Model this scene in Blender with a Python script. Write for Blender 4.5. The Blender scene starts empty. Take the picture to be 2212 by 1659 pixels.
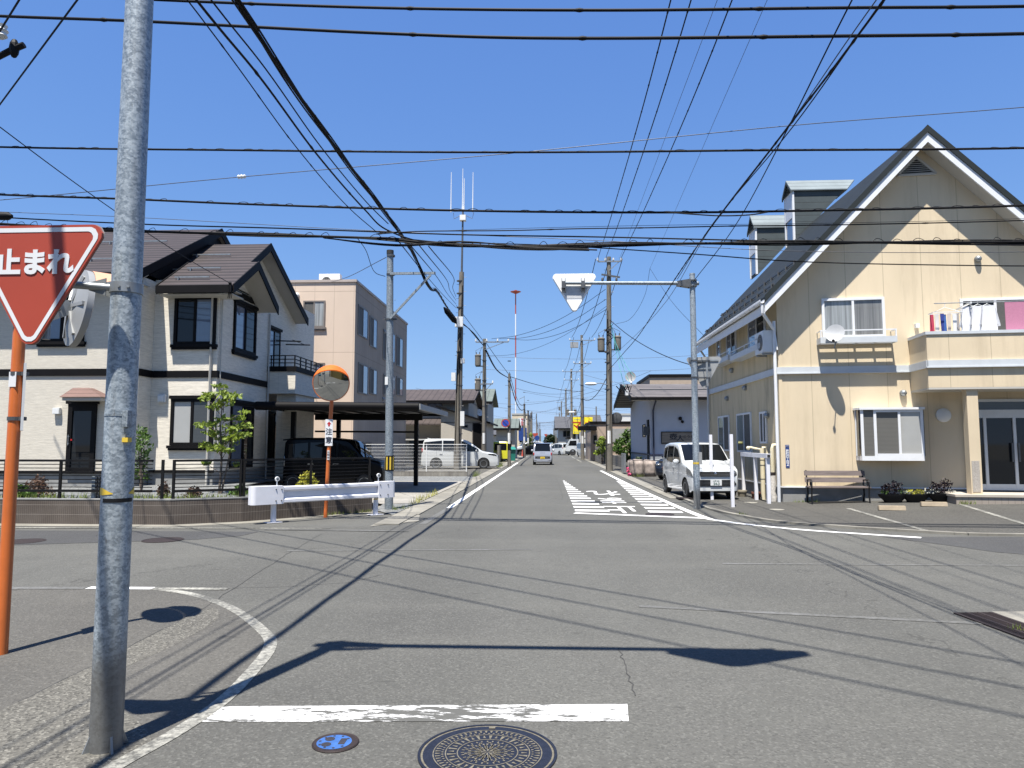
import bpy, bmesh, math, random
from mathutils import Vector as V, Matrix, noise
R = math.radians
PI = math.pi
rnd = random.Random(7)
sc = bpy.context.scene
COL = sc.collection
# ---------------------------------------------------------------- view maths (surveying the photo: pixel -> ray, frame 2212 x 1659)
FL = 2800 / 1.8228
EYE = 1.65
YAW = math.atan(76 / FL)
PIT = math.atan(127.5 / FL)
def ray(u, v):
    x = (u - 1106) / FL; y = (829.5 - v) / FL
    cp, sp, cy, sy = math.cos(PIT), math.sin(PIT), math.cos(YAW), math.sin(YAW)
    f = cp - y * sp; z = sp + y * cp
    return V((x * cy - f * sy, f * cy + x * sy, z))
def G(u, v, z=0.0):
    d = ray(u, v); t = (z - EYE) / d.z
    return V((d.x * t, d.y * t, z))
def P(u, v, y):
    d = ray(u, v); t = y / d.y
    return V((d.x * t, y, EYE + d.z * t))
def sideY(u, X):
    d = ray(u, 957); return X * d.y / d.x
class Fr:
    """a wall frame: a along the wall, b outwards, c up"""
    def __init__(s, o, ex, n):
        s.o = V(o); s.ex = V(ex).normalized(); s.n = V(n).normalized(); s.ez = V((0, 0, 1))
    def p(s, a, b, c): return s.o + s.ex * a + s.n * b + s.ez * c
    def hit(s, u, v, b=0.0):
        d = ray(u, v); o = V((0, 0, EYE))
        nn = s.ex.cross(s.ez)
        q = s.o + s.n * b
        t = (q - o).dot(nn) / d.dot(nn)
        w = o + d * t - q
        return w.dot(s.ex), w.z
W0 = Fr((0, 0, 0), (1, 0, 0), (0, -1, 0))
# ---------------------------------------------------------------- objects
ORG = {}
def tag(o, label=None, cat=None, group=None, kind=None):
    if label: o['label'] = label
    if cat: o['category'] = cat
    if group: o['group'] = group
    if kind: o['kind'] = kind
    return o
def thing(name, label, cat, loc=(0, 0, 0), group=None):
    o = bpy.data.objects.new(name, None); COL.objects.link(o)
    o.location = loc; o.empty_display_size = .2; ORG[o] = V(loc)
    return tag(o, label, cat, group)
def copy_tree(o, parent=None):
    c = o.copy(); COL.objects.link(c)
    if parent: c.parent = parent
    for ch in list(o.children): copy_tree(ch, c)
    return c
class MB:
    def __init__(s): s.v = []; s.f = []; s.m = []; s.mi = 0
    def add(s, vs, fs):
        k = len(s.v); s.v += [V(q) for q in vs]
        for f in fs: s.f.append([i + k for i in f]); s.m.append(s.mi)
        return s
    def quad(s, a, b, c, d): return s.add([a, b, c, d], [(0, 1, 2, 3)])
    def poly(s, pts): return s.add(pts, [tuple(range(len(pts)))])
    def box(s, x0, x1, y0, y1, z0, z1):
        return s.add([(x0, y0, z0), (x1, y0, z0), (x1, y1, z0), (x0, y1, z0), (x0, y0, z1), (x1, y0, z1), (x1, y1, z1), (x0, y1, z1)],
                     [(0, 3, 2, 1), (4, 5, 6, 7), (0, 1, 5, 4), (1, 2, 6, 5), (2, 3, 7, 6), (3, 0, 4, 7)])
    def fbox(s, F, a0, a1, b0, b1, c0, c1):
        p = F.p
        return s.add([p(a0, b0, c0), p(a1, b0, c0), p(a1, b1, c0), p(a0, b1, c0), p(a0, b0, c1), p(a1, b0, c1), p(a1, b1, c1), p(a0, b1, c1)],
                     [(0, 3, 2, 1), (4, 5, 6, 7), (0, 1, 5, 4), (1, 2, 6, 5), (2, 3, 7, 6), (3, 0, 4, 7)])
    def extr(s, pts, d):
        n = len(pts); d = V(d); pts = [V(q) for q in pts]
        return s.add(pts + [q + d for q in pts], [tuple(range(n))[::-1], tuple(range(n, 2 * n))] + [(i, (i + 1) % n, (i + 1) % n + n, i + n) for i in range(n)])
    def fprism(s, F, ac, b0, b1): return s.extr([F.p(a, b0, c) for a, c in ac], F.n * (b1 - b0))
    def tube(s, pts, r, n=8, cap=True):
        pts = [V(q) for q in pts]; rs = r if isinstance(r, (list, tuple)) else [r] * len(pts)
        k = len(s.v); prev = None; N = len(pts)
        for i, q in enumerate(pts):
            t = (pts[min(i + 1, N - 1)] - pts[max(i - 1, 0)])
            if t.length < 1e-9: t = V((0, 0, 1))
            t.normalize()
            if prev is None:
                up = V((0, 0, 1)) if abs(t.z) < .9 else V((1, 0, 0))
                a = t.cross(up).normalized()
            else: a = (prev - t * prev.dot(t)).normalized()
            prev = a; b = t.cross(a)
            for j in range(n):
                w = 2 * PI * j / n; s.v.append(q + (a * math.cos(w) + b * math.sin(w)) * rs[i])
        for i in range(N - 1):
            for j in range(n):
                s.f.append([k + i * n + j, k + i * n + (j + 1) % n, k + (i + 1) * n + (j + 1) % n, k + (i + 1) * n + j]); s.m.append(s.mi)
        if cap:
            s.f.append([k + j for j in range(n)][::-1]); s.m.append(s.mi)
            s.f.append([k + (N - 1) * n + j for j in range(n)]); s.m.append(s.mi)
        return s
    def bar(s, p0, p1, w, h):
        p0 = V(p0); p1 = V(p1); t = (p1 - p0).normalized()
        up = V((0, 0, 1)) if abs(t.z) < .95 else V((0, 1, 0))
        a = t.cross(up).normalized() * w / 2; b = a.cross(t).normalized() * h / 2
        return s.extr([p0 - a - b, p0 + a - b, p0 + a + b, p0 - a + b], p1 - p0)
    def lathe(s, o, ax, prof, n=24, closed=False):
        """prof: (radius, distance along axis)"""
        o = V(o); ax = V(ax).normalized(); up = V((0, 0, 1)) if abs(ax.z) < .9 else V((1, 0, 0))
        a = ax.cross(up).normalized(); b = ax.cross(a); k = len(s.v)
        for r, h in prof:
            for j in range(n):
                w = 2 * PI * j / n; s.v.append(o + ax * h + (a * math.cos(w) + b * math.sin(w)) * r)
        m = len(prof)
        for i in range(m if closed else m - 1):
            i2 = (i + 1) % m
            for j in range(n):
                s.f.append([k + i * n + j, k + i * n + (j + 1) % n, k + i2 * n + (j + 1) % n, k + i2 * n + j]); s.m.append(s.mi)
        if not closed:
            for i in (0, m - 1):
                if prof[i][0] > 1e-4: s.f.append([k + i * n + j for j in range(n)]); s.m.append(s.mi)
        return s
    def cyl(s, p0, p1, r, n=16): return s.tube([p0, p1], r, n)
    def ball(s, o, r, n=10, m=8):
        rx, ry, rz = r if isinstance(r, (tuple, list)) else (r, r, r); o = V(o); k = len(s.v)
        for i in range(m + 1):
            t = PI * i / m
            for j in range(n):
                w = 2 * PI * j / n; s.v.append(o + V((rx * math.sin(t) * math.cos(w), ry * math.sin(t) * math.sin(w), rz * math.cos(t))))
        for i in range(m):
            for j in range(n):
                s.f.append([k + i * n + j, k + i * n + (j + 1) % n, k + (i + 1) * n + (j + 1) % n, k + (i + 1) * n + j]); s.m.append(s.mi)
        return s
    def leaf(s, c, r, up=.3):
        d = V((rnd.uniform(-1, 1), rnd.uniform(-1, 1), rnd.uniform(-1, 1) + up)).normalized()
        a = d.orthogonal().normalized(); a.rotate(Matrix.Rotation(rnd.uniform(0, 6.3), 3, d)); b = d.cross(a)
        c = V(c); l = r * rnd.uniform(.7, 1.3)
        return s.add([c - a * l, c - b * l * .5 + d * l * .15, c + a * l, c + b * l * .5 + d * l * .15], [(0, 1, 2, 3)])
    def build(s, name, mat, parent=None, smooth=None, recalc=True, bevel=0):
        off = ORG.get(parent, V((0, 0, 0))) if parent else V((0, 0, 0))
        me = bpy.data.meshes.new(name)
        me.from_pydata([q - off for q in s.v], [], s.f)
        for m in (mat if isinstance(mat, (list, tuple)) else [mat]): me.materials.append(m)
        me.polygons.foreach_set('material_index', s.m)
        if recalc or bevel:
            bm = bmesh.new(); bm.from_mesh(me)
            bmesh.ops.remove_doubles(bm, verts=bm.verts, dist=1e-5)
            bmesh.ops.recalc_face_normals(bm, faces=bm.faces)
            if bevel: bmesh.ops.bevel(bm, geom=[e for e in bm.edges if e.is_manifold and e.calc_face_angle(0) > .6], offset=bevel, segments=2, affect='EDGES', clamp_overlap=True)
            bm.to_mesh(me); bm.free()
        if smooth is not None:
            me.shade_smooth()
            if smooth: me.set_sharp_from_angle(angle=R(smooth))
        me.update()
        o = bpy.data.objects.new(name, me); COL.objects.link(o)
        if parent: o.parent = parent
        ORG[o] = off
        return o
def solo(mb, name, mat, label, cat, group=None, kind=None, **k):
    """a thing that is one mesh: put its origin at its base"""
    if kind is None:
        n = len(s := mb.v); c = sum(mb.v, V((0, 0, 0))) / n; c.z = min(q.z for q in mb.v)
    else: c = V((0, 0, 0))
    mb.v = [q - c for q in mb.v]
    o = mb.build(name, mat, None, **k); o.location = c; ORG[o] = c
    return tag(o, label, cat, group, kind)
# ---------------------------------------------------------------- writing
def text(mb, s, F, a, b, c, size, sx=1.0, flip=False, up=None, thick=.002, bold=.0, align='CENTER'):
    """lay the outlines of a word into mb; F.ex is the reading direction"""
    cu = bpy.data.curves.new('t', 'FONT'); cu.body = s; cu.size = size; cu.extrude = thick; cu.offset = bold
    cu.align_x = align; cu.align_y = 'CENTER'; cu.resolution_u = 3
    o = bpy.data.objects.new('t', cu); COL.objects.link(o)
    dg = bpy.context.evaluated_depsgraph_get(); dg.update()
    me = bpy.data.meshes.new_from_object(o.evaluated_get(dg))
    U = up or F.ez; base = F.p(a, b, c); k = len(mb.v)
    for q in me.vertices: mb.v.append(base + F.ex * q.co.x * sx + U * q.co.y + F.n * q.co.z)
    for f in me.polygons: mb.f.append([i + k for i in f.vertices]); mb.m.append(mb.mi)
    bpy.data.objects.remove(o); bpy.data.curves.remove(cu); bpy.data.meshes.remove(me)
    return mb
# ---------------------------------------------------------------- materials
KAL = .80
class NT:
    def __init__(s, name):
        s.m = bpy.data.materials.new(name); s.m.use_nodes = True; s.t = s.m.node_tree; s.n = s.t.nodes
        s.b = s.n['Principled BSDF']; s.tc = s.n.new('ShaderNodeTexCoord'); s.bumps = []
    def lk(s, a, b): s.t.links.new(a, b)
    def setin(s, sock, val):
        if hasattr(val, 'is_linked') or hasattr(val, 'links'): s.lk(val, sock)
        else: sock.default_value = val
    def coord(s, scale=(1, 1, 1), obj=True):
        m = s.n.new('ShaderNodeMapping'); m.inputs['Scale'].default_value = scale
        s.lk(s.tc.outputs['Object'], m.inputs['Vector']); return m.outputs[0]
    def noise(s, scale=5, stretch=(1, 1, 1), detail=4, rough=.6, dist=0):
        t = s.n.new('ShaderNodeTexNoise'); t.inputs['Scale'].default_value = scale; t.inputs['Detail'].default_value = detail
        t.inputs['Roughness'].default_value = rough; t.inputs['Distortion'].default_value = dist
        s.lk(s.coord(stretch), t.inputs['Vector']); return t.outputs['Fac']
    def voro(s, scale=5, stretch=(1, 1, 1), feature='F1', out='Color'):
        t = s.n.new('ShaderNodeTexVoronoi'); t.feature = feature; t.inputs['Scale'].default_value = scale
        s.lk(s.coord(stretch), t.inputs['Vector']); return t.outputs[out]
    def math(s, op, a, b=0.0, c=None):
        m = s.n.new('ShaderNodeMath'); m.operation = op; s.setin(m.inputs[0], a); s.setin(m.inputs[1], b)
        if c is not None: s.setin(m.inputs[2], c)
        return m.outputs[0]
    def ramp(s, fac, lo, hi, a=0.0, b=1.0):
        m = s.n.new('ShaderNodeMapRange'); m.inputs[1].default_value = lo; m.inputs[2].default_value = hi
        m.inputs[3].default_value = a; m.inputs[4].default_value = b; s.setin(m.inputs[0], fac); return m.outputs[0]
    def mix(s, fac, a, b, mode='MIX'):
        m = s.n.new('ShaderNodeMix'); m.data_type = 'RGBA'; m.blend_type = mode
        s.setin(m.inputs[0], fac); s.setin(m.inputs[6], col4(a)); s.setin(m.inputs[7], col4(b)); return m.outputs[2]
    def axis(s, i):
        x = s.n.new('ShaderNodeSeparateXYZ'); s.lk(s.tc.outputs['Object'], x.inputs[0]); return x.outputs[i]
    def groove(s, i, period, width, phase=0.0):
        f = s.math('FRACT', s.math('ADD', s.math('DIVIDE', s.axis(i), period), phase + 50.0))
        return s.math('LESS_THAN', f, width / period)
    def bump(s, h, strength=.3, dist=.01):
        b = s.n.new('ShaderNodeBump'); b.inputs['Strength'].default_value = strength; b.inputs['Distance'].default_value = dist
        s.setin(b.inputs['Height'], h)
        if s.bumps: s.lk(s.bumps[-1], b.inputs['Normal'])
        s.bumps.append(b.outputs[0])
    def fin(s, col, rough=.6, metal=0.0, spec=.5, coat=0.0):
        s.setin(s.b.inputs['Base Color'], s.mix(1.0, col, (KAL, KAL, KAL), 'MULTIPLY') if not isinstance(col, tuple) else col4(mul(col, KAL))); s.setin(s.b.inputs['Roughness'], rough); s.setin(s.b.inputs['Metallic'], metal)
        s.b.inputs['Specular IOR Level'].default_value = spec; s.b.inputs['Coat Weight'].default_value = coat; s.b.inputs['Coat Roughness'].default_value = .03
        if s.bumps: s.lk(s.bumps[-1], s.b.inputs['Normal'])
        return s.m
def col4(c):
    if isinstance(c, (tuple, list)): return tuple(c) + ((1.0,) if len(c) == 3 else ())
    return c
def mul(c, k): return tuple(x * k for x in c[:3])
def basic(name, c, rough=.6, metal=0.0, var=.12, scale=3.0, bump=0.0, bscale=60, spec=.5, coat=0.0, stretch=(1, 1, 1)):
    n = NT(name); f = n.noise(scale, stretch)
    co = n.mix(n.ramp(f, .25, .75), mul(c, 1 - var), mul(c, 1 + var))
    if bump: n.bump(n.noise(bscale), bump, .004)
    return n.fin(co, rough, metal, spec, coat)
def leafmat(name, c, k=.35):
    n = NT(name); v = n.voro(9); s = n.n.new('ShaderNodeSeparateColor'); n.lk(v, s.inputs[0])
    co = n.mix(s.outputs[0], mul(c, 1 - k), mul((c[0] * 1.25, c[1] * 1.1, c[2]), 1 + k)); m = n.fin(co, .55, 0, .4)
    n.b.inputs['Transmission Weight'].default_value = 0
    tr = n.n.new('ShaderNodeBsdfTranslucent'); n.lk(co, tr.inputs[0]); mx = n.n.new('ShaderNodeMixShader'); mx.inputs[0].default_value = .3
    n.lk(n.b.outputs[0], mx.inputs[1]); n.lk(tr.outputs[0], mx.inputs[2]); n.lk(mx.outputs[0], n.n['Material Output'].inputs[0]); return m
M = {}
def asphalt(name, c, warm=0.0, patch=.18, crack=True, spk=.45):
    n = NT(name)
    big = n.noise(.35, (1, .45, 1), 5, .65); mid = n.noise(2.2, detail=5); fine = n.noise(95, detail=3, rough=.8); grit = n.voro(70, out='Color')
    co = n.mix(n.ramp(big, .3, .72), mul(c, 1 - patch), mul(c, 1 + patch))
    lane = n.noise(1.0, (.55, .05, 1), 3, .5); arcn = n.noise(.8, (.12, .8, 1), 4, .6)
    co = n.mix(n.ramp(lane, .42, .66, 0, .75), co, mul(c, .66)); co = n.mix(n.ramp(arcn, .46, .7, 0, .6), co, mul((c[0], c[1] * .99, c[2] * .97), 1.32))
    co = n.mix(n.ramp(mid, .35, .7, 0, .35), co, mul(c, .72))
    sep = n.n.new('ShaderNodeSeparateColor'); n.lk(grit, sep.inputs[0])
    co = n.mix(n.ramp(sep.outputs[0], .62, 1.0, 0, spk), co, mul(c, 2.0))
    co = n.mix(n.ramp(sep.outputs[1], .6, 1.0, 0, spk * 1.1), co, mul(c, .38))
    co = n.mix(n.ramp(fine, .35, .75, 0, .35), co, mul(c, 1.35))
    # small dark tar spots and a few hairline cracks
    spot = n.noise(3.1, (1, 2.2, 1), 2, .4)
    co = n.mix(n.ramp(spot, .70, .76, 0, .45), co, mul(c, .5))
    if crack:
        e = n.voro(.07, (1, .6, 1), 'DISTANCE_TO_EDGE', 'Distance')
        wob = n.math('ADD', e, n.math('MULTIPLY', n.math('SUBTRACT', n.noise(3, detail=8), .5), .05))
        co = n.mix(n.math('MULTIPLY', n.math('LESS_THAN', n.math('ABSOLUTE', wob), .0008), .5), co, mul(c, .35))
    n.bump(n.voro(70, out='Distance'), .5, .006); n.bump(fine, .35, .004)
    return n.fin(co, n.ramp(fine, .2, .8, .75, .95), 0, .35)
M['asphalt'] = asphalt('asphalt', (.094, .093, .084))
M['asphalt_dark'] = asphalt('asphalt_dark', (.060, .060, .060), crack=False)
M['asphalt_old'] = asphalt('asphalt_old', (.092, .088, .078), patch=.25)
M['asphalt_lot'] = asphalt('asphalt_lot', (.074, .071, .063), patch=.3, spk=.8)
def worn(name, c, under, lo, hi, s=9, st=(1, 1, 1)):
    n = NT(name); f = n.noise(s, st, 8, .75); g = n.noise(1.3, st, 2)
    k = n.ramp(n.math('ADD', n.math('MULTIPLY', f, .65), n.math('MULTIPLY', g, .35)), lo, hi)
    dirt = n.mix(n.ramp(n.noise(30, detail=3), .3, .8, 0, .25), c, mul(c, .75))
    co = n.mix(k, under, dirt); n.bump(n.noise(90), .4, .003)
    return n.fin(co, .75, 0, .4)
AS = (.094, .093, .084)
M['line_fresh'] = worn('line_fresh', (.78, .78, .76), AS, .30, .36, 14)
M['line_stop'] = worn('line_stop', (.78, .78, .77), AS, .45, .49, 12, (.4, 1.5, 1))
M['line_old'] = worn('line_old', (.42, .41, .36), AS, .43, .62, 20)
M['line_faint'] = worn('line_faint', (.17, .17, .165), AS, .44, .62, 14)
def concrete(name, c, crs=8, var=.22):
    n = NT(name); f = n.noise(1.1, detail=6); g = n.noise(crs, detail=6, rough=.75); v = n.voro(60)
    co = n.mix(n.ramp(f, .3, .7), mul(c, 1 - var), mul(c, 1 + var)); co = n.mix(n.ramp(g, .4, .75, 0, .5), co, mul(c, .6))
    n.bump(n.noise(55, detail=4), .5, .006); return n.fin(co, .9, 0, .3)
M['concrete'] = concrete('concrete', (.29, .275, .235))
M['gutter'] = concrete('gutter', (.24, .228, .196), 14, .3)
M['rough_concrete'] = asphalt('rough_concrete', (.112, .107, .092), crack=False, spk=1.0)
M['slab'] = concrete('slab', (.30, .285, .255))
M['foundation'] = concrete('foundation', (.30, .30, .29), 5, .12)
M['pole_concrete'] = concrete('pole_concrete', (.185, .17, .145), 5, .2)
def gravel():
    n = NT('gravel'); v = n.voro(22); s = n.n.new('ShaderNodeSeparateColor'); n.lk(v, s.inputs[0])
    co = n.mix(s.outputs[0], (.09, .095, .095), (.26, .265, .26)); n.bump(n.voro(22, out='Distance'), 1, .03); return n.fin(co, .9)
M['gravel'] = gravel()
def soil():
    n = NT('earth'); f = n.noise(.6, detail=6); co = n.mix(n.ramp(f, .35, .65), (.13, .115, .085), (.20, .19, .15)); n.bump(n.noise(20), .6, .03); return n.fin(co, .95)
M['earth'] = soil()
def galv(name='galvanised', dirt_z=None, k=1.0):
    n = NT(name); v = n.voro(105, (.8, .8, 1)); s = n.n.new('ShaderNodeSeparateColor'); n.lk(v, s.inputs[0])
    v2 = n.voro(46, (.8, .8, 1.1)); s2 = n.n.new('ShaderNodeSeparateColor'); n.lk(v2, s2.inputs[0])
    f = n.math('ADD', n.math('MULTIPLY', s.outputs[0], .55), n.math('MULTIPLY', s2.outputs[1], .45))
    co = n.mix(n.ramp(f, .2, .8), (.17 * k, .205 * k, .235 * k), (.37 * k, .42 * k, .455 * k))
    co = n.mix(n.ramp(n.noise(2.5, (1, 1, .3), 5), .45, .75, 0, .45), co, (.20, .23, .25))
    if dirt_z:
        co = n.mix(n.math('MULTIPLY', n.ramp(n.math('ADD', n.axis(2), n.math('MULTIPLY', n.noise(9), .25)), dirt_z + .25, dirt_z), .8), co, (.13, .12, .105))
    co = n.mix(n.ramp(n.noise(7, (2.2, 2.2, .12), 5, .7), .5, .78, 0, .5), co, (.19 * k, .19 * k, .185 * k)); co = n.mix(n.ramp(n.noise(15, (3, 3, .5), 3, .6), .68, .74, 0, .55), co, (.12, .105, .09))
    n.bump(f, .05, .002)
    return n.fin(co, n.ramp(f, 0, 1, .42, .6), .35, .5)
M['galv'] = galv(); M['galv_pole'] = galv('galvanised_pole', .52, 1.3)
M['steel'] = basic('steel_fitting', (.33, .35, .36), .45, .6, .2, 9)
M['steel_dark'] = basic('dark_steel', (.12, .125, .13), .5, .5, .2, 9)  # darker steel tone for clamps, bands and brackets
M['orange'] = basic('orange_paint', (.62, .155, .035), .38, 0, .12, 6, .05)
M['hood'] = leafmat('orange_plastic', (.80, .20, .03), .05)
M['red'] = basic('sign_red', (.41, .066, .038), .42, 0, .08, 2, .02)
M['sign_white'] = basic('sign_white', (.78, .79, .80), .35, 0, .04)
M['sign_back'] = basic('sign_back', (.92, .93, .93), .5, 0, .03)
M['sign_grey'] = basic('sign_grey', (.36, .365, .36), .55, .3, .1)
M['blue'] = basic('sign_blue', (.02, .055, .22), .35, 0, .08)
M['cover_blue'] = basic('cover_blue', (.04, .115, .33), .5, 0, .3, 18)
M['yellow'] = basic('yellow_paint', (.72, .50, .05), .5, 0, .15, 12)
M['black'] = basic('black_paint', (.010, .010, .011), .5, 0, .2, spec=.25)
M['black_metal'] = basic('black_aluminium', (.010, .0095, .0095), .5, 0, .2, 8, spec=.2)
M['rubber'] = basic('rubber', (.018, .018, .018), .75, 0, .2, 20)
M['wire'] = basic('cable_sheath', (.008, .008, .009), .6, 0, .3, 4, spec=.15)
M['wire_grey'] = basic('bare_wire', (.09, .095, .11), .5, .4, .2, 4)
M['wire_teal'] = basic('teal_cable', (.03, .26, .27), .5, 0, .2, 4)
M['white_paint'] = basic('white_rail_paint', (.80, .80, .84), .4, 0, .05, 6, .03)
M['white'] = basic('white_plastic', (.76, .77, .76), .45, 0, .06)
M['ivory'] = basic('ivory_pipe', (.74, .66, .46), .5, 0, .1)
M['iron'] = basic('cast_iron', (.045, .042, .05), .55, .3, .25, 30, .2)
M['iron_brown'] = basic('rusty_iron', (.032, .022, .021), .7, .3, .3, 20, .3)
M['sand'] = basic('sand_grime', (.13, .118, .088), .9, 0, .5, 40)
def glassmat(name, c, rough=.03, spec=.5, wav=.02, coat=.25):
    n = NT(name); f = n.noise(1.2, detail=1); n.bump(f, wav, .05)
    return n.fin(c, rough, 0, spec, coat)
M['glass'] = glassmat('window_glass', (.012, .015, .019), .03, .4, .02, 0)
M['glass_sky'] = glassmat('window_glass_sky', (.13, .16, .22), .03, .8, .02, .6)  # blue-grey base colour paints the sky's reflection into the pane
M['glass_car'] = glassmat('car_glass', (.007, .008, .009), .02, .4, 0, .0)
def slatted(name, c, per, w, ax=2, k=.6, gl=.8):
    n = NT(name); g = n.groove(ax, per, w); co = n.mix(g, c, mul(c, k)); co = n.mix(n.ramp(n.noise(2), .35, .7, 0, .3), co, mul(c, .7))
    return n.fin(co, .5, 0, .5, gl)
M['blind'] = slatted('slat_blind', (.16, .155, .14), .035, .012)
M['blind_light'] = slatted('pale_blind', (.42, .42, .40), .03, .008, 2, .8)
M['blind_dark'] = slatted('dark_blind', (.05, .055, .055), .04, .015)
def curtain(name, c):
    n = NT(name); w = n.noise(14, (1, 1, .03), 2); co = n.mix(n.ramp(w, .35, .65), mul(c, .55), c); return n.fin(co, .6, 0, .5, .9)
M['curtain'] = curtain('lace_curtain', (.34, .36, .36)); M['curtain_grey'] = curtain('grey_curtain', (.24, .24, .23)); M['curtain_teal'] = curtain('green_curtain', (.07, .11, .11))
M['screen'] = basic('insect_screen', (.085, .085, .08), .7, 0, .15, 20)
def mirror():
    n = NT('convex_mirror_glass'); return n.fin((.62, .64, .64), .015, 1.0)
M['mirror'] = mirror()
M['chrome'] = basic('chrome', (.6, .6, .62), .12, 1, .05)
def carpaint(name, c, metal=0.0):
    n = NT(name); f = n.noise(900, detail=1); co = n.mix(n.ramp(f, .3, .7), mul(c, .96), mul(c, 1.04))
    return n.fin(co, .32 if not metal else .36, metal, .5, 1.0)
M['car_white'] = carpaint('white_car_paint', (.60, .62, .62)); M['car_silver'] = carpaint('silver_car_paint', (.46, .48, .53), .45)
M['car_black'] = carpaint('black_car_paint', (.002, .002, .003)); M['car_black'].node_tree.nodes['Principled BSDF'].inputs['Coat Weight'].default_value = .08; M['car_black'].node_tree.nodes['Principled BSDF'].inputs['Specular IOR Level'].default_value = .15; M['car_yellow'] = carpaint('yellow_car_paint', (.62, .60, .03)); M['car_blue'] = carpaint('dark_blue_car_paint', (.004, .005, .010)); M['car_teal'] = carpaint('teal_car_paint', (.03, .2, .24))
M['lamp_clear'] = basic('headlight_lens', (.20, .215, .225), .08, .4, .4, 25, 0, coat=1)
M['lamp_red'] = basic('tail_lamp', (.42, .02, .02), .15, 0, .1, 5, coat=1)
M['plate_white'] = basic('white_plate', (.75, .76, .75), .4); M['plate_yellow'] = basic('yellow_plate', (.80, .55, .03), .4); M['ink_green'] = basic('green_ink', (.02, .09, .05), .5); M['ink'] = basic('black_ink', (.015, .017, .03), .5); M['ink_red'] = basic('red_ink', (.45, .01, .012), .5)
# ================================================================ GROUND
def struct(mb, name, mat, **k):
    o = solo(mb, name, mat, None, None, kind='structure', **k)
    me = o.data
    if len(me.polygons) and sum(f.normal.z * f.area for f in me.polygons) < 0: me.flip_normals()
    return o
def sheet(pts, z): return [V((p[0], p[1], z)) for p in pts]
def strip(mb, pts, w, z):
    pts = [V((p[0], p[1], 0)) for p in pts]; L = []; N = len(pts)
    for i, q in enumerate(pts):
        t = (pts[min(i + 1, N - 1)] - pts[max(i - 1, 0)]).normalized(); s = V((-t.y, t.x, 0)) * w / 2
        L.append((q + s, q - s))
    for i in range(N - 1):
        a, b = L[i]; c, d = L[i + 1]
        mb.quad(*[V((q.x, q.y, z)) for q in (a, b, d, c)])
    return mb
def smoothline(pts, n=6):
    out = []; pts = [V((p[0], p[1], 0)) for p in pts]
    for i in range(len(pts) - 1):
        p0 = pts[max(i - 1, 0)]; p1 = pts[i]; p2 = pts[i + 1]; p3 = pts[min(i + 2, len(pts) - 1)]
        for k in range(n):
            t = k / n; out.append(.5 * ((2 * p1) + (p2 - p0) * t + (2 * p0 - 5 * p1 + 4 * p2 - p3) * t * t + (3 * p1 - p0 - 3 * p2 + p3) * t ** 3))
    return out + [pts[-1]]
struct(MB().poly(sheet([(-1500, -600), (1500, -600), (1500, 6000), (-1500, 6000)], -.03)), 'ground', M['earth'])
rd = MB().poly(sheet([(-60, -40), (60, -40), (60, 11.0), (20, 12.9), (8.46, 13.26), (7.05, 13.6), (5.0, 15.0), (4.4, 16.3), (4.05, 18), (4.0, 21), (4.0, 700), (-3.5, 700), (-3.5, 13.9), (-60, 14.0)], 0))
struct(rd, 'road', M['asphalt'])
struct(MB().poly(sheet([G(-500, 1143), G(560, 1149), G(520, 1158), G(420, 1166), G(20, 1178), G(-500, 1178)], .004)), 'road_patch', M['asphalt_dark'])
struct(MB().poly(sheet([G(1905, 1160), G(2212, 1160), G(2212, 1198), G(2150, 1193), G(2060, 1180)], .004)), 'road_patch', M['asphalt_dark'])
# corner pavement on the near left
crv = smoothline([G(150, 1730), G(245, 1659), G(380, 1583), G(480, 1515), G(545, 1450), G(583, 1398), G(570, 1365), G(500, 1314), G(410, 1283), G(320, 1271)])
edge = [q for q in crv] + [V(G(-700, 1271)), V((-7, 2.0, 0)), V((-2.4, 1.5, 0))]
struct(MB().poly(sheet(edge, .0018)), 'pavement', M['asphalt_old'])
rough = smoothline([G(-300, 1720), G(-100, 1590), G(40, 1517), G(250, 1414), G(440, 1317), G(472, 1335), G(380, 1392), G(266, 1445), G(215, 1490), G(300, 1560), G(330, 1600)], 4)
struct(MB().poly(sheet(rough + [V((-2.2, 3.3, 0)), V((-2.6, 1.6, 0)), V((-4.5, 1.6, 0))], .003)), 'gutter', M['rough_concrete'])
struct(strip(MB(), crv, .105, .0042), 'edge_line', M['line_old'])
struct(strip(MB(), [G(190, 1271), G(330, 1272)], .12, .008), 'edge_line', M['line_fresh'])
struct(strip(MB(), [G(332, 1272), G(492, 1273)], .11, .0065), 'edge_line', M['line_old'])
struct(strip(MB(), [G(-400, 1271), G(185, 1271)], .12, .006), 'edge_line', M['line_faint'])
a, b, c, d = G(410, 1560), G(480, 1527), G(1355, 1522), G(1358, 1559)
struct(MB().poly(sheet([a, (d.x, d.y), (c.x, c.y), b], .0035)), 'stop_line', M['line_stop'])
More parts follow.
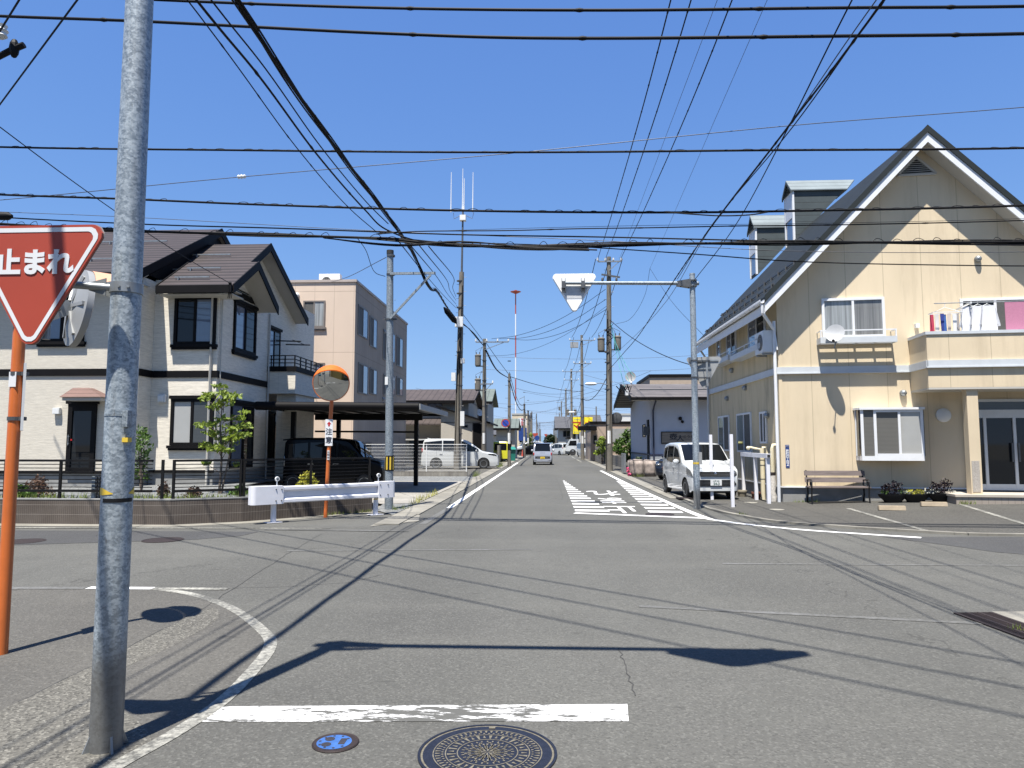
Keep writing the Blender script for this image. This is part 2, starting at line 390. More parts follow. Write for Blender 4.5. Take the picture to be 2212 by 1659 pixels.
# far side of the cross street, left
struct(MB().poly(sheet([(-60, 13.85), (-7.6, 14.12), (-6.35, 14.8), (-4.2, 17.15), (-3.45, 17.15), (-3.45, 13.85)], .003)), 'pavement', M['asphalt'])
struct(MB().poly(sheet([(-60, 13.98), (-7.5, 13.82), (-6.2, 14.5), (-4.0, 16.9), (-4.2, 17.4), (-6.4, 14.9), (-7.65, 14.3), (-60, 14.5)], .006)), 'gutter', M['gutter'])
struct(MB().poly(sheet([(-3.52, 14.1), (-2.72, 15.1), (-2.93, 16.4), (-3.52, 16.4)], .008)), 'gutter', M['gutter'])
struct(strip(MB(), [(-40, 13.45), (-11, 13.5), (-4.2, 13.72)], .12, .010), 'edge_line', M['line_old'])
struct(strip(MB(), [(-5.4, 13.5), (-2.6, 13.35)], .10, .010), 'edge_line', M['line_faint'])
struct(strip(MB(), [G(620, 1190), G(1150, 1187)], .10, .004), 'edge_line', M['line_faint'])
struct(strip(MB(), [G(1560, 1218), G(2212, 1222)], .09, .004), 'edge_line', M['line_faint'])
struct(strip(MB(), [G(1380, 1310), G(2212, 1352)], .09, .004), 'edge_line', M['line_faint'])
# kerb-side gutter along the left of the road, real slabs 2 m long
gut = MB()
for k in range(60):
    y = 14.4 + k * 2.0; x1 = -2.95 if k else -3.0
    gut.box(-3.5, x1, y, y + 1.985, -.02, .022 + .004 * rnd.random())
struct(gut, 'gutter', M['gutter'])
gut = MB()
for k in range(60):
    y = 21.5 + k * 2.0; gut.box(3.62, 4.08, y, y + 1.985, -.02, .02 + .004 * rnd.random())
struct(gut, 'gutter', M['gutter'])
struct(strip(MB(), [(-2.5, 18.2), (-2.5, 60)], .16, .005), 'edge_line', M['line_fresh'])
struct(strip(MB(), [(-2.55, 14.6), (-2.5, 18.2)], .15, .005), 'edge_line', M['line_faint'])
struct(strip(MB(), [(-2.5, 60), (-2.5, 300)], .14, .005), 'edge_line', M['line_old'])
for y0, y1 in ((62, 72), (76, 88), (92, 140)): struct(strip(MB(), [(2.95, y0), (2.95, y1)], .15, .005), 'edge_line', M['line_old'])
rl = smoothline([G(1298, 1017), (3.22, 30), (3.3, 22), G(1508, 1113), G(1560, 1126), G(1700, 1142), G(1850, 1153), G(1990, 1162)])
struct(strip(MB(), rl, .17, .006), 'edge_line', M['line_fresh'])
a, b = G(1241, 1109), G(1522, 1120)
struct(strip(MB(), [a, b], .24, .010), 'stop_line', M['line_fresh'])
zb = MB(); nz = 15
for i in range(nz):
    t = i / (nz - 1); y = 31.5 - t * 13.6
    zb.poly(sheet([(.67, y), (.76 + .74 * t, y - .05 * t), (.76 + .74 * t, y - .05 * t - .42), (.67, y - .42)], .005))
    xr = 3.12 + .10 * t; xl = 2.98 - .55 * t
    zb.poly(sheet([(xl, y - .2), (xr, y - .2 - .06 * t), (xr, y - .62 - .06 * t), (xl, y - .62)], .005))
struct(zb, 'road_hatching', M['line_fresh'])
FT = Fr((0, 0, .006), (-1, 0, 0), (0, 0, 1)); FT.ez = V((0, -1, 0))
tx = MB()
for ch, y, h in (('止', 18.2, 2.1), ('ま', 20.9, 2.4), ('れ', 24.0, 2.7)):
    F2 = Fr((1.86, y, .006), (-1, 0, 0), (0, 0, 1)); F2.ez = V((0, -1, 0))
    text(tx, ch, F2, 0, 0, 0, h, sx=.42, thick=.0, bold=.022)
struct(tx, 'road_lettering', M['line_fresh'], recalc=False)
# right forecourt, rising gently towards the entrance
def apron_z(x, y): return .016 + max(0, x - 6.5) * .030 * min(1, max(0, (y - 13.6) / 6))
ap = MB(); gx = [4.06 + i * .8 for i in range(31)]; gy = [12 + i * .75 for i in range(32)]
bnd = [(8.46, 13.26), (7.05, 13.6), (5.0, 15.0), (4.4, 16.3), (4.06, 18)]
def ylow(x):
    for (x1, y1), (x0, y0) in zip(bnd, bnd[1:]):
        if x0 <= x <= x1: return y0 + (y1 - y0) * (x - x0) / (x1 - x0)
    return 13.26 - (x - 8.46) * .045
for i in range(30):
    xa, xb = gx[i], gx[i + 1]; ya, yb = ylow(xa), ylow(xb)
    for j in range(20):
        q = []
        for x, y0 in ((xa, ya), (xb, yb)):
            for jj in (j, j + 1):
                y = y0 + (36 - y0) * (jj / 20) ** 1.4; q.append(V((x, y, apron_z(x, y))))
        ap.quad(q[0], q[2], q[3], q[1])
struct(ap, 'forecourt', M['asphalt_lot'])
ke = MB(); kp = smoothline([(3.98, 27), (4.0, 21.1), (4.06, 18), (4.4, 16.3), (5.0, 15.0), (7.05, 13.6), (8.46, 13.26), (14, 13.0), (24, 12.6)], 4)
for p, q in zip(kp, kp[1:]):
    ke.bar(p + V((0, 0, .008)), q + V((0, 0, .008)), .13, .07)
struct(ke, 'kerb', M['gutter'])
pb = MB()
for (u0, v0), (u1, v1) in (((1832, 1093), (2007, 1147)), ((2052, 1085), (2230, 1137))):
    p, q = G(u0, v0, .1), G(u1, v1, .03); t = (q - p).normalized(); s = V((-t.y, t.x, 0)) * .06; L = []
    for k in range(9):
        w = p.lerp(q, k / 8)
        L.append([V((e.x, e.y, apron_z(e.x, e.y) + .007)) for e in (w + s, w - s)])
    for A, B in zip(L, L[1:]): pb.quad(A[0], A[1], B[1], B[0])
struct(pb, 'parking_line', M['line_old'])
# driveway slab under the carport, gravel beside the road, lots on the left
struct(MB().poly(sheet([(-3.52, 19.4), (-3.52, 30.4), (-12, 30.4), (-12, 21.5), (-4.3, 19.0)], .03)), 'driveway', M['slab'])
struct(MB().poly(sheet([(-3.52, 16.2), (-3.52, 19.4), (-4.4, 19.0), (-4.2, 17.4)], .022)), 'gravel_bed', M['gravel'])
struct(MB().poly(sheet([(-3.5, 30.4), (-3.5, 35.0), (-12, 35), (-12, 30.4)], .02)), 'gravel_bed', M['gravel'])
struct(MB().poly(sheet([(-3.5, 35.4), (-3.5, 54), (-22, 54), (-22, 35.4)], .02)), 'parking_lot', M['asphalt_old'])
pl = MB()
for y in (38.5, 41.2): pl.poly(sheet([(-3.6, y), (-3.6, y + .13), (-9, y + .13), (-9, y)], .026))
struct(pl, 'parking_line', M['line_old'])
struct(MB().poly(sheet([(4.08, 36), (4.08, 56), (14, 56), (14, 36)], .018)), 'parking_lot', M['asphalt_old'])
M['crack'] = basic('sealed_crack', (.045, .045, .044), .95)  # dark lines of the sealed cracks in the asphalt
for pts in ([(40, 1517), (250, 1412), (440, 1314), (560, 1235), (640, 1185), (700, 1150)], [(500, 1271), (620, 1268), (760, 1258), (830, 1240)], [(1340, 1400), (1352, 1450), (1375, 1510)], [(1200, 1030), (1212, 1060), (1216, 1080)]):
    q = []
    for a_, b_ in zip(pts, pts[1:]):
        A_, B_ = G(*a_), G(*b_)
        for k in range(10): p_ = A_.lerp(B_, k / 10); q.append((p_.x + rnd.gauss(0, .008), p_.y + rnd.gauss(0, .008)))
    struct(strip(MB(), q, .008, .0036), 'road_crack', M['crack'])
# ---------------------------------------------------------------- covers in the road
def flat_disc(mb, c, r0, r1, z, n=48, a0=0, a1=2 * PI):
    k = n
    for i in range(k):
        p = a0 + (a1 - a0) * i / k; q = a0 + (a1 - a0) * (i + 1) / k
        e = [V((c[0] + r * math.cos(w), c[1] + r * math.sin(w), z)) for r, w in ((r0, p), (r1, p), (r1, q), (r0, q))]
        mb.poly(e if r0 > 0 else [e[0], e[1], e[2]])
    return mb
def manhole(c, r, label):
    o = thing('manhole_cover', label, 'manhole cover', (c[0], c[1], .004), 'manhole covers')
    MB().lathe((c[0], c[1], .001), (0, 0, 1), [(0, .006), (r * .93, .006), (r * .94, .002), (r * .955, .002), (r * .96, .008), (r, .008), (r, 0)], 40).build('lid', M['iron_brown'], o, recalc=True)
    return o
manhole(G(352, 1167), .33, 'brown round manhole cover on the cross street behind the thick grey pole')
manhole(G(50, 1170), .33, 'brown round manhole cover on the cross street near the left edge')
manhole(G(1425, 1111.5), .33, 'dark round manhole cover at the white give way line across the junction')
mc = V((-.325, 3.93, .004)); mr = .36
o = thing('manhole_cover', 'large ornamental iron manhole cover in front of the worn stop line', 'manhole cover', mc, 'manhole covers')
NAVY = basic('navy_iron', (.022, .024, .036), .45, .4, .3, 30, .15)
MB().lathe(mc, (0, 0, 1), [(.0, .003), (mr * .955, .003), (mr * .96, .0), (mr * .985, 0), (mr * .99, .006), (mr * 1.03, .006), (mr * 1.03, -.004)], 72).build('lid', NAVY, o)
mc2 = MB(); z = mc.z + .0045
flat_disc(mc2, mc, mr * .955, mr * .985, z - .002, 72)
for r in (.795, .615, .44): flat_disc(mc2, mc, mr * r, mr * (r + .016), z, 72)
def wedge(r0, r1, w0, w1, a):
    ca, sa = math.cos(a), math.sin(a)
    mc2.poly([V((mc.x + mr * (r * ca - w * sa), mc.y + mr * (r * sa + w * ca), z)) for r, w in ((r0, -w0), (r1, -w1), (r1, w1), (r0, w0))])
for i in range(56):
    a = 2 * PI * i / 56; wedge(.70, .775, .006, .022, a); wedge(.655, .69, .018, .006, a + .05)
for i in range(36):
    a = 2 * PI * i / 36; wedge(.47, .60, .010, .026, a) if i % 2 else wedge(.50, .585, .022, .004, a)
for i in range(14):
    a = 2 * PI * i / 14 + .2
    for s in (-1, 1):
        for k in range(6):
            rr = .10 + .05 * k; aa = a + s * (.05 + .16 * math.sin(k * .9)); wedge(rr, rr + .045, .012, .02 - .002 * k, aa)
for i in range(8): wedge(.02, .11, .004, .02, 2 * PI * i / 8)
mc2.build('pattern', M['sand'], o)
ph = MB(); ph.box(mc.x - .018, mc.x + .018, mc.y + mr * .86, mc.y + mr * .93, z, z + .003); ph.build('lift_slot', M['sand'], o)
bc = G(725, 1606); bc.z = .004
o = thing('valve_cover', 'small blue round valve cover set in the asphalt before the stop line', 'valve cover', bc)
MB().lathe(bc, (0, 0, 1), [(.0, .003), (.118, .003), (.124, .006), (.128, 0)], 48).build('rim', M['iron_brown'], o)
flat_disc(MB(), (bc.x - .008, bc.y), 0, .095, bc.z + .0045).build('plate', M['cover_blue'], o)
kn = MB()
for x, y, r in ((-.042, .036, .027), (-.042, -.036, .027)):
    flat_disc(kn, (bc.x + x, bc.y + y), 0, r, bc.z + .006, 20)
kn.box(bc.x + .02, bc.x + .055, bc.y - .03, bc.y + .045, bc.z + .0045, bc.z + .0065)
for i in range(9): w = .6 + i * .62; flat_disc(kn, (bc.x - .008 + .08 * math.cos(w), bc.y + .08 * math.sin(w)), 0, .008, bc.z + .006, 6)
kn.build('bolt', M['iron'], o)
# grating on the right
o = thing('drain_grate', 'rust brown iron drain grating at the right edge of the road', 'drain grate', (4.3, 7.0, 0))
a, b, c, d = G(2063, 1326), G(2140, 1325), G(2290, 1380), G(2212, 1381)
gr = MB(); gr.poly(sheet([a, b, c, d], .002)); gr.build('pit', M['black'], o)
gr = MB()
ex = (b - a); ey = (d - a)
for k in range(4): gr.bar(a + ex * (k / 3) + V((0, 0, .008)), a + ex * (k / 3) + ey + V((0, 0, .008)), .03, .012)
for k in range(40): gr.bar(a + ey * (k / 39) + V((0, 0, .006)), a + ey * (k / 39) + ex + V((0, 0, .006)), .010, .012)
gr.build('bar', M['iron_brown'], o)
struct(MB().poly(sheet([G(2142, 1322), G(2360, 1322), G(2420, 1372), G(2300, 1380)], .006)), 'gutter', M['gutter'])
# ================================================================ NEAR POLES AND SIGNS
def tri(F, a, c, w, h, r, n=5):
    """rounded triangle, point down; (a, c) = middle of its top edge"""
    pts = []; cor = [(a - w / 2, c), (a + w / 2, c), (a, c - h)]
    for i in range(3):
        p0, p1, p2 = V(cor[i - 1] + (0,)), V(cor[i] + (0,)), V(cor[(i + 1) % 3] + (0,))
        d0 = (p0 - p1).normalized(); d1 = (p2 - p1).normalized(); an = d0.angle(d1) / 2; m = (d0 + d1).normalized()
        ce = p1 + m * (r / math.sin(an)); e0 = p1 + d0 * (r / math.tan(an)); e1 = p1 + d1 * (r / math.tan(an))
        for k in range(n + 1):
            q = e0.lerp(e1, k / n); q = ce + (q - ce).normalized() * r; pts.append((q.x, q.y))
    return pts
def ringpoly(mb, F, outer, inner, b):
    n = len(outer)
    for i in range(n):
        j = (i + 1) % n
        mb.quad(F.p(outer[i][0], b, outer[i][1]), F.p(outer[j][0], b, outer[j][1]), F.p(inner[j][0], b, inner[j][1]), F.p(inner[i][0], b, inner[i][1]))
    return mb
STOP_T = 'ま'
def overhead_pole(base, d, facing, label, slabel):
    """leaning-arm sign pole: d = side the arm reaches to, facing = side the sign is read from"""
    x, y, _ = base
    o = thing('sign_pole', label, 'sign pole', base, 'arm poles with an overhead sign')
    ht = 5.98
    MB().tube([(x, y, 0), (x, y, 2.2), (x + .0, y, ht)], [.083, .080, .070], 28).build('shaft', M['galv_pole'], o, smooth=40)
    MB().lathe((x, y, ht), (0, 0, 1), [(0, .012), (.07, .012), (.074, -.03)], 20).build('cap', M['galv'], o, smooth=40)
    az = 5.73; L = 3.3 if facing > 0 else 3.5
    MB().tube([(x - d * .16, y - facing * .02, az), (x + d * L, y - facing * .02, az + .05)], [.052, .044], 16).build('arm', M['galv'], o, smooth=40)
    cl = MB(); cl.box(x - .10, x + .10, y - .10, y + .10, az - .09, az - .06); cl.box(x - .10, x + .10, y - .10, y + .10, az + .06, az + .09)
    for s in (-1, 1): cl.extr([(x + d * .06, y + s * .09, az - .11), (x + d * .40, y + s * .055, az - .06), (x + d * .40, y + s * .055, az + .06), (x + d * .06, y + s * .09, az + .11)], (0, s * .012, 0))
    cl.build('clamp', M['steel_dark'], o)
    for k in range(4):
        fn = MB()
        w = PI / 4 + k * PI / 2; ca, sa = math.cos(w), math.sin(w)
        fn.extr([(x + ca * .08, y + sa * .08, 0), (x + ca * .115, y + sa * .115, 0), (x + ca * .08, y + sa * .08, .09)], (-sa * .012, ca * .012, 0))
        fn.build('foot_rib', M['steel'], o)
    s = thing('overhead_sign', slabel, 'stop sign', (x + d * 2.9, y, az - .6), 'overhead stop signs')
    dd_ = 3.02 if facing > 0 else 3.22
    F = Fr((x + d * dd_, y + facing * .10, az + .31), (-facing, 0, 0), (0, facing, 0))
    pts = tri(F, 0, 0, 1.25, 1.07, .09)
    MB().fprism(F, pts, -.05, .05).build('box', M['sign_back'], s, bevel=.008)
    e = MB(); ringpoly(e, F, tri(F, 0, .004, 1.26, 1.08, .09), tri(F, 0, -.05, 1.08, .93, .07), .054); e.build('border', M['sign_white'], s)
    MB().fprism(F, tri(F, 0, -.05, 1.08, .93, .07), .051, .053).build('face', M['red'], s)
    text(MB(), '止まれ', F, 0, .056, -.25, .26, bold=.008).build('lettering', M['sign_white'], s, recalc=False)
    br = MB()
    for a in (-.22, .28): br.fbox(F, a - .045, a + .045, -.17, -.05, -.40, -.22); br.fbox(F, a - .05, a - .04, -.16, -.05, -.50, -.14); br.fbox(F, a + .04, a + .05, -.16, -.05, -.50, -.14)
    br.build('bracket', M['steel_dark'], s)
    MB().fprism(F, [(-.36, -.36), (.36, -.36), (.20, -.66), (-.20, -.66)], -.056, -.05).build('access_panel', basic('panel_grey', (.58, .59, .60), .5), s)
    return o, s
near_base = G(228, 1617); far_base = G(1506, 1100)
np_, ns_ = overhead_pole(near_base, 1, -1, 'thick galvanised steel pole standing close on the near left pavement', 'overhead triangular stop sign reaching over the road from the near pole')
fp_, fs_ = overhead_pole(far_base, -1, 1, 'galvanised pole with a long horizontal arm across the junction before the cream house', 'white back of an overhead triangular sign hung from the arm across the junction')
# fittings of the near pole
x, y, _ = near_base
def arc(w0, w1, z0, z1, r, nm, mat, cut=0):
    m = MB(); n = 14
    for i in range(n):
        e = []
        for k in (i, i + 1):
            w = w0 + (w1 - w0) * k / n; ct = cut * max(0, (k / n - .6) / .4); e += [V((x + r * math.cos(w), y + r * math.sin(w), z0 + ct * .2)), V((x + r * math.cos(w), y + r * math.sin(w), z1 - ct))]
        m.quad(e[0], e[2], e[3], e[1])
    m.build(nm, mat, np_, smooth=60)
wv = math.atan2(-y, -x)
arc(wv - 2.2, wv - .25, 1.365, 1.405, .0838, 'yellow_tape', M['yellow'], .03); arc(wv + 2.2, wv + .75, 1.365, 1.405, .0838, 'yellow_tape', M['yellow'], .03)
arc(wv - .95, wv + 1.1, 1.325, 1.347, .0836, 'black_tape', M['black'])
bd = MB(); bd.lathe((x, y, 1.80), (0, 0, 1), [(.083, 0), (.083, .012)], 28); bd.box(x + .055, x + .085, y - .075, y - .03, 1.74, 1.83); bd.build('band', M['galv'], np_)
MB().box(x + .055, x + .088, y - .068, y - .03, 1.655, 1.68).build('tag_plate', M['yellow'], np_)
# small stop sign on the near pole, read from the camera side
s = thing('stop_sign', 'red triangular stop sign in the foreground reading 止まれ beside the thick pole', 'stop sign', (-2.86, 3.72, 2.3))
sy_ = 3.62
l_, r_, ap_, = P(-24, 489, sy_), P(222, 486, sy_), P(65, 735, sy_)
ex = V((math.cos(R(-2)), 0, 0)); F = Fr(((l_.x + r_.x) / 2 - .045, sy_, (l_.z + r_.z) / 2), (1, 0, .0), (0, -1, 0))
wd = .825; hh = l_.z - ap_.z + .02
F.o.x = P(65, 735, sy_).x + .0
MB().fprism(F, tri(F, 0, 0, wd, hh + .055, .055), -.008, .008).build('plate', M['red'], s)
e = MB(); ringpoly(e, F, tri(F, 0, -.014, wd - .05, hh + .022, .048), tri(F, 0, -.038, wd - .128, hh - .042, .032), .010); e.build('border', M['sign_white'], s)
tt = text(MB(), '止まれ', F, .006, .0105, -.212, .145, sx=1.0, bold=.0065); tt.build('lettering', M['sign_white'], s, recalc=False)
MB().fprism(F, tri(F, 0, .004, wd + .008, hh + .064, .055), -.012, -.009).build('backing', M['sign_grey'], s)
zc = P(235, 625, y).z
bk = MB(); bk.tube([(x - .06, y - .04, zc), (F.o.x - .05, sy_ + .06, zc)], .021, 12); bk.tube([(F.o.x + .05, sy_ + .05, zc), (F.o.x + .05, sy_ + .05, zc - .32)], .02, 10)
bk.build('bracket_arm', M['steel'], s, smooth=40)
bk = MB(); bk.lathe((x, y, zc - .028), (0, 0, 1), [(.0825, 0), (.087, 0), (.087, .056), (.0825, .056)], 28)
for k in (-1, 1): bk.extr([(x - .08, y + k * .03 - .03, zc - .05), (x - .17, y - .05 + k * .022, zc - .022), (x - .17, y - .05 + k * .022, zc + .022), (x - .08, y - .03 + k * .03, zc + .05)], (0, .006 * k, 0))
bk.cyl((x + .01, y - .092, zc), (x + .01, y - .08, zc), .008, 8); bk.cyl((x + .055, y - .077, zc), (x + .05, y - .06, zc), .008, 8)
bk.build('pole_band', M['steel'], s, smooth=40)
# orange mirror post with the back of a convex mirror, left edge of the picture
ob = G(2, 1413)
o = thing('mirror_post', 'orange mirror post at the left edge with a round mirror seen from behind', 'traffic mirror', ob, 'convex traffic mirrors')
ptop = P(26, 640, ob.y)
MB().tube([(ob.x, ob.y, 0), (ob.x + (ptop.x - ob.x) * .0, ob.y, 2.72)], [.047, .045], 20).build('post', M['orange'], o, smooth=40)
MB().fbox(Fr((ob.x, ob.y, 0), (1, 0, 0), (0, -1, 0)), -.03, .03, .046, .048, 2.10, 2.22).build('sticker', M['sign_white'], o)
mcn = P(178, 668, ob.y + .34); mn = V((.67, .74, -.12)).normalized()
mp = MB(); mp.lathe(mcn, -mn, [(.0, -.04), (.12, -.036), (.22, -.026), (.31, -.008), (.325, .0), (.325, .03)], 40); mp.build('mirror', M['mirror'], o, smooth=40)
mp = MB(); mp.lathe(mcn, -mn, [(.325, .0), (.335, .0), (.335, .05), (.30, .055), (.18, .085), (.0, .09)], 40); mp.build('mirror_back', M['sign_grey'], o, smooth=30)
rb = MB()
a_ = mn.cross(V((0, 0, 1))).normalized(); b_ = a_.cross(mn).normalized()
for k in range(6):
    w = k * PI / 3; d_ = a_ * math.cos(w) + b_ * math.sin(w); q = mcn - mn * .09
    rb.bar(q + d_ * .06, q + d_ * .29 + mn * .03, .03, .03)
rb.build('back_rib', M['sign_grey'], o)
hd = MB(); n = 16
for i in range(n):
    p, q = [-.95 + 1.9 * k / n for k in (i, i + 1)]
    e = []
    for w in (p, q):
        d_ = a_ * math.sin(w) + b_ * math.cos(w)
        e += [mcn + d_ * .34, mcn + d_ * .36 + mn * (.16 * math.cos(w * 1.2) + .03)]
    hd.quad(e[0], e[1], e[3], e[2])
hd.build('hood', basic('faded_orange', (.66, .36, .22), .5, 0, .1), o, smooth=60)
bx = MB(); bx.bar((ob.x, ob.y, 2.62), mcn - mn * .09 + V((0, 0, .0)), .06, .12); bx.bar((ob.x - .06, ob.y - .02, 2.70), (ob.x + .06, ob.y + .02, 2.70), .13, .07); bx.build('bracket', M['steel'], o)
bl = MB(); q = mcn - mn * .16
for k in (-1, 1):
    bl.ball(q + V((.02, -.05, .05 * k)), .014, 8, 6)
bl.build('bolt', M['steel_dark'], o)
za_, zb_ = P(40, 930, ob.y).z, P(40, 785, ob.y).z; sp = MB(); sp.extr([(ob.x + .075, ob.y - .03, za_), (ob.x + .09, ob.y - .018, za_), (ob.x + .09, ob.y - .018, zb_), (ob.x + .075, ob.y - .03, zb_)], (-.13, .17, 0)); sp.build('side_plate', M['white'], o)
sb = MB()
for z_ in (za_ + .08, zb_ - .1): sb.lathe((ob.x, ob.y, z_), (0, 0, 1), [(.047, 0), (.052, 0), (.052, .03), (.047, .03)], 18); sb.box(ob.x + .04, ob.x + .087, ob.y - .02, ob.y + .02, z_, z_ + .03)
sb.build('pole_band', M['steel_dark'], o)
# grey stop sign back on the far pole
x, y, _ = far_base
s = thing('stop_sign', 'grey back of a triangular stop sign on the far arm pole beside the cream house', 'stop sign', (x + .3, y + .1, 3.0))
F = Fr((P(1520, 771, y + .12).x, y + .12, P(1520, 771, y + .12).z), (-1, 0, 0), (.18, 1, 0))
F.ex = V((-math.cos(R(12)), math.sin(R(12)) * 1.0, 0))
MB().fprism(F, tri(F, 0, 0, .93, .88, .06), -.01, .01).build('plate', M['sign_grey'], s)
MB().fprism(F, tri(F, 0, -.03, .85, .78, .05), .012, .014).build('face', M['red'], s)
st = MB()
for c in (-.10, -.30): st.fbox(F, -.36 + (-c - .1) * .9, .36 - (-c - .1) * .9, -.03, -.011, c - .02, c + .02)
st.fbox(F, -.10, -.045, -.06, -.03, -.75, -.05)
st.build('stiffener', M['steel'], s)
for c in (-.13, -.56):
    bk = MB(); z_ = F.o.z + c; bk.lathe((x, y, z_), (0, 0, 1), [(.08, 0), (.088, 0), (.088, .04), (.08, .04)], 20); bk.bar((x, y + .08, z_ + .02), F.p(-.15, -.035, c + .02), .04, .04)
    bk.build('pole_band', M['steel_dark'], s)
MB().box(x + .055, x + .13, y - .09, y - .0, 1.12, 1.42).build('service_box', M['sign_grey'], fp_)
MB().lathe((x, y, 1.12), (0, 0, 1), [(.0835, 0), (.0835, .05)], 24).build('yellow_tape', M['yellow'], fp_, smooth=40)
# ---------------------------------------------------------------- guard rail, convex mirror, cable pole across the street
g1, g2 = G(590, 1130), G(811, 1113)
o = thing('guard_rail', 'white steel guard rail on two posts at the corner of the block wall', 'guard rail', g1)
t = (g2 - g1).normalized(); F = Fr(g1, t, (t.y, -t.x, 0)); L = (g2 - g1).length
a0, _ = F.hit(543, 1075, .1); a1, _ = F.hit(854, 1060, .1); _, zt = F.hit(590, 1051, .1); _, zb_ = F.hit(590, 1088, .1)
prof = [(.10, zb_), (.125, zb_ + .02), (.125, zb_ + .075), (.075, zb_ + .115), (.075, zt - .115), (.125, zt - .075), (.125, zt - .02), (.10, zt), (.085, zt), (.06, zt - .09), (.06, zb_ + .09), (.085, zb_)]
rl_ = MB(); rl_.extr([F.p(a0 + .62, b, c) for b, c in prof], F.ex * (a1 - a0 - 1.05)); rl_.build('beam', M['white_paint'], o, smooth=25)
for e0, e1, sg in ((a0, a0 + .66, -1), (a1 - .47, a1, 1)):
    ec = MB(); cen = e0 if sg < 0 else e1; pts = []
    inner = e1 if sg < 0 else e0
    for k in range(9):
        w = PI / 2 * k / 8; pts.append((cen - sg * .09 + sg * .09 * math.sin(w), .045 + .09 * math.cos(w)))
    ring = [(inner, .135)] + pts + [(cen, -.06), (inner, -.06)]
    ec.extr([F.p(a_2, b_2, zb_ - .01) for a_2, b_2 in ring], V((0, 0, zt - zb_ + .02)))
    ec.build('end_cap', M['white_paint'], o, smooth=35)
bo = MB()
for a_2 in (a0 + .50, a0 + .62, a1 - .42, a1 - .22):
    for c_2 in (zb_ + .06, zt - .06): bo.ball(F.p(a_2, .136, c_2), .016, 8, 6)
bo.build('bolt', M['steel_dark'], o)
for k, a_2 in enumerate((0, L)):
    MB().tube([F.p(a_2, 0, 0), F.p(a_2, 0, zt - .02)], .057, 16).build('post', M['white_paint'], o, smooth=40)
    MB().fbox(F, a_2 - .16, a_2 + .16, -.12, .10, .012, .022).build('base_plate', M['white_paint'], o)
    rf = MB(); rf.tube([F.p(a_2 + .05, .02, zt), F.p(a_2 + .05, .02, zt + .10)], .012, 8); c_ = F.p(a_2 + .05, .03, zt + .15)
    rf.lathe(c_, F.n, [(0, -.02), (.045, -.02), (.05, 0), (.045, .02), (0, .02)], 18); rf.build('reflector', M['white'], o, smooth=30)
    MB().lathe(c_, F.n, [(0, .024), (.03, .022)], 14).build('lens', M['lamp_clear'], o)
MB().lathe(F.p(L, 0, .36), (0, 0, 1), [(.058, 0), (.058, .02)], 16).build('yellow_tape', M['yellow'], o)
mb_ = G(703, 1118)
o = thing('mirror_post', 'orange post with a convex mirror under an orange hood and a 注意 plate', 'traffic mirror', mb_, 'convex traffic mirrors')
F = Fr(mb_, (1, 0, 0), (0, -1, 0)); mt = P(720, 829, mb_.y); mz = mt.z
MB().tube([mb_, (mb_.x + .06, mb_.y, 2.0), (mb_.x + .10, mb_.y, mz)], .043, 18).build('post', M['orange'], o, smooth=40)
mr_ = .385; mn = V((.32, -.94, -.17)).normalized(); c_ = V((mt.x, mb_.y - .16, mz))
MB().lathe(c_, mn, [(mr_ * k_ / 12, .034 * (1 - (k_ / 12) ** 2) + .016) for k_ in range(12, -1, -1)], 72).build('mirror', M['mirror'], o, smooth=60)
MB().lathe(c_, mn, [(mr_ * .98, .012), (mr_ + .012, .022), (mr_ + .022, 0), (mr_ + .012, -.03), (.2, -.07), (0, -.07)], 48).build('rim', M['orange'], o, smooth=40)
a_ = mn.cross(V((0, 0, 1))).normalized(); b_ = a_.cross(mn).normalized(); hd = MB(); n = 28
for i in range(n):
    e = []
    for k in (i, i + 1):
        w = -1.25 + 2.5 * k / n; d_ = a_ * math.sin(w) + b_ * math.cos(w); e += [c_ + d_ * (mr_ + .024), c_ + d_ * (mr_ + .03 - .095 * max(0, math.cos(w * 1.22))) + mn * (.24 * max(0, math.cos(w * 1.22)) + .01)]
    hd.quad(e[0], e[1], e[3], e[2])
hd.build('hood', M['hood'], o, smooth=60)
bb = MB(); bb.bar((mb_.x + .09, mb_.y, mz), c_ - mn * .06, .07, .07); bb.build('bracket', M['steel_dark'], o)
F = Fr((mb_.x + .055, mb_.y - .05, 0), (1, 0, 0), (0, -1, 0)); z0, z1 = P(709, 963, mb_.y).z, P(709, 906, mb_.y).z
MB().fbox(F, -.085, .085, 0, .006, z0, z1).build('caution_plate', M['sign_white'], o, bevel=.002)
cp_ = text(MB(), '注', F, 0, .008, z0 + (z1 - z0) * .52, .155, bold=.002); text(cp_, '意', F, 0, .008, z0 + (z1 - z0) * .20, .155, bold=.002); cp_.build('lettering', M['ink'], o, recalc=False)
zc = z0 + (z1 - z0) * .82; MB().fprism(F, [(0, zc + .06), (-.05, zc), (-.02, zc), (-.02, zc - .05), (.02, zc - .05), (.02, zc), (.05, zc)], .0065, .009).build('arrow', M['ink_red'], o)
MB().fbox(F, -.03, .022, .0, .004, z0 - .31, z0 - .10).build('owner_sticker', M['white'], o)
ow = MB()
for i, ch in enumerate('山形市'): text(ow, ch, F, -.004, .006, z0 - .14 - .065 * i, .05)
ow.build('sticker_lettering', M['ink'], o, recalc=False)
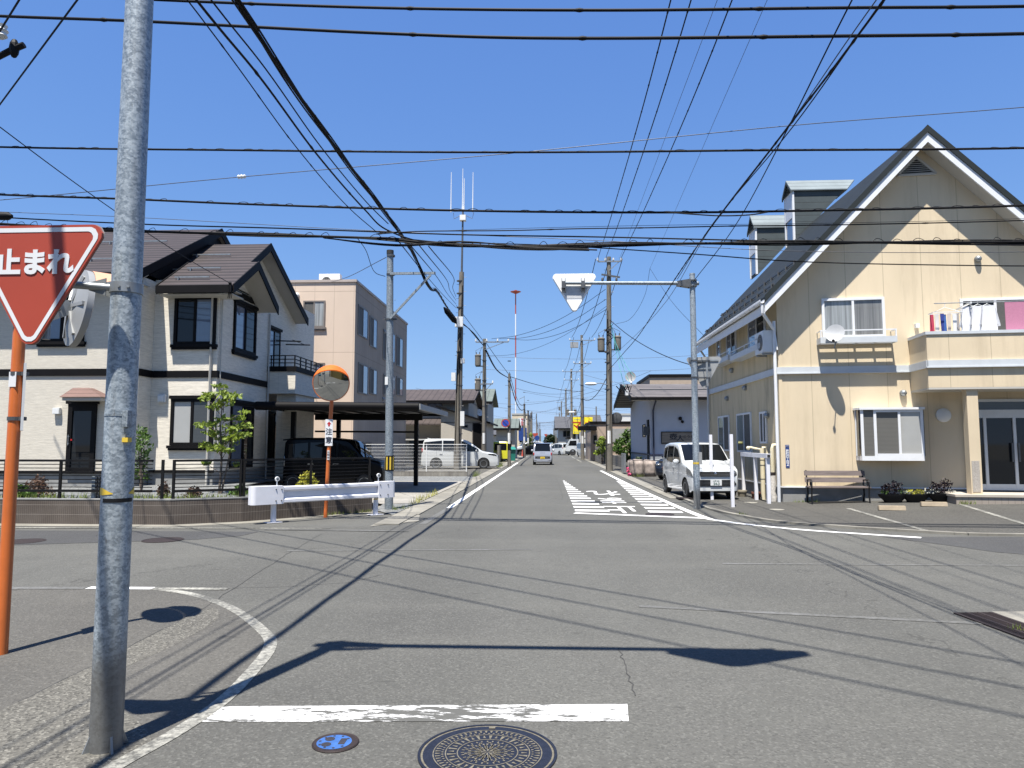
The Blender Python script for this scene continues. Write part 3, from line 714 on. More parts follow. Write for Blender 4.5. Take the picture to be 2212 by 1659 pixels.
# galvanised cable pole with a bracket
b = G(840, 1102); x, y = b.x, b.y
o = thing('cable_pole', 'slim galvanised pole with black and yellow sleeve and a triangular cable bracket', 'utility pole', b)
MB().tube([(x, y, 0), (x - .06, y, P(840, 545, y).z)], [.105, .082], 24).build('shaft', M['galv'], o, smooth=40)
tz = P(840, 541, y).z
MB().lathe((x - .06, y, tz - .04), (0, 0, 1), [(.085, -.06), (.09, -.06), (.09, .04), (0, .045)], 20).build('cap', M['rubber'], o)
z0, z1 = P(840, 1017, y).z, P(840, 946 + 38, y).z
MB().lathe((x, y, z0), (0, 0, 1), [(.107, 0), (.110, 0), (.110, z1 - z0), (.107, z1 - z0)], 24).build('sleeve', M['black'], o, smooth=40)
ys = MB()
for k in range(8):
    w = k * PI / 4 + .2; w2 = w + .36
    ys.quad(*[V((x + .112 * math.cos(q), y + .112 * math.sin(q), zz)) for q, zz in ((w, z0 + .03), (w2, z0 + .03), (w2, z1 - .03), (w, z1 - .03))])
ys.build('stripe', M['yellow'], o)
az = P(840, 593, y).z; e_ = P(942, 593, y)
ar = MB(); ar.bar((x - .03, y - .09, az), (e_.x, y - .09, az), .05, .06); ar.bar((x - .02, y - .09, P(845, 690, y).z), (e_.x - .12, y - .09, az - .04), .05, .05); ar.build('bracket', M['galv'], o)
bd = MB()
for v in (553, 593, 690): z_ = P(840, v, y).z; bd.lathe((x - .04, y, z_ - .02), (0, 0, 1), [(.095, 0), (.105, 0), (.105, .04), (.095, .04)], 20)
z_ = P(840, 690, y).z; bd.bar((x - .2, y - .02, z_), (x + .14, y - .02, z_), .04, .04)
bd.build('band', M['steel_dark'], o)
hk = MB()
for i in range(9):
    z_ = .9 + i * .62; s_ = 1 if i % 2 else -1; hk.ball((x + s_ * .09, y - .055, z_), .012, 6, 4)
hk.build('bolt', M['steel_dark'], o)
MB().box(x - .12, x - .045, y - .115, y - .10, P(840, 830, y).z - .02, P(840, 820, y).z + .06).build('tag_plate', M['white'], o)
# steel post at the wall
q = G(206, 1131); o = thing('channel_post', 'narrow galvanised channel post standing in front of the brown block wall', 'post', q)
MB().box(q.x - .09, q.x - .015, q.y - .05, q.y + .05, 0, .98).build('face', M['galv'], o, bevel=.004)
cs = MB()
for k in range(4): cs.box(q.x - .005 + k * .028, q.x + .018 + k * .028, q.y - .045 + (k % 2) * .02, q.y + .05, .02, .96)
cs.build('rib', M['steel_dark'], o)
# ================================================================ BUILDING HELPERS
def window(par, F, a0, c0, a1, c1, frame, panes, fw=.05, dep=.06, name='window', label=None, glass=None, sill=None, head=None, split=None, single=False):
    """frame bars standing proud of the wall with panes set back inside; panes: list of materials left to right"""
    m = MB(); b1 = dep
    m.fbox(F, a0, a1, .0, b1, c0, c0 + fw); m.fbox(F, a0, a1, 0, b1, c1 - fw, c1); m.fbox(F, a0, a0 + fw, 0, b1, c0 + fw, c1 - fw); m.fbox(F, a1 - fw, a1, 0, b1, c0 + fw, c1 - fw)
    n = len(panes); w = (a1 - a0 - 2 * fw) / n
    for k in range(1, n):
        xx = a0 + fw + w * k; m.fbox(F, xx - fw * .45, xx + fw * .45, .005, b1 - .006, c0 + fw, c1 - fw)
    f = m.build(name, frame, par)
    if label: f['label'] = label
    for k, pm in enumerate(panes):
        g = MB(); x0 = a0 + fw + w * k + (.0 if k == 0 else fw * .45); x1 = a0 + fw + w * (k + 1) - (.0 if k == n - 1 else fw * .45)
        bb = .022 + .012 * (k % 2)
        g.fbox(F, x0, x1, .004, bb, c0 + fw, c1 - fw); g.build('pane', pm, f)
    if sill:
        s = MB(); s.fbox(F, a0 - .07, a1 + .07, 0, .11, c0 - .09, c0 - .003); s.fbox(F, a0 - .04, a1 + .04, 0, .08, c0 - .15, c0 - .09); s.build('sill', sill, f)
    if head:
        s = MB(); s.fbox(F, a0 - .05, a1 + .05, 0, .10, c1 + .003, c1 + .10); s.build('lintel', head, f)
    return f
def wpx(par, F, u0, v0, u1, v1, *a, **k):
    (a0, c1), (a1, c0) = F.hit(u0, v0), F.hit(u1, v1)
    if k.pop('vmid', False):
        c1 = F.hit((u0 + u1) / 2, v0)[1]; c0 = F.hit((u0 + u1) / 2, v1)[1]
    if a1 < a0: a0, a1 = a1, a0
    return window(par, F, a0, c0, a1, c1, *a, **k)
def vent(par, F, a, c, r=.07, mat=None, name='vent_hood'):
    m = MB(); m.lathe(F.p(a, 0, c), F.n, [(r, 0), (r * 1.05, .05)], 14); q = F.p(a, .05, c); m.ball(q + F.n * .01, (r, r, r), 12, 8); m.build(name, mat or M['steel'], par, smooth=50)
def roof_slab(mb, pts, th):
    """pts: top quad, thickness straight down"""
    mb.extr(pts, (0, 0, -th)); return mb
def siding(name, c, bri=.26):
    n = NT(name); f = n.noise(7, (.35, .35, 3.2), 5, .7); g = n.noise(22, (.3, .3, 2.4), 3, .7)
    h = n.math('ADD', n.math('MULTIPLY', f, .55), n.math('MULTIPLY', g, .45))
    co = n.mix(n.ramp(h, .35, .68), mul(c, 1 - bri), mul(c, 1 + bri * .5))
    for i, p_, w in ((0, 3.03, .012), (1, 3.03, .012)): co = n.mix(n.math('MULTIPLY', n.groove(i, p_, w), .35), co, mul(c, .45))
    n.bump(h, .6, .012); return n.fin(co, .8, 0, .25)
M['siding'] = siding('cream_siding', (.83, .77, .655))
def roofmat(name, c, per, w, ax=2, dark=.35, var=.12):
    n = NT(name); g = n.groove(ax, per, w); co = n.mix(n.ramp(n.noise(1.5, detail=5), .3, .7), mul(c, 1 - var), mul(c, 1 + var)); co = n.mix(g, co, mul(c, dark))
    n.bump(n.math('SUBTRACT', 1.0, g), .5, .012); return n.fin(co, .65, .0, .25)
M['roof_brown'] = roofmat('brown_metal_roof', (.052, .041, .041), .15, .05, 2, .3)
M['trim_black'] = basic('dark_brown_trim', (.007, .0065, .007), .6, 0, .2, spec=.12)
M['soffit'] = basic('soffit_board', (.50, .48, .43), .7, 0, .06)
# ================================================================ LEFT LOT: WALL, FENCE, GARDEN
def blockwall():
    n = NT('ribbed_block'); r = n.groove(0, .042, .012); r2 = n.groove(1, .042, .012); h = n.groove(2, .193, .010)
    f = n.noise(1.6, detail=6); co = n.mix(n.ramp(f, .3, .7), (.10, .083, .071), (.155, .133, .115)); co = n.mix(n.math('MULTIPLY', r, .55), co, (.06, .05, .043))
    co = n.mix(n.math('MULTIPLY', h, .6), co, (.30, .27, .24)); co = n.mix(n.ramp(n.noise(9, (1, 1, .25), 5), .55, .8, 0, .4), co, (.08, .07, .06))
    n.bump(n.math('SUBTRACT', 1, r), .6, .015); n.bump(n.noise(60), .4, .005); return n.fin(co, .95, 0, .2)
M['block'] = blockwall()
wp = [V((-22, 14.45, 0)), V((-7.62, 14.16, 0)), V((-6.41, 14.80, 0)), V((-4.22, 17.12, 0))]
wh = P(360, 1079, 14.15).z
o = thing('block_wall', 'low brown ribbed block wall running round the corner garden', 'wall', (-7.6, 14.2, 0))
m = MB()
n_ = len(wp); offs = []
for i, q in enumerate(wp):
    t = (wp[min(i + 1, n_ - 1)] - wp[max(i - 1, 0)]).normalized(); offs.append(V((-t.y, t.x, 0)) * .14)
for i in range(n_ - 1):
    a, b, c, d = wp[i], wp[i + 1], wp[i + 1] + offs[i + 1], wp[i] + offs[i]
    m.extr([a, b, c, d], (0, 0, wh - .02))
m.build('wall', M['block'], o)
m = MB()
for i in range(n_ - 1):
    a, b, c, d = [q + V((0, 0, wh - .019)) for q in (wp[i] - offs[i] * .05, wp[i + 1] - offs[i + 1] * .05, wp[i + 1] + offs[i + 1] * 1.05, wp[i] + offs[i] * 1.05)]
    m.extr([a, b, c, d], (0, 0, .025))
m.build('coping', M['foundation'], o)
ft = P(300, 995, 14.3).z; fb = wh + .16
o = thing('railing_fence', 'black horizontal rail fence on top of the brown block wall', 'fence', (-7.6, 14.3, wh))
fp = [q + offs[i] * .5 for i, q in enumerate(wp)]
bars = MB(); tops = MB()
for i in range(n_ - 1):
    a, b = fp[i], fp[i + 1]
    e = b.lerp(a, .03); s0 = a.lerp(b, .01) if i else a
    tops.bar(s0 + V((0, 0, ft)), e + V((0, 0, ft)), .05, .045); tops.bar(s0 + V((0, 0, fb)), e + V((0, 0, fb)), .05, .05)
    for k in range(1, 8):
        z_ = fb + (ft - fb) * k / 8; bars.bar(s0 + V((0, 0, z_)), e + V((0, 0, z_)), .014, .017)
tops.build('rail', M['black_metal'], o); bars.build('thin_rail', M['black_metal'], o)
for i in range(n_ - 1):
    a, b = fp[i], fp[i + 1]; L = (b - a).length; k = max(1, round(L / (1.35 if i else 1.25)))
    for j in range(k + 1):
        q = a.lerp(b, min(.985, max(.015, j / k)))
        MB().box(q.x - .025, q.x + .025, q.y - .02, q.y + .02, wh, ft + .02).build('post', M['black_metal'], o)
struct(MB().poly(sheet([(-24, 14.5), (-7.6, 14.25), (-6.5, 14.9), (-4.4, 17.2), (-4.6, 19.2), (-9, 21), (-9, 32), (-24, 32)], wh - .10)), 'garden_bed', M['gravel'])
# ================================================================ LEFT HOUSE
HY = 20.0
o = thing('cream_house', 'cream two storey house with brown metal roofs and black window trim behind the fence', 'house', (-12.5, HY, wh - .1))
LH = o
xA1 = P(300, 800, HY).x; xA0 = -24.0
YB = sideY(322, xA1)
xB1 = P(468, 800, YB).x
YC = sideY(576, xB1); xC1 = xB1 - .0
YD = sideY(612, xB1)
FA = Fr((0, HY, 0), (1, 0, 0), (0, -1, 0)); FB = Fr((0, YB, 0), (1, 0, 0), (0, -1, 0)); FS = Fr((xB1, YB, 0), (0, 1, 0), (1, 0, 0))
zE = P(400, 622, YB).z; zEA = P(280, 598, HY).z
z0 = wh - .12
m = MB(); m.box(xA0, xA1, HY, 30, z0 + .42, zEA + .12); m.box(xA1 + .001, xB1, YB, YC - .002, z0 + .42, zE + .25); m.box(xA1 - 1, xB1 - .25, YC, 30.2, z0 + .42, zE + .9)
m.build('wall', M['siding'], o)
m = MB(); m.box(xA0, xA1 - .03, HY + .03, 30, z0 - .2, z0 + .42); m.box(xA1, xB1 - .03, YB + .03, 30, z0 - .2, z0 + .42); m.build('foundation', M['foundation'], o)
# trim belt
zb0, zb1 = FA.hit(150, 812)[1], FA.hit(150, 797)[1]
m = MB(); m.fbox(FA, xA0, xA1 + .04, 0, .04, zb0, zb1); m.box(xA1 + .003, xA1 + .04, HY, YB - .04, zb0, zb1); m.fbox(FB, xA1 + .04, xB1 + .04, 0, .04, zb0, zb1); m.box(xB1 + .003, xB1 + .04, YB, YC - .1, zb0, zb1)
m.fbox(FA, xA0, xA1 + .03, 0, .03, z0 + .38, z0 + .46); m.fbox(FB, xA1 + .03, xB1 + .03, 0, .03, z0 + .38, z0 + .46)
m.build('belt_trim', M['trim_black'], o)
# roofs: A ridge along x, B gable towards the street
ovh = .55
def gable_x(x0, x1, yf, yr, ze, zr, yb, name='roof'):
    """ridge along x at yr; slabs"""
    m = MB(); th = .16
    m.extr([V((x0, yf, ze)), V((x1, yf, ze)), V((x1, yr, zr)), V((x0, yr, zr))], (0, 0, -th))
    m.extr([V((x0, yr, zr - .001)), V((x1, yr, zr - .001)), V((x1, yb, ze)), V((x0, yb, ze))], (0, 0, -th))
    r = m.build(name, M['roof_brown'], o)
    t = MB()
    for xe, s in ((x1, 1), (x0, -1)):
        for (ya, za), (yb_, zb_) in (((yf, ze), (yr, zr)), ((yr, zr), (yb, ze))):
            t.extr([V((xe + s * .003, ya, za + .03)), V((xe + s * .003, yb_, zb_ + .03)), V((xe + s * .003, yb_, zb_ - .26)), V((xe + s * .003, ya, za - .26))], (s * .035, 0, 0))
    t.box(x0, x1 - .0, yf - .11, yf - .003, ze - .24, ze - .02)
    t.build('eave_trim', M['trim_black'], r)
    t = MB(); t.box(x0 + .02, x1 - .02, yf + .02, yf + .8, ze - .27, ze - .245)
    for (ya, za), (yb_, zb_) in (((yf + .05, ze), (yr, zr)), ((yr, zr), (yb - .05, ze))):
        t.extr([V((x1 - 2.2, ya, za - .17)), V((x1 - .01, ya, za - .17)), V((x1 - .01, yb_, zb_ - .17)), V((x1 - 2.2, yb_, zb_ - .17))], (0, 0, -.02))
    t.build('soffit', M['soffit'], r)
    sb_ = MB()
    for fr in (.22, .62):
        y_, z_ = yf + (yr - yf) * fr, ze + (zr - ze) * fr + .09
        sb_.bar((x0 + .3, y_, z_), (x1 - .9, y_, z_), .03, .04)
        for k in range(int((x1 - x0 - 1.2) / .75)): sb_.box(x0 + .4 + k * .75, x0 + .43 + k * .75, y_ - .03, y_ + .05, z_ - .1, z_ + .01)
    sb_.build('snow_guard', M['steel'], r)
    return r
yfA = HY - ovh
zeA = P(250, 588, yfA).z; yrA = HY + 4.6; zrA = P(420, 496, yrA).z; x1A = P(478, 499, yrA).x
gable_x(xA0, x1A, yfA, yrA, zeA, zrA, HY + 9.8)
yfB = YB - .6
zeB = P(430, 616, yfB).z; x1B = P(503, 610, yfB).x; yrB = sideY(574, x1B); zrB = P(572, 530, yrB).z; ybB = yrB + (yrB - yfB)
# inner (front) gable, lower and nearer the street
yrI = sideY(543, x1B); zrI = P(543, 527, yrI).z
x2 = x1B - .45
yrO = sideY(572, x2); zrO = P(572, 527, yrO).z
gable_x(xA1 - 2.5, x2, yfB + .9, yrO, zeB + .35, zrO, yrO + (yrO - yfB) * 1.05)
yrI = sideY(546, x1B); zrI = P(545, 566, yrI).z
gable_x(xA1 + .4, x1B, yfB, yrI, zeB, zrI, yrI + (yrI - yfB))
g = MB()
g.extr([V((xB1, YB, zE + .2)), V((xB1, yrI, zrI - .35)), V((xB1, YC - .01, zE + .2))], (-.15, 0, 0))
g.extr([V((xB1 - .26, YC, zE + .85)), V((xB1 - .26, yrO, zrO - .3)), V((xB1 - .26, yrO + (yrO - yfB) * .95, zE + .85))], (-.15, 0, 0))
g2 = MB(); g2.extr([V((xA1, HY + .1, zEA)), V((xA1, yrA, zrA - .3)), V((xA1, HY + 9.4, zEA))], (-.15, 0, 0)); g2.build('gable_wall', M['trim_black'], o)  # near-black colour stands in for the shade under the roof overhang
g.build('gable_wall', M['siding'], o)
t = MB(); t.fbox(FS, .1, YC - YB - .15, .004, .05, zE - .02, zE + .16); t.build('gable_trim', M['trim_black'], o)
# windows
TB = M['trim_black']
wpx(o, FB, 380, 642, 466, 744, TB, [M['glass'], M['glass_sky']], .085, .07, sill=TB, head=TB)
wpx(o, FB, 372, 862, 460, 962, TB, [M['blind_light'], M['blind_dark']], .085, .07, sill=TB, head=TB)
wpx(o, FA, 91, 650, 182, 738, TB, [M['glass_sky'], M['glass']], .085, .07, sill=TB, head=TB)
wpx(o, FS, 505, 660, 549, 762, TB, [M['glass_sky'], M['glass']], .085, .07, vmid=True, sill=TB, head=TB)
wpx(o, FS, 498, 872, 543, 1010, TB, [M['glass_sky'], M['glass']], .085, .05, vmid=True, head=TB)
FS2 = Fr((xB1 - .25, YB, 0), (0, 1, 0), (1, 0, 0))
wpx(o, FS2, 578, 712, 602, 800, TB, [M['glass_sky'], M['glass']], .07, .05, vmid=True, head=TB)
wpx(o, FS2, 576, 890, 606, 1000, TB, [M['glass'], M['glass']], .07, .05, vmid=True)
a0, c1 = FA.hit(151, 873); a1, c0 = FA.hit(204, 1022)
m = MB(); m.fbox(FA, a0, a0 + .13, 0, .07, c0, c1); m.fbox(FA, a1 - .13, a1, 0, .07, c0, c1); m.fbox(FA, a0 + .13, a1 - .13, 0, .07, c1 - .2, c1); m.fbox(FA, a0 + .13, a1 - .13, 0, .07, c0, c0 + .16); m.fbox(FA, a0 - .06, a1 + .06, 0, .1, c1 + .003, c1 + .1)
d_ = m.build('door', TB, o); MB().fbox(FA, a0 + .13, a1 - .13, .004, .03, c0 + .16, c1 - .2).build('pane', M['glass'], d_)
h_ = MB(); h_.tube([FA.p(a0 + .07, .10, c0 + .8), FA.p(a0 + .07, .10, c0 + 1.1)], .012, 8); h_.fbox(FA, a0 + .05, a0 + .09, .07, .105, c0 + .84, c0 + .86); h_.fbox(FA, a0 + .05, a0 + .09, .07, .105, c0 + 1.04, c0 + 1.06); h_.build('handle', M['steel'], d_)
MB().fbox(FA, a0 + .125, a0 + .17, .071, .078, c0 + .93, c0 + .98).build('red_sticker', M['ink_red'], d_)
# little hipped canopy
xa, za = FA.hit(128, 858, .6); xb, _ = FA.hit(220, 858, .6); xt0, zt_ = FA.hit(160, 838, .2); xt1, _ = FA.hit(192, 838, .2)
m = MB(); e = [FA.p(xa, .62, za), FA.p(xb, .62, za), FA.p(xb, 0, za), FA.p(xa, 0, za)]; tp = [FA.p(xt0 - .02, .22, zt_), FA.p(xt1 + .02, .22, zt_), FA.p(xt1 + .02, 0, zt_), FA.p(xt0 - .02, 0, zt_)]
m.add(e + tp, [(0, 1, 5, 4), (1, 2, 6, 5), (3, 0, 4, 7), (4, 5, 6, 7), (0, 3, 2, 1), (2, 3, 7, 6)])
c_ = m.build('canopy', roofmat('canopy_roof', (.17, .105, .09), .11, .01), o)
MB().fbox(FA, xa + .06, xb - .06, 0, .56, za - .09, za - .004).build('canopy_soffit', M['soffit'], c_)
a, c = FA.hit(125, 888); m = MB(); m.fbox(FA, a - .09, a + .12, 0, .12, c - .09, c + .09); m.build('outdoor_lamp', M['white'], o, bevel=.01)
a, c = FB.hit(352, 861); m = MB(); m.fbox(FB, a - .12, a + .12, 0, .10, c - .12, c + .12); m.fbox(FB, a - .09, a + .09, .1, .13, c - .09, c + .09); m.build('vent_cover', M['white'], o, bevel=.01)
a, c = FB.hit(326, 664); vent(o, FB, a, c, .06, M['soffit'])
# downpipes
dp = MB(); a, c = FB.hit(462, 628); dp.tube([FB.p(a - .25, .5, zE - .02), FB.p(a - .18, .45, zE - .12), FB.p(a, .06, zE - .28), FB.p(a, .06, z0)], .035, 10); a2 = xB1 + .055
dp.tube([V((a2, YB + .12, zE)), V((a2, YB + .12, z0 + 1.0))], .022, 8); dp.tube([V((a2, YC - .15, zE - .1)), V((a2, YC - .15, z0))], .033, 10)
dp.build('downpipe', M['soffit'], o, smooth=40)
# balcony
yb0 = YC - .1
xb1 = P(682, 800, sideY(622, xB1) + .4).x
yb1 = yb0 + 3.0
bx0 = xB1 + .003; bx1 = P(622, 800, yb0).x; 
bx1 = max(bx1, bx0 + 1.0)
zbt = P(622, 795, yb0).z; zbb = P(622, 850, yb0).z
m = MB(); m.box(bx0, bx1, yb0, yb1, zbb, zbt - .12)
bal = m.build('balcony', M['siding'], o)
m = MB(); m.box(bx0, bx1 + .05, yb0 - .05, yb1 + .05, zbt - .119, zbt + .06); m.build('balcony_trim', TB, bal)
m = MB()
for z_ in (.19, .32, .45): m.bar((bx1 - .05, yb0 + .05, zbt + z_), (bx1 - .05, yb1 - .05, zbt + z_), .035, .03); m.bar((bx0, yb0 + .05, zbt + z_), (bx1 - .05, yb0 + .05, zbt + z_), .035, .03)
for k in range(6): y_ = yb0 + .05 + k * (yb1 - yb0 - .1) / 5; m.box(bx1 - .07, bx1 - .03, y_ - .02, y_ + .02, zbt + .06, zbt + .46)
for k in range(2): x_ = bx0 + .1 + k * .5; m.box(x_ - .02, x_ + .02, yb0 + .03, yb0 + .07, zbt + .06, zbt + .46)
m.build('balcony_railing', M['black_metal'], bal)
m = MB(); z_ = zbt + 1.15; m.bar((bx0 - .2, yb0 + 1.2, z_), (bx0 + .75, yb0 + 1.2, z_ - .03), .05, .04); m.bar((bx0 - .2, yb0 + 2.2, z_), (bx0 + .75, yb0 + 2.2, z_ - .03), .05, .04); m.bar((bx0 + .5, yb0 + 1.0, z_ + .0), (bx0 + .5, yb0 + 2.5, z_), .02, .02); m.build('laundry_arm', M['black_metal'], bal)
m = MB(); m.box(bx0 + .2, bx1 - .1, yb0 + .4, yb0 + 2.4, z0, zbb - .002); m.build('porch_post', M['siding'], o)
# ================================================================ CARPORT
cy0, cy1 = 22.5, 28.8
cx1 = P(905, 889, cy0).x; cx0 = P(553, 880, cy0).x; cz = P(730, 876, cy0).z
o = thing('carport', 'dark brown flat roofed carport over the black van', 'carport', ((cx0 + cx1) / 2, 26, .03))
m = MB(); m.extr([(cx0, cy0, cz), (cx1, cy0, cz - .05), (cx1, cy1, cz - .02), (cx0, cy1, cz + .0)], (0, 0, .05)); m.build('roof', basic('carport_sheet', (.02, .02, .021), .5, 0, .1, spec=.2), o)
m = MB()
m.tube([(cx0, cy0, cz), (cx1, cy0, cz - .05)], .14, 12); m.bar((cx0, cy1, cz), (cx1, cy1, cz - .03), .12, .16)
for k in range(8): x_ = cx0 + (cx1 - cx0) * k / 7; m.bar((x_, cy0, cz - .03), (x_, cy1, cz - .03), .04, .08)
m.build('beam', M['trim_black'], o, smooth=35)
m = MB(); m.bar((cx1, cy0 - .02, cz - .04), (cx1, cy1, cz - .03), .10, .18); m.build('gutter_beam', M['sign_grey'], o)
m = MB(); m.bar((cx0 + .4, 27.2, cz - .20), (-4.8, 27.2, cz - .22), .14, .22); m.bar((cx0 + .4, 27.2, cz - .75), (-5.0, 27.2, cz - .78), .05, .07); m.build('cross_beam', M['black_metal'], o)
for px_, py_ in ((-5.03, 27.2), (P(632, 1000, 24.6).x, 24.6), (P(730, 1000, 28.2).x, 28.2), (-9.9, 27.2)):
    MB().box(px_ - .075, px_ + .075, py_ - .075, py_ + .075, .02, cz - .1).build('post', M['black_metal'], o)
# ================================================================ MESH FENCE ON CONCRETE BLOCKS
o = thing('mesh_fence', 'white wire mesh fence on a low grey block wall beyond the carport', 'fence', (-6, 35.1, 0))
zw = P(1000, 1019, 35).z; zt_ = P(1000, 960, 35).z
M['cblock'] = (lambda n: (n.bump(n.noise(50), .4, .005), n.fin(n.mix(n.math('MAXIMUM', n.groove(0, .4, .012), n.groove(2, .2, .012)), n.mix(n.ramp(n.noise(2, (1, 1, .3), 6), .35, .7), (.17, .16, .145), (.33, .315, .28)), (.11, .10, .09)), .9, 0, .2))[1])(NT('grey_block'))
MB().box(-13, -3.94, 35.05, 35.2, 0, zw).build('block_base', M['cblock'], o)
m = MB()
for k in range(int(9.0 / .055)): x_ = -12.98 + k * .055; m.tube([(x_, 35.12, zw + .05), (x_, 35.12, zt_)], .0032, 4, False)
for k in range(9): z_ = zw + .06 + (zt_ - zw - .06) * k / 8; m.tube([(-13, 35.115, z_), (-3.96, 35.115, z_)], .0036, 4, False)
m.tube([(-13, 35.1, zt_), (-3.96, 35.1, zt_)], .012, 6); m.build('mesh_panel', M['white'], o, recalc=False)
for x_ in (-3.99, -5.98, -7.97, -9.96, -11.95): MB().cyl((x_, 35.14, zw), (x_, 35.14, zt_ + .02), .028, 10).build('post', M['white'], o, smooth=40)
# ================================================================ THREE STOREY BUILDING
TY = 34.0
def panelled(name, c, per, ax, var=.06):
    n = NT(name); g = n.math('MAXIMUM', n.groove(ax, per, .02), n.math('MULTIPLY', n.groove(2, 3.02, .03), 1)); f = n.noise(.8, (1, 1, .35), 6)
    co = n.mix(n.ramp(f, .3, .75), mul(c, 1 + var), mul(c, 1 - var)); co = n.mix(n.math('MULTIPLY', g, .5), co, mul(c, .45)); n.bump(n.noise(45), .5, .008); n.bump(n.math('SUBTRACT', 1, g), .5, .01); return n.fin(co, .85, 0, .25)
tx1 = P(765, 800, TY).x; tye = sideY(876, tx1); tzt = P(700, 609, TY).z
o = thing('apartment_block', 'three storey flat roofed beige pink building behind the carport', 'building', (tx1 - 4, TY + 5, 0))
TF = Fr((0, TY, 0), (1, 0, 0), (0, -1, 0)); TS = Fr((tx1, TY, 0), (0, 1, 0), (1, 0, 0))
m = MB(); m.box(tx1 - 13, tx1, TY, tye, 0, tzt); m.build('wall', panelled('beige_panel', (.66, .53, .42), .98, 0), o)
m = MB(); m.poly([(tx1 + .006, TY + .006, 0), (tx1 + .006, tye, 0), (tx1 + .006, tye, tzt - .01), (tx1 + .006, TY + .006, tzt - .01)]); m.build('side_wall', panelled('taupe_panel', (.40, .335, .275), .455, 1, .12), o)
m = MB(); m.box(tx1 - 13.05, tx1 + .06, TY - .06, TY + .02, tzt - .02, tzt + .10); m.box(tx1 - .02, tx1 + .06, TY + .021, tye + .05, tzt - .02, tzt + .10); m.build('parapet', basic('parapet_cap', (.42, .36, .32), .6), o)
WF = basic('bronze_frame', (.20, .175, .155), .5, .2)
wpx(o, TF, 656, 650, 702, 707, WF, [M['screen'], M['curtain']], .07, .06, sill=WF)
wpx(o, TF, 676, 784, 701, 840, WF, [M['glass_sky']], .07, .06, sill=WF)
for v0, v1 in ((672, 737), (790, 852)):
    for (u0, u1), dv in (((773, 793), -8), ((798, 813), 14), ((827, 838), 42), ((840, 852), 46), ((856, 869), 56)):
        k = 1 if v0 < 700 else .45
        wpx(o, TS, u0, v0 + dv * k, u1, v1 + dv * (k if k == 1 else .05), WF, [M['screen'], M['glass_sky']], .07, .05, vmid=True)
a, c = TF.hit(642, 638); vent(o, TF, a, c, .12, M['white'])
a, c = TS.hit(829, 717); vent(o, TS, a, c, .10, M['sign_grey']); a, c = TS.hit(826, 862); vent(o, TS, a, c, .10, M['sign_grey'])
wpx(o, TS, 782, 955, 800, 1010, WF, [M['glass']], .07, .05, vmid=True)
ac = P(714, 602, TY + 2)
def ac_unit(label, loc, F, w=.8, h=.62, d=.3, group='air conditioner units'):
    q = thing('air_conditioner', label, 'air conditioner', loc, group)
    MB().fbox(F, -w / 2, w / 2, -d / 2, d / 2, 0.05, h).build('case', M['white'], q, bevel=.012)
    f = MB(); cc = F.p(-w * .14, d / 2 + .004, h * .53)
    for r in (.08, .13, .18, .225): f.lathe(cc, F.n, [(r, 0), (r + .012, 0), (r + .012, .01), (r, .01)], 20, True)
    for k in range(8): w_ = k * PI / 4; f.bar(cc + (F.ex * math.cos(w_) + F.ez * math.sin(w_)) * .03, cc + (F.ex * math.cos(w_) + F.ez * math.sin(w_)) * .23, .008, .012)
    f.build('fan_guard', M['sign_grey'], q)
    MB().lathe(cc, F.n, [(0, -.003), (.235, -.003)], 24).build('fan', M['steel_dark'], q)
    ff = MB(); ff.fbox(F, -w * .4, -w * .3, -d / 2, d / 2, 0, .05); ff.fbox(F, w * .3, w * .4, -d / 2, d / 2, 0, .05); ff.build('foot', M['steel'], q)
    return q
ac_unit('white air conditioner unit on the roof of the beige three storey building', (ac.x, TY + 2, tzt + .0), Fr((ac.x, TY + 2, tzt), (1, 0, 0), (0, -1, 0)), 1.1, .85, .4)
# ================================================================ YELLOW HOUSE (right)
ang = R(6.2)
YX = V((math.cos(ang), -math.sin(ang), 0)); YN = V((-math.sin(ang), -math.cos(ang), 0))
C0 = G(1690, 1086)
o = thing('cream_yellow_house', 'cream yellow gabled house with green metal roof and white trim at the right corner', 'house', C0)
YH = o
F = Fr(C0, YX, YN); YF = F
S = Fr(C0, (0, 1, 0), (-1, 0, 0)); YS = S
def ypanel(name, c):
    n = NT(name); fr = n.n.new('ShaderNodeVectorMath'); 
    x = n.axis(0); g = n.math('LESS_THAN', n.math('FRACT', n.math('ADD', n.math('DIVIDE', x, .985), 50.12)), .018)
    h = n.math('MULTIPLY', g, .6)
    f = n.noise(.55, (1, 1, .5), 6, .6); st = n.noise(2.3, (1, 1, .10), 5, .7)
    co = n.mix(n.ramp(f, .35, .7), mul(c, 1.04), mul(c, .88)); co = n.mix(n.ramp(st, .50, .76, 0, .5), co, mul((c[0], c[1] * .97, c[2] * .95), .62)); co = n.mix(h, co, mul(c, .5))
    n.bump(n.noise(70, detail=3), .5, .006); n.bump(n.math('SUBTRACT', 1, g), .4, .01); return n.fin(co, .85, 0, .25)
YW = ypanel('cream_yellow_panel', (.74, .615, .43))
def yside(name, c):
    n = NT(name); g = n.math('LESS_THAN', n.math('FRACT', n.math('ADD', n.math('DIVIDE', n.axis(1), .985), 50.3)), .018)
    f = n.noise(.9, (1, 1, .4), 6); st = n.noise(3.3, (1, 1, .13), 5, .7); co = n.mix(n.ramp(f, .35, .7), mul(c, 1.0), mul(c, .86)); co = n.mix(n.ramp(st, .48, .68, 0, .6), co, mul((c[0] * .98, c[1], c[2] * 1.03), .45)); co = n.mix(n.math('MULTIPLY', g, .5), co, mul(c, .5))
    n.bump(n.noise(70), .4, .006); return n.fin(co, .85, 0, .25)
YWS = yside('cream_yellow_side', (.68, .57, .38))
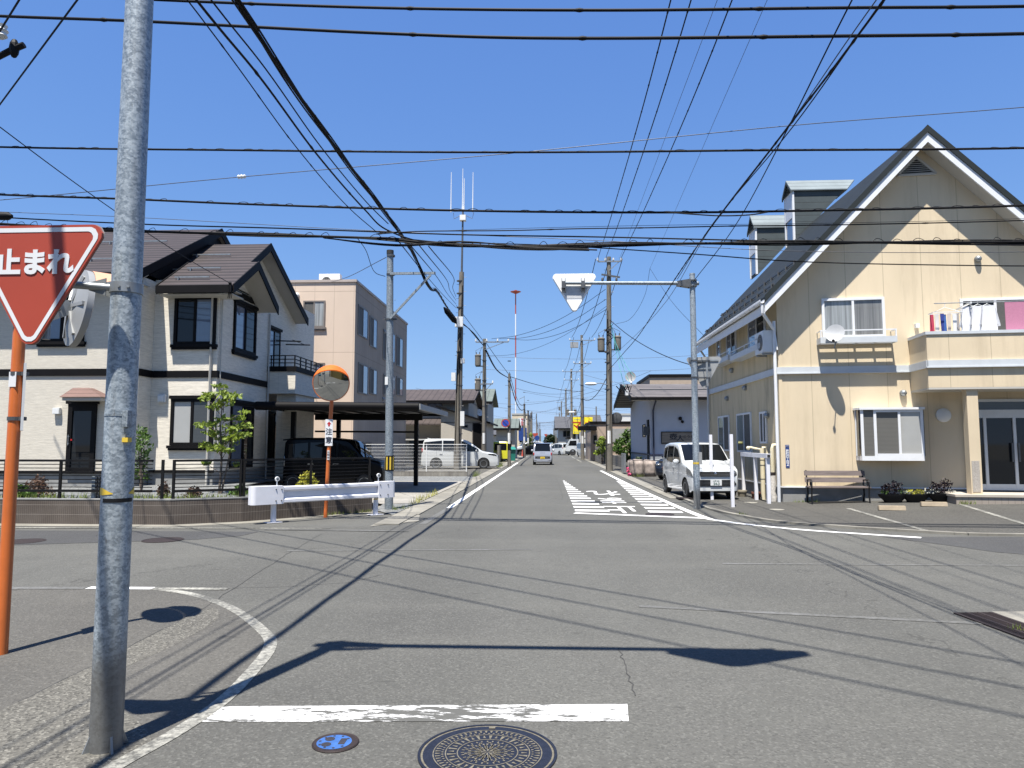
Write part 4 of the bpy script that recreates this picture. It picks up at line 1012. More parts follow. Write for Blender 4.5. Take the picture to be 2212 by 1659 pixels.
WT = basic('white_trim', (.78, .79, .80), .5, 0, .06, 4); GT = basic('pale_grey_trim', (.60, .63, .65), .5, 0, .08, 4)
ov = .56
ap_, zp = F.hit(2003, 272, ov); ae, ze = F.hit(1652, 640, ov)
slope = (zp - ze) / (ap_ - ae); apk = ap_; ar = 2 * apk - ae
D = 8.6
zfl = .42
wallz = lambda a: zp - .32 - abs(a - apk) * slope
aR = 2 * apk - 0.0
m = MB(); zl = wallz(0)
m.add([F.p(0, 0, zfl), F.p(aR, 0, zfl), F.p(aR, 0, zl), F.p(apk, 0, zp - .32), F.p(0, 0, zl)] + [F.p(0, 0, zfl) + V((0, D, 0)), F.p(aR, 0, zfl) + V((0, D, 0)), F.p(aR, 0, zl) + V((0, D, 0)), F.p(apk, 0, zp - .32) + V((0, D, 0)), F.p(0, 0, zl) + V((0, D, 0))],
      [(0, 1, 2, 3, 4), (9, 8, 7, 6, 5), (1, 6, 7, 2), (0, 5, 6, 1)])
m.build('wall', YW, o)
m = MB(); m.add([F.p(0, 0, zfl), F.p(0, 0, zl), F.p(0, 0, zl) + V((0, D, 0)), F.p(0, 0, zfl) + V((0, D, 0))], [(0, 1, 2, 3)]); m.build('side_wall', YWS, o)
m = MB(); m.extr([F.p(.03, -.03, -.1), F.p(aR, -.03, -.1), F.p(aR, -.03, -.1) + V((0, D, 0)), F.p(.03, -.03, -.1) + V((0, D, 0))], (0, 0, zfl + .099)); m.build('foundation', M['foundation'], o)
m = MB(); m.fbox(F, 0, 9.0, .002, .035, zfl, zfl + .035); m.fbox(S, 0, D, .002, .035, zfl, zfl + .035); m.build('base_flashing', WT, o)
# belt
c0, c1 = F.hit(1720, 808)[1], F.hit(1720, 793)[1]
BZ0, BZ1 = c0, c1
abal, _ = F.hit(1984, 720); 
m = MB(); m.fbox(F, -.05, abal - .003, .003, .05, c0, c1); m.fbox(F, -.05, abal - .003, .05, .075, c0, c0 + .03); m.fbox(S, .0, D, .003, .05, c0, c1); m.fbox(S, 0, D, .05, .07, c0, c0 + .03); m.build('belt_trim', GT, o)
m = MB(); m.fbox(F, .0, .09, .002, .02, zfl + .04, zl); m.build('corner_board', YW, o)
# roof
GR = roofmat('dark_green_roof', (.020, .025, .026), .17, .04, 2, .3, .25)
m = MB(); th = .20; back = V((0, D + .5, 0))
pk, le, re_ = F.p(apk, ov, zp), F.p(ae, ov, ze), F.p(ar, ov, ze)
m.extr([le, pk, pk + back + YX * .0, le + back], (0, 0, -.10)); m.extr([pk, re_, re_ + back, pk + back], (0, 0, -.10))
rf = m.build('roof', GR, o)
def rake(dz0, dz1, b0, b1, name, mat, par):
    m = MB()
    for x0, z0_, x1, z1_ in ((ae, ze, apk, zp), (apk, zp, ar, ze)):
        m.extr([F.p(x0, b0, z0_ - dz0), F.p(x1, b0, z1_ - dz0), F.p(x1, b0, z1_ - dz1), F.p(x0, b0, z0_ - dz1)], F.n * (b1 - b0))
    return m.build(name, mat, par)
rake(-.03, .17, ov + .002, ov + .03, 'rake_flashing', basic('roof_edge', (.022, .028, .029), .6, 0, spec=.2), rf)
rake(.16, .44, ov - .05, ov - .003, 'barge_board', WT, rf)
m = MB()
for x0, z0_, x1, z1_ in ((ae, ze, apk, zp), (apk, zp, ar, ze)):
    A, B = F.p(x0, ov - .055, z0_ - .37), F.p(x1, ov - .055, z1_ - .37); m.extr([A, B, B - F.n * (ov - .06), A - F.n * (ov - .06)], (0, 0, -.03))
A = F.p(ae, 0, ze - .14); m.extr([A, A + V((0, D, 0)), F.p(.0, 0, wallz(0)) + V((0, D, 0)) + V((0, 0, .02)), F.p(.0, 0, wallz(0) + .02)], (0, 0, -.03))
m.build('soffit', M['soffit'], rf)
m = MB(); A = F.p(ae - .01, ov - .06, ze - .22); B = A + V((0, D + .45, 0)); m.extr([A, B, B + V((0, 0, -.24)), A + V((0, 0, -.24))], (.03, 0, 0)); m.build('fascia', WT, rf)
m = MB(); A = F.p(ae - .07, ov, ze - .12); B = A + V((0, D + .5, 0)); pr = [(-.06, .02), (-.06, -.03), (-.035, -.065), (0, -.075), (.035, -.065), (.06, -.03), (.06, .02)]
m.extr([A + V((x_, 0, z_)) for x_, z_ in pr] + [A + V((x_ * .85, 0, z_ + .012)) for x_, z_ in pr[::-1]], (0, D + .5, 0)); gt = m.build('rain_gutter', WT, rf)
for k in range(19):
    m = MB(); y_ = .15 + k * .48; m.extr([A + V((x_ * 1.08, y_, z_ * 1.08 - .004)) for x_, z_ in pr] + [A + V((x_, y_, z_ - .001)) for x_, z_ in pr[::-1]], (0, .03, 0)); m.build('gutter_bracket', GT, gt)
m = MB()
for fr in (.06, .2):
    q = F.p(ae + (apk - ae) * fr, ov - .1, ze + (zp - ze) * fr + .09); m.bar(q, q + V((0, D, 0)), .03, .04)
    for k in range(13): w = q + V((0, .1 + k * .68, 0)); m.box(w.x - .05, w.x + .05, w.y - .02, w.y + .02, w.z - .14, w.z + .03)
m.build('snow_guard', M['steel_dark'], rf)
# downpipe at the corner
A = F.p(ae - .07, .5, ze - .22); m = MB(); k_ = F.p(-.09, .05, 0)
m.tube([A, A + V((0, 0, -.22)), V((k_.x, k_.y, A.z - .65)), V((k_.x, k_.y, A.z - .9)), V((k_.x, k_.y, .02))], .045, 12)
m.tube([V((k_.x + .0, k_.y, A.z - .4)), V((k_.x, k_.y, A.z - .7))], .045, 12)
m.build('downpipe', WT, o, smooth=40)
e_ = C0 + V((-.09, D - .2, 0)); m = MB(); m.tube([(F.p(ae, 0, 0).x, e_.y, ze - .25), (e_.x, e_.y, ze - .75), (e_.x, e_.y, 0)], .04, 10); m.build('downpipe', GT, o, smooth=40)
# louvred gable vent
a0, cv = F.hit(1938, 697 - 317); a1, _ = F.hit(2022, 380); at, ct = F.hit(1978, 340)
m = MB()
for (x0, z0_), (x1, z1_) in zip([(a0, cv), (at, ct), (a1, cv)], [(at, ct), (a1, cv), (a0, cv)]): m.bar(F.p(x0, .02, z0_), F.p(x1, .02, z1_), .05, .06)
gv = m.build('gable_vent', M['soffit'], o)
m = MB(); nl = 9
for k in range(nl):
    t_ = (k + .3) / nl; zz = cv + (ct - cv) * t_; hw_ = (a1 - a0) / 2 * (1 - t_) - .03
    if hw_ > .02: m.extr([F.p(at - hw_, .004, zz + .035), F.p(at + hw_, .004, zz + .035), F.p(at + hw_, .045, zz), F.p(at - hw_, .045, zz)], (0, 0, .006))
m.build('louvre', M['soffit'], gv); MB().fprism(F, [(a0 + .02, cv), (at, ct - .02), (a1 - .02, cv)], .001, .004).build('vent_back', M['trim_black'], gv)
# dormers
roofz = lambda p: ze + ((V((p.x, p.y, 0)) - F.p(ae, 0, 0)).dot(YX) / (1)) * slope + .0
def dormer(ub, vb, ut, vtop, vpk, ur):
    best = None
    for k in range(600):
        Y = 19.5 + k * .02; q = P(ub, vb, Y); 
        aa = F.hit(ub, vb, 0)[0]
        xr = q.x - F.p(ae, 0, 0).x
        zr_ = ze + xr * slope
        if best is None or abs(zr_ - q.z) < best[0]: best = (abs(zr_ - q.z), Y, q)
    _, Y, q = best
    xf = q.x; ztop = P(ut, vtop, Y).z; zpk = ztop + (P(ut, vpk, Y).z - ztop) * 1.0
    w = .95; xe = F.p(ae, 0, 0).x
    xin = lambda z: xe + (z - ze) / slope
    m = MB()
    nearp = [V((xf, Y, q.z - .02)), V((xf, Y, ztop)), V((xin(ztop), Y, ztop)), V((xin(q.z), Y, q.z - .02))]
    m.extr(nearp, (0, w, 0)); dw = m.build('dormer', DG, o)
    m = MB(); pkh = zpk + .12
    A = [V((xf - .12, Y - .08, ztop - .02)), V((xf - .12, Y + w / 2, pkh)), V((xf - .12, Y + w + .08, ztop - .02))]
    B = [V((xin(ztop) + .1, Y - .08, ztop - .02)), V((xin(pkh) + .1, Y + w / 2, pkh)), V((xin(ztop) + .1, Y + w + .08, ztop - .02))]
    m.extr([A[0], A[1], B[1], B[0]], (0, 0, .05)); m.extr([A[1], A[2], B[2], B[1]], (0, 0, .05)); m.poly([A[0], A[2], B[2], B[0]]); m.build('dormer_roof', DG2, dw)
    m = MB(); m.box(xf - .06, xf - .003, Y - .02, Y + .07, q.z, ztop); m.box(xf - .06, xf - .003, Y + w - .07, Y + w, q.z, ztop); m.box(xf - .05, xf - .003, Y + .07, Y + w - .07, q.z + 1.0, ztop)
    m.box(xf - .05, xf + .02, Y - .03, Y - .003, q.z, ztop)
    m.build('dormer_trim', WT, dw); m = MB()
    for i in (0, 1): m.extr([A[i] + V((.0, 0, -.005)), A[i + 1] + V((0, 0, -.005)), A[i + 1] + V((0, 0, -.10)), A[i] + V((0, 0, -.10))], (.05, 0, 0))
    m.build('dormer_verge', DG, dw)
    MB().box(xf - .02, xf - .002, Y + .08, Y + w - .08, q.z + .1, q.z + 1.0).build('pane', M['glass_sky'], dw)
DG = roofmat('green_clapboard', (.075, .092, .095), .26, .02, 2, .45, .15); DG2 = roofmat('pale_green_roof', (.20, .235, .245), .22, .02, 2, .45, .12)
dormer(1717, 522, 1716, 412, 390, 1830); dormer(1636, 592, 1636, 492, 466, 1700)
# windows on the front
wt = dict(sill=None)
f = wpx(o, F, 1773, 646, 1912, 728, WT, [M['curtain'], M['curtain_grey']], .07, .07)
a0, c0 = F.hit(1764, 746); a1, c1 = F.hit(1926, 730)
m = MB(); m.fbox(F, a0, a1, .39, .42, c0, c1); m.fbox(F, a0, a0 + .03, 0, .389, c0, c1); m.fbox(F, a1 - .03, a1, 0, .389, c0, c1)
for b0_, b1_ in ((.0, .045), (.085, .15), (.19, .388)): m.fbox(F, a0 + .031, a1 - .031, b0_, b1_, c0 + .02, c0 + .04)
for k in range(1, 4): aa = a0 + (a1 - a0) * k / 4; m.fbox(F, aa - .03, aa + .03, .001, .388, c0 + .005, c0 + .018)
m.build('flower_shelf', GT, f)
m = MB()
for a in (a0 + .02, a1 - .02): m.fbox(F, a - .015, a + .015, .38, .41, c1, c1 + .20); m.fbox(F, a - .012, a + .012, 0, .40, c1 + .17, c1 + .19)
m.fbox(F, a0, a1, .385, .405, c1 + .17, c1 + .2); m.build('shelf_rail', WT, f)
wpx(o, F, 2072, 646, 2300, 720, WT, [M['glass'], M['screen'], M['screen']], .07, .05)
# bay window
a0, c1 = F.hit(1845, 888); a1, c0 = F.hit(1992, 990)
bw = MB(); b_ = .34; g0 = [(a0, 0), (a0 + .06, b_), (a1 - .06, b_), (a1, 0)]
bw.extr([F.p(a, b, c0 - .06) for a, b in g0], (0, 0, .12)); bw.extr([F.p(a + (-.04 if a < (a0 + a1) / 2 else .04), b * 1.12, c1 + .02) for a, b in g0], (0, 0, .06))
for a, b in ((a0 + .03, .06), (a0 + .09, b_ - .02), (a1 - .09, b_ - .02), (a1 - .03, .06), (a0 + .42, b_ - .02)): bw.fbox(F, a - .035, a + .035, b - .03, b + .02, c0 + .06, c1 + .02)
bay = bw.build('bay_window', WT, o)
am = (a0 + .42 + a1 - .1) / 2 + .03
for (x0, x1, y0, y1, mt) in ((a0 + .12, a0 + .38, .29, .31, 'blind'), (a0 + .45, am - .02, .29, .30, 'blind'), (am + .02, a1 - .12, .305, .315, 'blind_light')):
    MB().fbox(F, x0, x1, y0, y1, c0 + .06, c1 + .019).build('pane', M[mt], bay)
for aa in (a0 + .02, a1 - .02): MB().fbox(F, aa - .006, aa + .006, .07, .28, c0 + .06, c1 + .019).build('pane', M['blind_dark'], bay)
m = MB(); m.fbox(F, am - .03, am + .03, .30, .335, c0 + .06, c1 + .02)
for z_ in (c0 + .06, c1 - .05): m.fbox(F, a0 + .45, a1 - .12, .318, .34, z_, z_ + .07)
m.build('sash', WT, bay)
a, c = F.hit(1950, 849); vent(o, F, a, c, .085, M['steel']); a, c = F.hit(2111, 560); vent(o, F, a, c, .085, M['steel'])
a, c = F.hit(2037, 897); m = MB(); m.lathe(F.p(a, .02, c), F.n, [(.19, -.02), (.19, .03), (.15, .07), (0, .085)], 24); m.build('round_wall_lamp', M['white'], o, smooth=40)
a, c = F.hit(1979, 705); MB().fbox(F, a - .05, a + .05, 0, .12, c - .05, c + .06).build('outdoor_lamp', M['white'], o)
# balcony over the entrance
bb = 1.15
cb0 = F.hit(1990, 848)[1]; cb1 = F.hit(2014, 716, bb)[1]
ab0 = F.hit(2004, 790, bb)[0]
m = MB(); m.fbox(F, ab0, aR, .003, bb, cb0 + .05, cb1 - .08); bal = m.build('balcony', YW, o)
m = MB(); m.fbox(F, ab0 - .03, aR, -.0 + .004, bb + .03, cb1 - .079, cb1); m.build('balcony_cap', GT, bal)
m = MB(); m.fbox(F, ab0 - .04, aR, bb + .002, bb + .05, BZ0, BZ1); m.fbox(F, ab0 - .05, ab0 - .003, .06, bb + .05, BZ0, BZ1); m.fbox(F, ab0 - .05, aR, bb + .05, bb + .075, BZ0, BZ0 + .03); m.build('belt_trim', GT, bal)
m = MB(); m.fbox(F, ab0, aR, .004, bb, cb0, cb0 + .048); m.build('balcony_soffit', M['soffit'], bal)
a0p, _ = F.hit(2088, 960, bb - .2); a1p, _ = F.hit(2112, 960, bb - .2)
m = MB(); m.fbox(F, a0p, a1p, bb - .32, bb - .06, .32, cb0 - .001); pp = m.build('porch_post', YW, o)
MB().fbox(F, a0p - .02, a1p + .02, bb - .35, bb - .02, .22, .319).build('post_base', M['foundation'], pp)
MB().fbox(F, a0p + .03, a1p - .05, bb - .059, bb - .05, .42, 1.20).build('thermometer_board', basic('mottled_paper', (.42, .38, .33), .7, 0, .5, 60), pp)
# entrance: door, transom, step
a0, c1 = F.hit(2079, 863); c0 = F.hit(2079, 1058)[1]; a1 = a0 + 2.6; tz = F.hit(2100, 892)[1]
m = MB(); fw = .07
for x_ in (a0, a0 + .46, a0 + 1.18, a0 + 1.86, a1 - fw): m.fbox(F, x_, x_ + fw, 0, .06, c0, tz)
m.fbox(F, a0, a1, .0, .065, tz - .002, tz + .08); m.fbox(F, a0, a1, 0, .065, c1 - fw, c1); m.fbox(F, a0, a0 + fw, 0, .06, tz + .08, c1 - fw); m.fbox(F, a1 - fw, a1, 0, .06, tz + .08, c1 - fw)
m.fbox(F, a0 + fw, a1 - fw, 0, .055, c0, c0 + .16); m.fbox(F, a0 + fw, a1 - fw, 0, .055, tz - .14, tz - .003)
d_ = m.build('entrance_door', GT, o)
for x0, x1 in ((a0 + fw, a0 + .46), (a0 + .46 + fw, a0 + 1.18), (a0 + 1.18 + fw, a0 + 1.86), (a0 + 1.86 + fw, a1 - fw)): MB().fbox(F, x0, x1, .004, .02, c0 + .16, tz - .14).build('pane', M['glass'], d_)
MB().fbox(F, a0 + fw, a1 - fw, .004, .02, tz + .08, c1 - fw).build('transom_pane', M['blind_dark'], d_)
m = MB()
for x_ in (a0 + 1.12, a0 + 1.28): m.fbox(F, x_ - .02, x_ + .02, .06, .10, c0 + .75, c0 + 1.25)
m.build('handle', M['steel_dark'], d_)
m = MB(); m.fbox(F, a0 + .14, a0 + .36, .021, .024, c0 + 1.55, c0 + 1.85); m.build('poster', basic('pale_poster', (.45, .48, .46), .6, 0, .3, 14), d_)
TL = slatted('step_tiles', (.36, .31, .26), .15, .012, 0, .6, 0)
e0 = F.hit(2042, 1070, 1.0)[0]; zs = .36
m = MB(); m.fbox(F, e0 + .15, aR, .003, bb + .1, .0, zs - .06); m.build('step', TL, o)
m = MB(); m.fbox(F, e0 + .12, aR, .004, bb + .13, zs - .059, zs); m.build('step_top', basic('step_stone', (.46, .41, .34), .8, 0, .12), o)
# blue address plate
a0, c1 = F.hit(1696, 961); a1, c0 = F.hit(1706, 1010)
ad = thing('address_plate', 'narrow blue address plate with white writing on the cream yellow wall', 'address plate', F.p((a0 + a1) / 2, .03, c0))
ct_ = c1 - (c1 - c0) * .10
MB().fbox(F, a0, a1, .003, .012, c0, ct_ - .012).build('plate', M['blue'], ad); MB().fbox(F, a0, a1, .003, .012, ct_, c1).build('city_plate', M['blue'], ad)
m = MB(); hgt = ct_ - c0
for i, ch in enumerate('桧町四丁目'): text(m, ch, F, (a0 + a1) / 2, .0135, ct_ - .07 - hgt * (.06 + i * .135), .088, bold=.002)
text(m, '2', F, (a0 + a1) / 2, .0135, c0 + .085, .12, bold=.004); text(m, '山形市', F, (a0 + a1) / 2, .0135, (ct_ + c1) / 2, .032); m.build('lettering', M['sign_white'], ad, recalc=False)
# side wall windows
wpx(o, S, 1549, 722, 1559, 792, WT, [M['glass_sky']], .06, .05, vmid=True)
wpx(o, S, 1570, 700, 1592, 768, WT, [M['glass'], M['glass_sky']], .06, .05, vmid=True)
wpx(o, S, 1617, 672, 1656, 752, WT, [M['glass'], M['glass_sky']], .06, .05, vmid=True)
for u0, u1, v0, v1 in ((1553, 1578, 898, 974), (1593, 1626, 892, 977)):
    wpx(o, S, u0, v0, u1, v1, WT, [M['screen'], M['curtain_teal']], .06, .05, vmid=True)
wpx(o, S, 1643, 889, 1659, 958, WT, [M['screen'], M['screen']], .06, .05, vmid=True)
for (u0, u1, v0, v1) in ((1562, 1598, 792, 768), (1603, 1672, 772, 750)):
    (x1, z1_), (x0, z0_) = S.hit(u0, v0), S.hit(u1, v1)
    zz = S.hit((u0 + u1) / 2, (v0 + v1) / 2)[1]
    m = MB(); m.fbox(S, x0, x1, .002, .40, zz - .08, zz + .10); sh = m.build('flower_shelf', GT, o, bevel=.01)
    m = MB(); m.fbox(S, x0, x1, .37, .39, zz + .22, zz + .24)
    for x_ in (x0 + .02, (x0 + x1) / 2, x1 - .02): m.fbox(S, x_ - .01, x_ + .01, .37, .39, zz + .1, zz + .24)
    m.build('shelf_rail', WT, sh)
a, _ = S.hit(1650, 740, .25); zz = S.hit(1652, 768, .25)[1]
q = S.p(a, .24, zz)
acF = Fr(q, (0, 1, 0), (-1, 0, 0)); acu = ac_unit('white air conditioner unit hung on the upper side wall of the cream yellow house', q, acF, .82, .68, .30)
m = MB(); m.tube([q + V((.1, -.38, .5)), q + V((.16, -.5, .52)), q + V((.2, -.52, .1))], .022, 8); m.tube([q + V((.1, -.38, .42)), q + V((.14, -.47, .44)), q + V((.2, -.5, .1))], .018, 8); m.build('hose', M['white'], acu, smooth=50)
for u, v in ((1573, 861), (1660, 898), (1583, 800), (1612, 838)):
    a, c = S.hit(u, v); vent(o, S, a, c, .085, M['steel'])
# satellite dish at the upper window
q = F.p(F.hit(1802, 720, .55)[0], .62, F.hit(1802, 720, .55)[1])
ds = thing('satellite_dish', 'white round satellite dish at the upper window of the cream yellow house', 'satellite dish', q)
dn = V((-.50, -.78, .22)).normalized()
MB().lathe(q, dn, [(0, -.046), (.08, -.042), (.17, -.025), (.24, 0), (.246, .004), (.17, -.018), (.08, -.035), (0, -.04)], 36).build('reflector', basic('dish_grey', (.50, .51, .52), .5), ds, smooth=60)
m = MB(); e1 = q - V((.0, 0, .235)) + dn * .04; lnb = q + dn * .26 - V((0, 0, .30)); m.tube([e1 - dn * .06, lnb], .012, 8); m.ball(lnb, .04, 10, 8); m.build('feed_arm', M['black'], ds, smooth=50)
m = MB(); m.tube([q - dn * .06, q - dn * .18 + V((0, 0, -.06)), F.p(F.hit(1802, 735, .40)[0], .39, q.z - .4)], .02, 8); m.build('mast', M['steel'], ds)
# laundry on the balcony
zr = F.hit(2040, 655, .85)[1]
a_l = F.hit(2018, 660, .85)[0]
ld = thing('laundry_pole', 'steel laundry pole across the upper balcony', 'laundry pole', F.p(a_l + 1.5, .85, zr))
m = MB(); m.tube([F.p(a_l, .85, zr), F.p(aR - .6, .85, zr)], .014, 8); m.build('pole', M['steel'], ld)
m = MB(); ah = F.hit(2080, 655, .5)[0]; m.bar(F.p(ah, .08, zr - .06), F.p(ah, .95, zr - .02), .03, .05); m.build('arm', M['white'], ld)
def cloth(par, name, a0, a1, z0, z1, mat, b=.85, taper=0, seed=0, sleeves=False):
    m = MB(); nx, nz_ = 10, 6
    for s_ in (0, 1):
        k = len(m.v)
        for i in range(nx + 1):
            for j in range(nz_ + 1):
                t_ = j / nz_; x = a0 + taper * (1 - t_) * 0 + (a1 - a0) * i / nx; x += (i / nx - .5) * taper * t_
                bb_ = b + .02 * math.sin(i * 1.9 + seed) * t_ + (s_ - .5) * .012
                m.v.append(F.p(x, bb_, z1 + (z0 - z1) * t_ + .012 * math.sin(i * 1.3 + seed) * t_))
        for i in range(nx):
            for j in range(nz_): m.f.append([k + i * (nz_ + 1) + j, k + (i + 1) * (nz_ + 1) + j, k + (i + 1) * (nz_ + 1) + j + 1, k + i * (nz_ + 1) + j + 1]); m.m.append(0)
    if sleeves:
        for sg, xe in ((-1, a0), (1, a1)): m.extr([F.p(xe, b - .03, z1 - .02), F.p(xe, b + .03, z1 - .02), F.p(xe + sg * .10, b + .03, z1 - .5), F.p(xe + sg * .02, b - .03, z1 - .5)], F.ez * -.05)
    return m.build(name, mat, par, smooth=60)
zbal = cb1 - .45
pk_ = basic('pink_towel', (.50, .20, .30), .9, 0, .1, 40); wh_ = basic('white_cotton', (.76, .76, .78), .9, 0, .05)
tw = thing('towel', 'pink bath towel hung over the balcony laundry pole', 'towel', F.p(F.hit(2180, 690, .85)[0], .85, zbal))
cloth(tw, 'fabric', F.hit(2172, 690, .85)[0], F.hit(2172, 690, .85)[0] + .85, zbal, zr + .01, pk_, .85)
for k, lab in enumerate(('white long sleeved shirt drying beside the clip hanger on the balcony', 'white shirt drying in the middle of the balcony row', 'pale shirt drying next to the pink towel on the balcony')):
    aa = F.hit(2092 + k * 20, 690, .85)[0]; sh = thing('shirt', lab, 'shirt', F.p(aa, .85, zbal), 'shirts on the balcony')
    cloth(sh, 'fabric', aa - .13, aa + .17, zbal, zr - .10, wh_, .83 + .04 * k, .12, k, True)
    m = MB(); m.tube([F.p(aa - .16, .85, zr - .13), F.p(aa + .02, .85, zr - .05), F.p(aa + .2, .85, zr - .13)], .008, 6); m.tube([F.p(aa + .02, .85, zr - .05), F.p(aa + .02, .85, zr + .02)], .006, 6); m.build('hanger', M['white'], sh)
hg = thing('clip_hanger', 'white clip hanger full of socks and small laundry on the balcony', 'clip hanger', F.p(F.hit(2042, 690, .85)[0], .85, zbal))
ah = F.hit(2042, 680, .85)[0]
m = MB(); m.fbox(F, ah - .36, ah + .38, .70, .715, zr - .27, zr - .25); m.fbox(F, ah - .36, ah + .38, .985, 1.0, zr - .27, zr - .25); m.fbox(F, ah - .36, ah - .34, .715, .985, zr - .27, zr - .25); m.fbox(F, ah + .36, ah + .38, .715, .985, zr - .27, zr - .25)
m.tube([F.p(ah - .3, .75, zr - .25), F.p(ah, .85, zr - .11), F.p(ah + .3, .95, zr - .25)], .008, 6); m.tube([F.p(ah, .85, zr - .11), F.p(ah, .85, zr + .02)], .008, 6); m.build('hanger', M['white'], hg)
for k in range(7):
    cc = [(.5, .05, .10), (.65, .62, .6), (.03, .05, .25), (.04, .13, .4), (.6, .52, .47), (.7, .7, .7), (.35, .33, .33)][k]
    cloth(hg, 'garment', ah - .34 + k * .10 + rnd.uniform(-.02, .02), ah - .25 + k * .10 + rnd.uniform(-.02, .03), zbal + rnd.uniform(0, .12), zr - .27 + rnd.uniform(-.02, .0), basic('cotton', cc, .9, 0, .1), .78 + .06 * (k % 3), .05 * (1 - k % 3), k)
# ---------------------------------------------------------------- forecourt furniture
def bench():
    b0 = G(1765, 1083, .03); az_ = apron_z(8.2, 20)
    q = F.p(F.hit(1812, 1070, .55)[0], .5, 0); q.z = az_
    o = thing('bench', 'weathered wooden bench with black iron ends against the cream yellow wall', 'bench', q)
    B = Fr(q, (math.cos(R(1)), -math.sin(R(1)), 0), F.n); L = .80
    wd = basic('weathered_wood', (.15, .12, .11), .8, 0, .35, 9, .3, 40, stretch=(.3, 3, 3))
    m = MB()
    for k in range(4): m.fbox(B, -L, L, -.18 + k * .105, -.09 + k * .105, .40 - k * .004, .43 - k * .004)
    m.build('seat', wd, o, bevel=.004)
    m = MB()
    for c, b in ((.52, -.25), (.70, -.30)): m.extr([B.p(-L, b, c), B.p(-L, b + .03, c), B.p(-L, b - .0, c + .13), B.p(-L, b - .03, c + .13)], B.ex * 2 * L)
    m.build('backrest', wd, o)
    for s_ in (-1, 1):
        a = s_ * (L - .06); m = MB()
        m.tube([B.p(a, .24, 0), B.p(a, .20, .18), B.p(a, .22, .38)], .022, 8); m.tube([B.p(a, -.30, 0), B.p(a, -.20, .2), B.p(a, -.22, .4), B.p(a, -.28, .6), B.p(a, -.36, .84)], .022, 8)
        m.tube([B.p(a, .22, .39), B.p(a, -.22, .39)], .02, 8); m.tube([B.p(a, .22, .38), B.p(a, .24, .55), B.p(a, .18, .60), B.p(a, 0, .60), B.p(a, -.28, .58)], .02, 8)
        m.tube([B.p(a, .1 + .05 * math.cos(w * .8), .5 + .05 * math.sin(w * .8)) for w in range(9)], .012, 6)
        m.build('iron_end', M['black'], o, smooth=50)
bench()
WS = basic('wheel_stop_concrete', (.38, .31, .22), .9, 0, .2, 8, .3)
for u, v, lab in ((1926, 1096, 'concrete wheel stop in front of the planters'), (2017, 1091, 'concrete wheel stop with a chipped white end between the parking lines'), (2168, 1084, 'concrete wheel stop in front of the entrance step')):
    q = G(u, v, .12); q.z = apron_z(q.x, q.y)
    B = Fr(q, YX, YN); s_ = thing('wheel_stop', lab, 'wheel stop', q, 'parking wheel stops')
    m = MB(); m.extr([B.p(-.30, -.07, 0), B.p(-.30, .07, 0), B.p(-.30, .05, .11), B.p(-.30, -.05, .11)], B.ex * .60); m.build('block', WS, s_, bevel=.01)
# white steel posts and low frame
def wpost(u, v, vt, lab):
    q = G(u, v, .02); zt_ = P(u, vt, q.y).z
    m = MB(); m.box(q.x - .04, q.x + .04, q.y - .04, q.y + .04, .0, zt_); solo(m, 'white_post', M['white_paint'], lab, 'post', 'white square posts', bevel=.004)
wpost(1538, 1079, 939, 'white square post in front of the white car beside the arm pole'); wpost(1583, 1095, 938, 'white square post standing alone on the forecourt')
o = thing('pipe_frame', 'low white steel frame on three legs along the side of the cream yellow house', 'frame', G(1634, 1081))
lp = [G(1607, 1073), G(1634, 1081), G(1661, 1089)]; zt_ = P(1661, 980, lp[2].y).z
for q in lp: MB().box(q.x - .045, q.x + .045, q.y - .045, q.y + .045, 0, zt_ - .12).build('leg', M['white_paint'], o)
m = MB(); m.bar(lp[0] + V((0, .1, zt_ - .06)), lp[2] + V((0, -.1, zt_ - .06)), .10, .12); m.build('top_rail', M['white_paint'], o); q = lp[2] + V((0, -.1, zt_ - .06)); MB().box(q.x - .04, q.x + .04, q.y - .012, q.y - .001, q.z - .04, q.z + .04).build('end_plug', M['rubber'], o)
# ivory pipes at the wall
o = thing('standpipe', 'ivory standpipe with a tap arm at the corner of the cream yellow house', 'pipe', V((C0.x - .25, C0.y + .9, 0)))
q = o.location; zt_ = P(1650, 968, q.y).z; m = MB(); m.tube([(q.x, q.y, 0), (q.x, q.y, zt_)], .065, 12); m.tube([(q.x, q.y, zt_ - .05), (q.x - .35, q.y + .05, zt_ + .03)], .03, 8); m.ball((q.x - .38, q.y + .05, zt_ + .0), .06, 8, 6); m.tube([(q.x, q.y, zt_), (q.x + .12, q.y, zt_ + .02), (q.x + .14, q.y, zt_ - .2)], .045, 8); m.build('pipe', M['ivory'], o, smooth=50)
m = MB()
for z_ in (.6, 1.0, 1.15): m.lathe((q.x, q.y, z_), (0, 0, 1), [(.066, 0), (.07, 0), (.07, .02), (.066, .02)], 12)
m.build('strap', M['steel_dark'], o)
o = thing('lagged_pipe', 'short white lagged pipe beside the downpipe at the house corner', 'pipe', V((C0.x - .16, C0.y + .25, 0)))
q = o.location; m = MB(); zt_ = P(1672, 962, q.y).z
m.tube([(q.x, q.y, 0), (q.x + .01, q.y, .15), (q.x - .02, q.y, .3), (q.x + .01, q.y, .5), (q.x, q.y, .8)], [.08, .095, .075, .09, .07], 12); m.build('lagging', basic('stained_lagging', (.62, .58, .52), .85, 0, .35, 14), o, smooth=50)
m = MB(); m.tube([(q.x, q.y, .8), (q.x, q.y, zt_ - .1), (q.x + .03, q.y, zt_), (q.x + .14, q.y, zt_)], .055, 12); m.build('pipe', M['ivory'], o, smooth=50)
m = MB(); m.lathe((q.x, q.y, .74), (0, 0, 1), [(.075, 0), (.075, .09)], 12); m.build('tape', M['iron_brown'], o)
